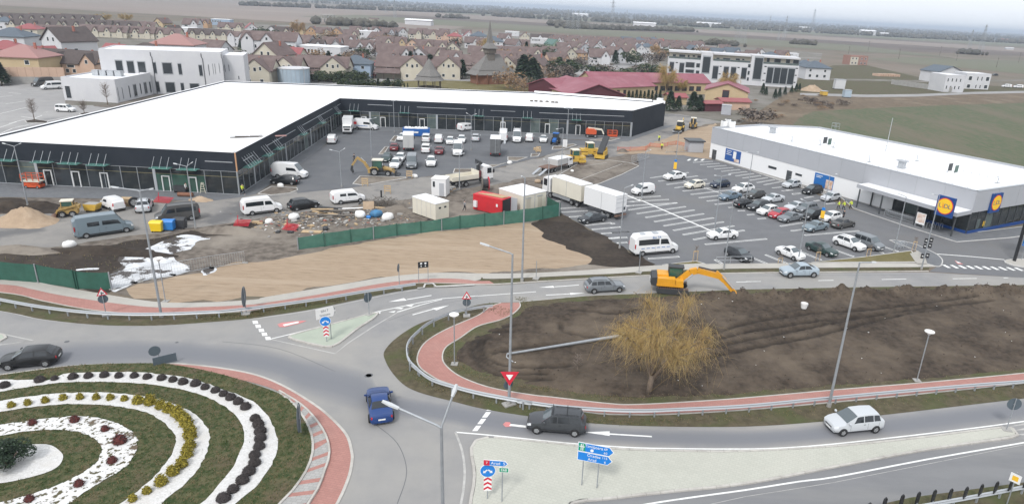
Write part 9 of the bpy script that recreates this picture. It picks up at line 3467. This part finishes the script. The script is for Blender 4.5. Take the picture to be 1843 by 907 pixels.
HL='''40,77,h,y,k,8,1.3 68,82,g,c,r,-25,1 104,87,c,p,d,5,1 151,90,c,p,d,5,1.05 208,78,g,c,r,70,1 262,74,h,c,d,8,1.3 318,58,h,w,k,8,1.5 386,71,g,w,b,75,1.1 120,47,g,w,d,-20,1.5 20,47,h,w,s,10,1.3 52,41,h,c,r,10,1 8,29,h,w,s,8,1 10,70,h,c,r,20,1.1
35,24,t,c,d,7,1 92,25,t,c,d,7,1 146,26,t,c,d,7,1 60,34,t,c,d,7,1 112,34,t,c,d,7,1 160,35,t,c,d,7,1 208,37,t,c,d,7,1 246,38,t,c,b,7,.9 188,45,t,c,b,7,.95 238,47,t,c,b,7,.95 284,49,t,c,b,7,.95 378,52,t,c,d,7,.9 92,45,t,c,b,7,.8
292,32,g,y,b,-10,1 345,33,c,w,b,5,1.1 366,34,c,o,b,5,.9 310,45,g,n,d,-20,.9 330,50,f,w,m,5,.8 405,40,c,c,b,8,.9 425,41,c,c,b,8,.9 451,41,g,w,r,30,1 400,35,f,u,m,5,.9 488,58,w,w,b,8,1.05 440,58,w,w,b,8,.7
492,74,g,c,b,-8,1.35 526,84,g,c,r,80,1 583,83,f,w,m,-2,1.15 640,97,h,u,s,8,1.1 545,62,g,w,b,70,1.2 566,70,c,w,d,5,1 598,66,c,w,b,5,1 637,71,c,w,b,20,1 626,62,c,w,b,5,1 606,72,g,w,b,10,.9 658,72,c,w,b,5,1 536,46,c,y,b,8,.9 562,47,g,o,b,8,1 583,49,c,c,b,8,1 607,49,g,o,b,8,1 632,53,c,c,b,8,1 491,46,g,w,d,8,1 510,48,c,c,d,8,1 655,56,f,w,m,8,1 520,56,h,c,b,8,1
496,101,d,c,b,5,1 583,101,d,c,b,5,1 444,104,d,c,b,5,1 724,101,d,c,b,5,1.02 789,102,d,c,b,5,1 868,100,d,c,b,5,1 678,108,h,w,r,8,.7 659,106,h,u,r,5,.6 700,92,c,w,b,5,.9
722,82,c,w,b,5,1.1 755,84,g,w,b,5,1 782,84,c,c,b,5,1 812,90,c,w,b,5,1 668,72,c,w,b,5,1 697,77,c,g,b,20,1.1 681,57,g,w,b,60,1.1 693,65,c,c,b,5,1 717,66,c,y,b,5,1 742,69,g,p,b,10,1 764,71,c,c,b,5,1 789,72,c,c,b,5,1 815,75,g,c,b,8,1 679,49,g,w,d,5,.9 700,50,c,g,b,5,1 722,50,g,w,b,30,1 748,52,c,c,b,5,1 775,53,c,c,b,5,1 797,55,c,p,b,5,1 818,58,h,p,r,5,1 843,56,g,w,r,10,1 862,56,h,w,s,8,1.2 850,66,c,w,b,5,1 872,68,c,c,b,5,1
860,82,c,c,b,5,1 885,82,g,p,b,5,1 868,92,c,p,b,5,1 894,100,d,c,b,5,.95 888,64,h,w,s,5,1.2 909,60,c,w,b,5,1 922,57,f,w,m,0,.8 944,58,g,c,b,10,1 966,61,c,w,d,5,1 987,61,c,w,d,5,1 923,70,g,w,b,60,1 940,71,c,p,b,5,1 972,69,f,w,m,0,.8 995,70,g,n,g,40,1 1016,76,c,w,b,5,1 1036,74,c,c,b,5,1 1052,77,g,g,b,10,1 1072,69,c,w,b,5,1.1 1070,77,g,w,b,20,1 1096,73,c,w,b,5,1 895,82,c,p,b,5,1 927,83,c,p,b,5,1 959,84,c,c,b,5,1 992,83,c,w,b,5,1 1020,84,g,c,b,30,1.1 1045,88,h,o,b,5,.8 1079,87,c,w,b,5,1.15 966,97,g,p,b,-15,1.2 1002,94,c,p,b,30,1.1 942,92,c,p,b,5,1 910,91,c,p,b,5,1
1106,83,g,w,b,35,1.2 1129,81,c,c,b,5,1.1 1152,79,g,w,s,10,1 1165,77,h,w,s,10,1 1139,73,c,w,b,5,1 1118,74,c,c,b,5,1 1161,67,c,w,b,5,1 1176,66,h,c,s,10,1 1190,69,h,c,r,5,1 1200,75,c,w,b,5,1 1219,79,c,c,b,5,1 1232,77,c,y,b,5,1 1247,81,g,w,s,20,1 1257,76,c,w,b,5,1 1150,66,h,w,s,5,1.1 1128,66,c,w,s,5,1 1215,72,c,c,b,5,1
1275,84,c,w,b,5,1 1293,86,c,w,s,5,1.1 1318,85,c,w,s,5,1.1 1337,93,c,w,b,5,1 1368,87,g,w,b,5,1 1388,92,h,w,s,5,1.2 1408,90,c,o,b,5,1 1355,90,c,w,b,5,1 1304,80,c,c,b,5,1 1425,96,f,w,m,5,.6 1468,108,h,w,s,5,1.25 1449,107,h,w,s,5,.9'''
for i in range(34):
 x=985+i*8.2
 HL+=' %.0f,%.1f,%s,%s,b,5,.95' % (x,61.5+(x-985)*.045+(i % 3)*1.6,'cgc'[i % 3],'wcwp'[i % 4])
for i in range(12):
 x=640+i*20
 HL+=' %.0f,%.1f,%s,%s,b,8,.9' % (x,47+(x-640)*.03+(i % 2)*2,'cg'[i % 2],'cwc'[i % 3])
HH=[]
for s in HL.split():
 x,y,k,w_,r_,a,q=s.split(',')
 x,y,q=float(x),float(y),float(q)
 dh=y-.0536*(x-713)
 zone='behind the white school' if x<400 else 'around the big white house' if x<470 else 'behind the water tank' if x<660 else 'left of the spire' if x<830 else 'right of the spire' if x<960 else 'by the village road' if x<1180 else 'above the apartment block' if x<1440 else 'right of the apartment block'
 row='front row' if dh>92 else 'second row' if dh>78 else 'middle row' if dh>66 else 'rear row' if dh>56 else 'farthest rows'
 HH.append([x,y,k,w_,r_,float(a),q,'%s %s, %s roof, %s %s' % (WN[w_][1],KN[k],RN[r_][1],row,zone),row])
HH.sort(key=lambda h:h[0])
same={}
for h in HH:
 same.setdefault(h[7],[]).append(h)
for lb,L in same.items():
 for i,h in enumerate(L):
  if len(L)>1:
   h[7]=lb+', '+ORD[min(i,29)]+' from left'
for x,y,k,w_,r_,a,q,lb,row in HH:
 p=G(x,y,z=RH_[k]*q)
 p.z=.03
 HK[k].put(p,radians(a),lb,'village houses, '+row,{'wall':WN[w_][0],'roof':RN[r_][0],'lean_to_roof':RN[r_][0]},q if k in 'dwf' else q*.94)
for k in KITS:
 k.drop()
KITS.clear()
gc={}
for i in range(84):
 x=440+i*9.9+ru(-4,4)
 d=rnd.choice((84,96,108,122,136))
 if x>1180 and d>85:
  d=78
 nm,pool=rnd.choice((('brown leafless',BRN),('grey leafless',GRY),('dark conical',CON),('dark green round',BUS)))
 gc[nm]=gc.get(nm,-1)+1
 t=th('garden_tree','%s garden tree, %s from left among the village houses' % (nm,ORD[min(29,gc[nm])]),'tree',G(x,.0516*(x-713)+d),i,'garden trees among the village houses')
 h=ru(4.5,8.5)
 t.scale=(h,h,h)
 put('crown',rnd.choice(pool),t)
 put('trunk',TRK,t).scale=(1,1,.5)
# ------------------------------------------------------------------ villas and plots at the far right
a,b=G(1697,166),G(1731,167)
r,w_=block('white_villa','left white flat roofed villa with rows of small dark windows','house',a,b,11,8.2)
for i in range(4):
 for z in (1.4,5):
  lwin(r,1+i*(w_-1.5)/4,1.8+i*(w_-1.5)/4,z,z+1.9)
block('white_villa','blank white side block of the left villa','house',G(1671,152),G(1698,164),9,6.5)
a,b=G(1734,160),G(1778,162)
r,w_=block('white_villa','right white flat roofed villa with framed upper windows','house',a,b,11,8)
for u,v in ((.1,.25),(.45,.5),(.62,.67),(.8,.95)):
 lwin(r,w_*u,w_*v,4.4,6.8)
 lwin(r,w_*u,w_*v,.4,2.5)
a,b=gz(1690,130,6,'o'),gz(1735,131,6,'o')
r,w_=gable_at('white_villa','white villa with grey gable roof behind the two flat villas',a,b,13,6,9.2,'d','plaster_white','roof_slate','house')
for u in (.25,.6):
 lwin(r,w_*u,w_*u+2.4,2.6,5,y=-.02)
a,b=G(1603,152),G(1712,167)
t=th('garden_wall','long pale concrete wall left of the white villas','wall',a,hd(a,b))
L_=(b-a).length
for i in range(14):
 MB().bx(i*L_/14+.04,(i+1)*L_/14-.04,0,.2,0,2.6).bd('panel','concrete',t)
a,b=G(1529,117),G(1560,118)
r,w_=block('brick_shell','unfinished brick house shell with white lower front','house',a,b,9,6.6,'brick_raw','brick_raw')
MB().bx(0,w_*.45,-.06,0,0,5.8).bd('plaster_front','plaster_cream',r)
for u in (.08,.28,.6,.82):
 for z in (.6,3.9):
  lwin(r,w_*u,w_*u+1.4,z,z+1.6,y=-.07)
a,b=G(1582,138),G(1622,139)
t=th('foundation','low pink block foundation on the bare plot','foundation',a,hd(a,b))
L_=(b-a).length
for i in range(9):
 MB().bx(i*L_/9,i*L_/9+.9,0,6,0,1.4).bd('block_wall','plaster_peach',t)
for lb,x,y,w_,h_,m in (('white site truck shape by the gravel heap right of the apartments',1509,161,5,4.5,'plaster_white'),('yellow machine box beside the lane right of the apartments',1482,173,2.5,2,'yellow_machine'),('pale blue tank on the lane',1523,176,3,3.2,'water_tank')):
 t=th('plot_container',lb,'container',G(x,y),.1)
 MB().bx(-w_/2,w_/2,-1.2,1.2,.3,h_).bd('casing',m,t)
 MB().bx(-w_/2-.1,w_/2+.1,-1.3,1.3,h_,h_+.15).bd('lid','steel',t)
 MB().bx(-w_/2,w_/2,-1,1,0,.3).bd('base','machine_dark',t)
heap('gravel_heap','pale gravel heap right of the apartment block',G(1462,164),7,4,2.6,'sand',seed=31)
for lb,x,y,w_,h_,m,rf in (('long low white shed on the field behind the village',752,46,34,6,'plaster_white','roof_membrane'),('small pale shed left of the long white one',672,42,11,5,'plaster_cream','roof_brown'),('white hall far off beyond the right fields',1450,55,42,9,'plaster_white','roof_membrane'),('distant white hall with a tower far right',1563,64,45,12,'plaster_white','roof_membrane'),('second distant white hall far right',1594,66,30,8,'plaster_white','roof_membrane'),('distant white house at the right horizon trees',1812,77,30,8,'plaster_white','roof_red'),('distant pale block on the horizon above the village road',1147,24,150,60,'plaster_peach','roof_membrane'),('low pale hall in the far trees',1275,49,70,10,'plaster_white','roof_membrane'),('low white hall in the far trees left',1160,49,50,8,'plaster_white','roof_membrane'),('small white unidentified object on the far right field',1817,90,14,3,'plaster_white','roof_membrane'),('distant white hall left in the hazy trees',1044,32,60,12,'plaster_white','roof_membrane')):  # the small white field object is a plain roofed box, its kind unknown
 p=G(x,y)
 t=th('far_hall',lb,'building',p,ru(-.2,.2))
 MB().bx(-w_/2,w_/2,0,w_*.4,0,h_).bd('wall',m,t)
 MB().extr([(-1,h_),(w_*.2,h_*1.25),(w_*.4+1,h_)],-w_/2-1,w_/2+1,'x').bd('roof',rf,t)
a,b=G(566,41),G(605,43)
t=th('concrete_skeleton','unfinished concrete frame building at the village edge','building',a,hd(a,b))
L_=(b-a).length
for z,u0,u1 in ((4,0,1),(8.5,.3,.85)):
 MB().bx(L_*u0,L_*u1,0,12,z,z+.6).bd('slab','concrete',t)
for i in range(7):
 for y in (.5,11):
  MB().bx(L_*i/6.3,L_*i/6.3+.7,y,y+.7,0,8.5 if 1<i<6 else 4).bd('pillar','concrete',t)
# ------------------------------------------------------------------ pylons and poles
for lb,x,y,yt,wd in (('tall lattice pylon left of the spire in the haze',695,24,-6,1),('second lattice pylon left of the spire',711,33,-4,1),('left leg of the wide portal pylon above the village',1022,53,18,1.3),('middle leg of the wide portal pylon above the village',1031,54,20,1.3),('right leg of the wide portal pylon above the village',1040,55,20,1.3),('tallest hazy pylon above the village road',1101,49,-4,1),('hazy small pylon right of the tallest one',1127,45,19,1),('left leg of the portal pylon above the apartments',1324,79,37,1.2),('middle leg of the portal pylon above the apartments',1331,79,37,1.2),('right leg of the portal pylon above the apartments',1339,79,37,1.2),('slim pylon on the sky right of the apartments',1384,54,28,1),('pylon pair left one over the right fields',1400,75,45,1),('pylon pair right one over the right fields',1411,72,29,1),('large pylon standing free on the right horizon',1461,57,17,1.2),('right field pylon, left of a pair',1742,96,54,1),('right field pylon, right of a pair',1763,99,45,1.2),('hazy pylon above the church roof area',992,30,14,1)):
 p=G(x,y)
 h=top_z(p,yt)
 t=th('pylon',lb,'pylon',p,.6,'power line pylons')
 q=h*.07*wd
 for sx in (-1,1):
  for sy in (-1,1):
   MB().bar((sx*q,sy*q,0),(sx*q*.12,sy*q*.12,h),h*.007,h*.007).bd('leg','galvanised',t)
 mb=MB()
 for i in range(8):
  f,g=i/8,(i+1)/8
  u,v=q*(1-.88*f),q*(1-.88*g)
  for s in (-1,1):
   mb.bar((-u,s*u,h*f),(v,s*v,h*g),h*.004,h*.004)
   mb.bar((s*u,u,h*f),(s*v,-v,h*g),h*.004,h*.004)
 stuff(mb.bd('bracing','galvanised',t))
 for z in (.7,.82,.93):
  MB().bar((-h*.13,0,h*z),(h*.13,0,h*z),h*.008,h*.008).bd('cross_arm','galvanised',t)
for i,(x,y,yt) in enumerate(((1527,98,84),(1562,93,74),(1617,107,88),(1691,101,84),(1721,110,92),(1793,122,104),(1833,113,95))):
 p=G(x,y)
 t=th('wooden_pole','thin utility pole on the right fields, %s from the left' % ORD[i],'pole',p,0,'utility poles on the right fields')
 h=top_z(p,yt)
 MB().cyl((0,0,0),(0,0,h),.22,.16,n=6).bd('pole','wood_grey',t)
 MB().bx(-1.2,1.2,-.1,.1,h-.8,h-.6).bd('cross_arm','wood_grey',t)
# ------------------------------------------------------------------ far tree belts: one mass each
def belt(a,b,h,n,dep):
 A,B=G(*a),G(*b)
 mb=MB()
 for i in range(n):
  f=rnd.random()
  c=A.lerp(B,f)+Vc((rnd.gauss(0,8),ru(-dep,dep),0))
  q=h*ru(.45,1.05)
  w=q*ru(.5,1.0)
  N=6
  o=ru(0,6)
  rings=[[(c.x+w*k*cos(o+2*pi*j/N)*ru(.75,1.2),c.y+w*k*sin(o+2*pi*j/N)*ru(.75,1.2),q*z) for j in range(N)] for k,z in ((.45,0),(.8,.35),(.65,.72))]
  mb.loft(rings)
  k=len(mb.v)
  mb.add([(c.x,c.y,q)]+rings[-1],[(0,1+j,1+(j+1) % N) for j in range(N)])
 stuff(mb.bd('tree_belt','far_trees'))
hl=lambda x,d:(x,.0516*(x-713)+d)
for d,h,n,dep in ((21,13,420,40),(17,13,460,60),(13,15,520,90),(10,17,560,130),(7,20,600,300),(4.5,26,700,700)):
 belt(hl(880,d),hl(1880,d),h,n,dep)
for d,h,n,dep in ((17,12,300,20),(12,13,160,30),(8,16,240,120),(5,20,300,300)):
 belt(hl(430,d+8 if d>12 else d+2),hl(900,d),h,n,dep)
for a,b,h,n,dep in (((1020,52),(1245,58),9,260,14),((1430,80),(1463,82),8,26,6),((1730,98),(1758,99),8,20,5),((1275,81),(1320,84),8,26,8),((600,46),(690,50),9,70,12),((795,33),(835,34),9,40,12),((1000,47),(1050,52),12,50,12)):
 belt(a,b,h,n,dep)
# ------------------------------------------------------------------ haze
m=bpy.data.materials.new('haze')
m.use_nodes=True
n=m.node_tree.nodes
n.remove(n['Principled BSDF'])
v=n.new('ShaderNodeVolumePrincipled')
v.inputs['Color'].default_value=(.76,.86,1,1)
v.inputs['Density'].default_value=.00017
v.inputs['Anisotropy'].default_value=.2
m.node_tree.links.new(v.outputs[0],n['Material Output'].inputs['Volume'])
MATS['haze']=m
stuff(MB().bx(-16100,16100,-260,22100,-1,70).bd('haze','haze'))
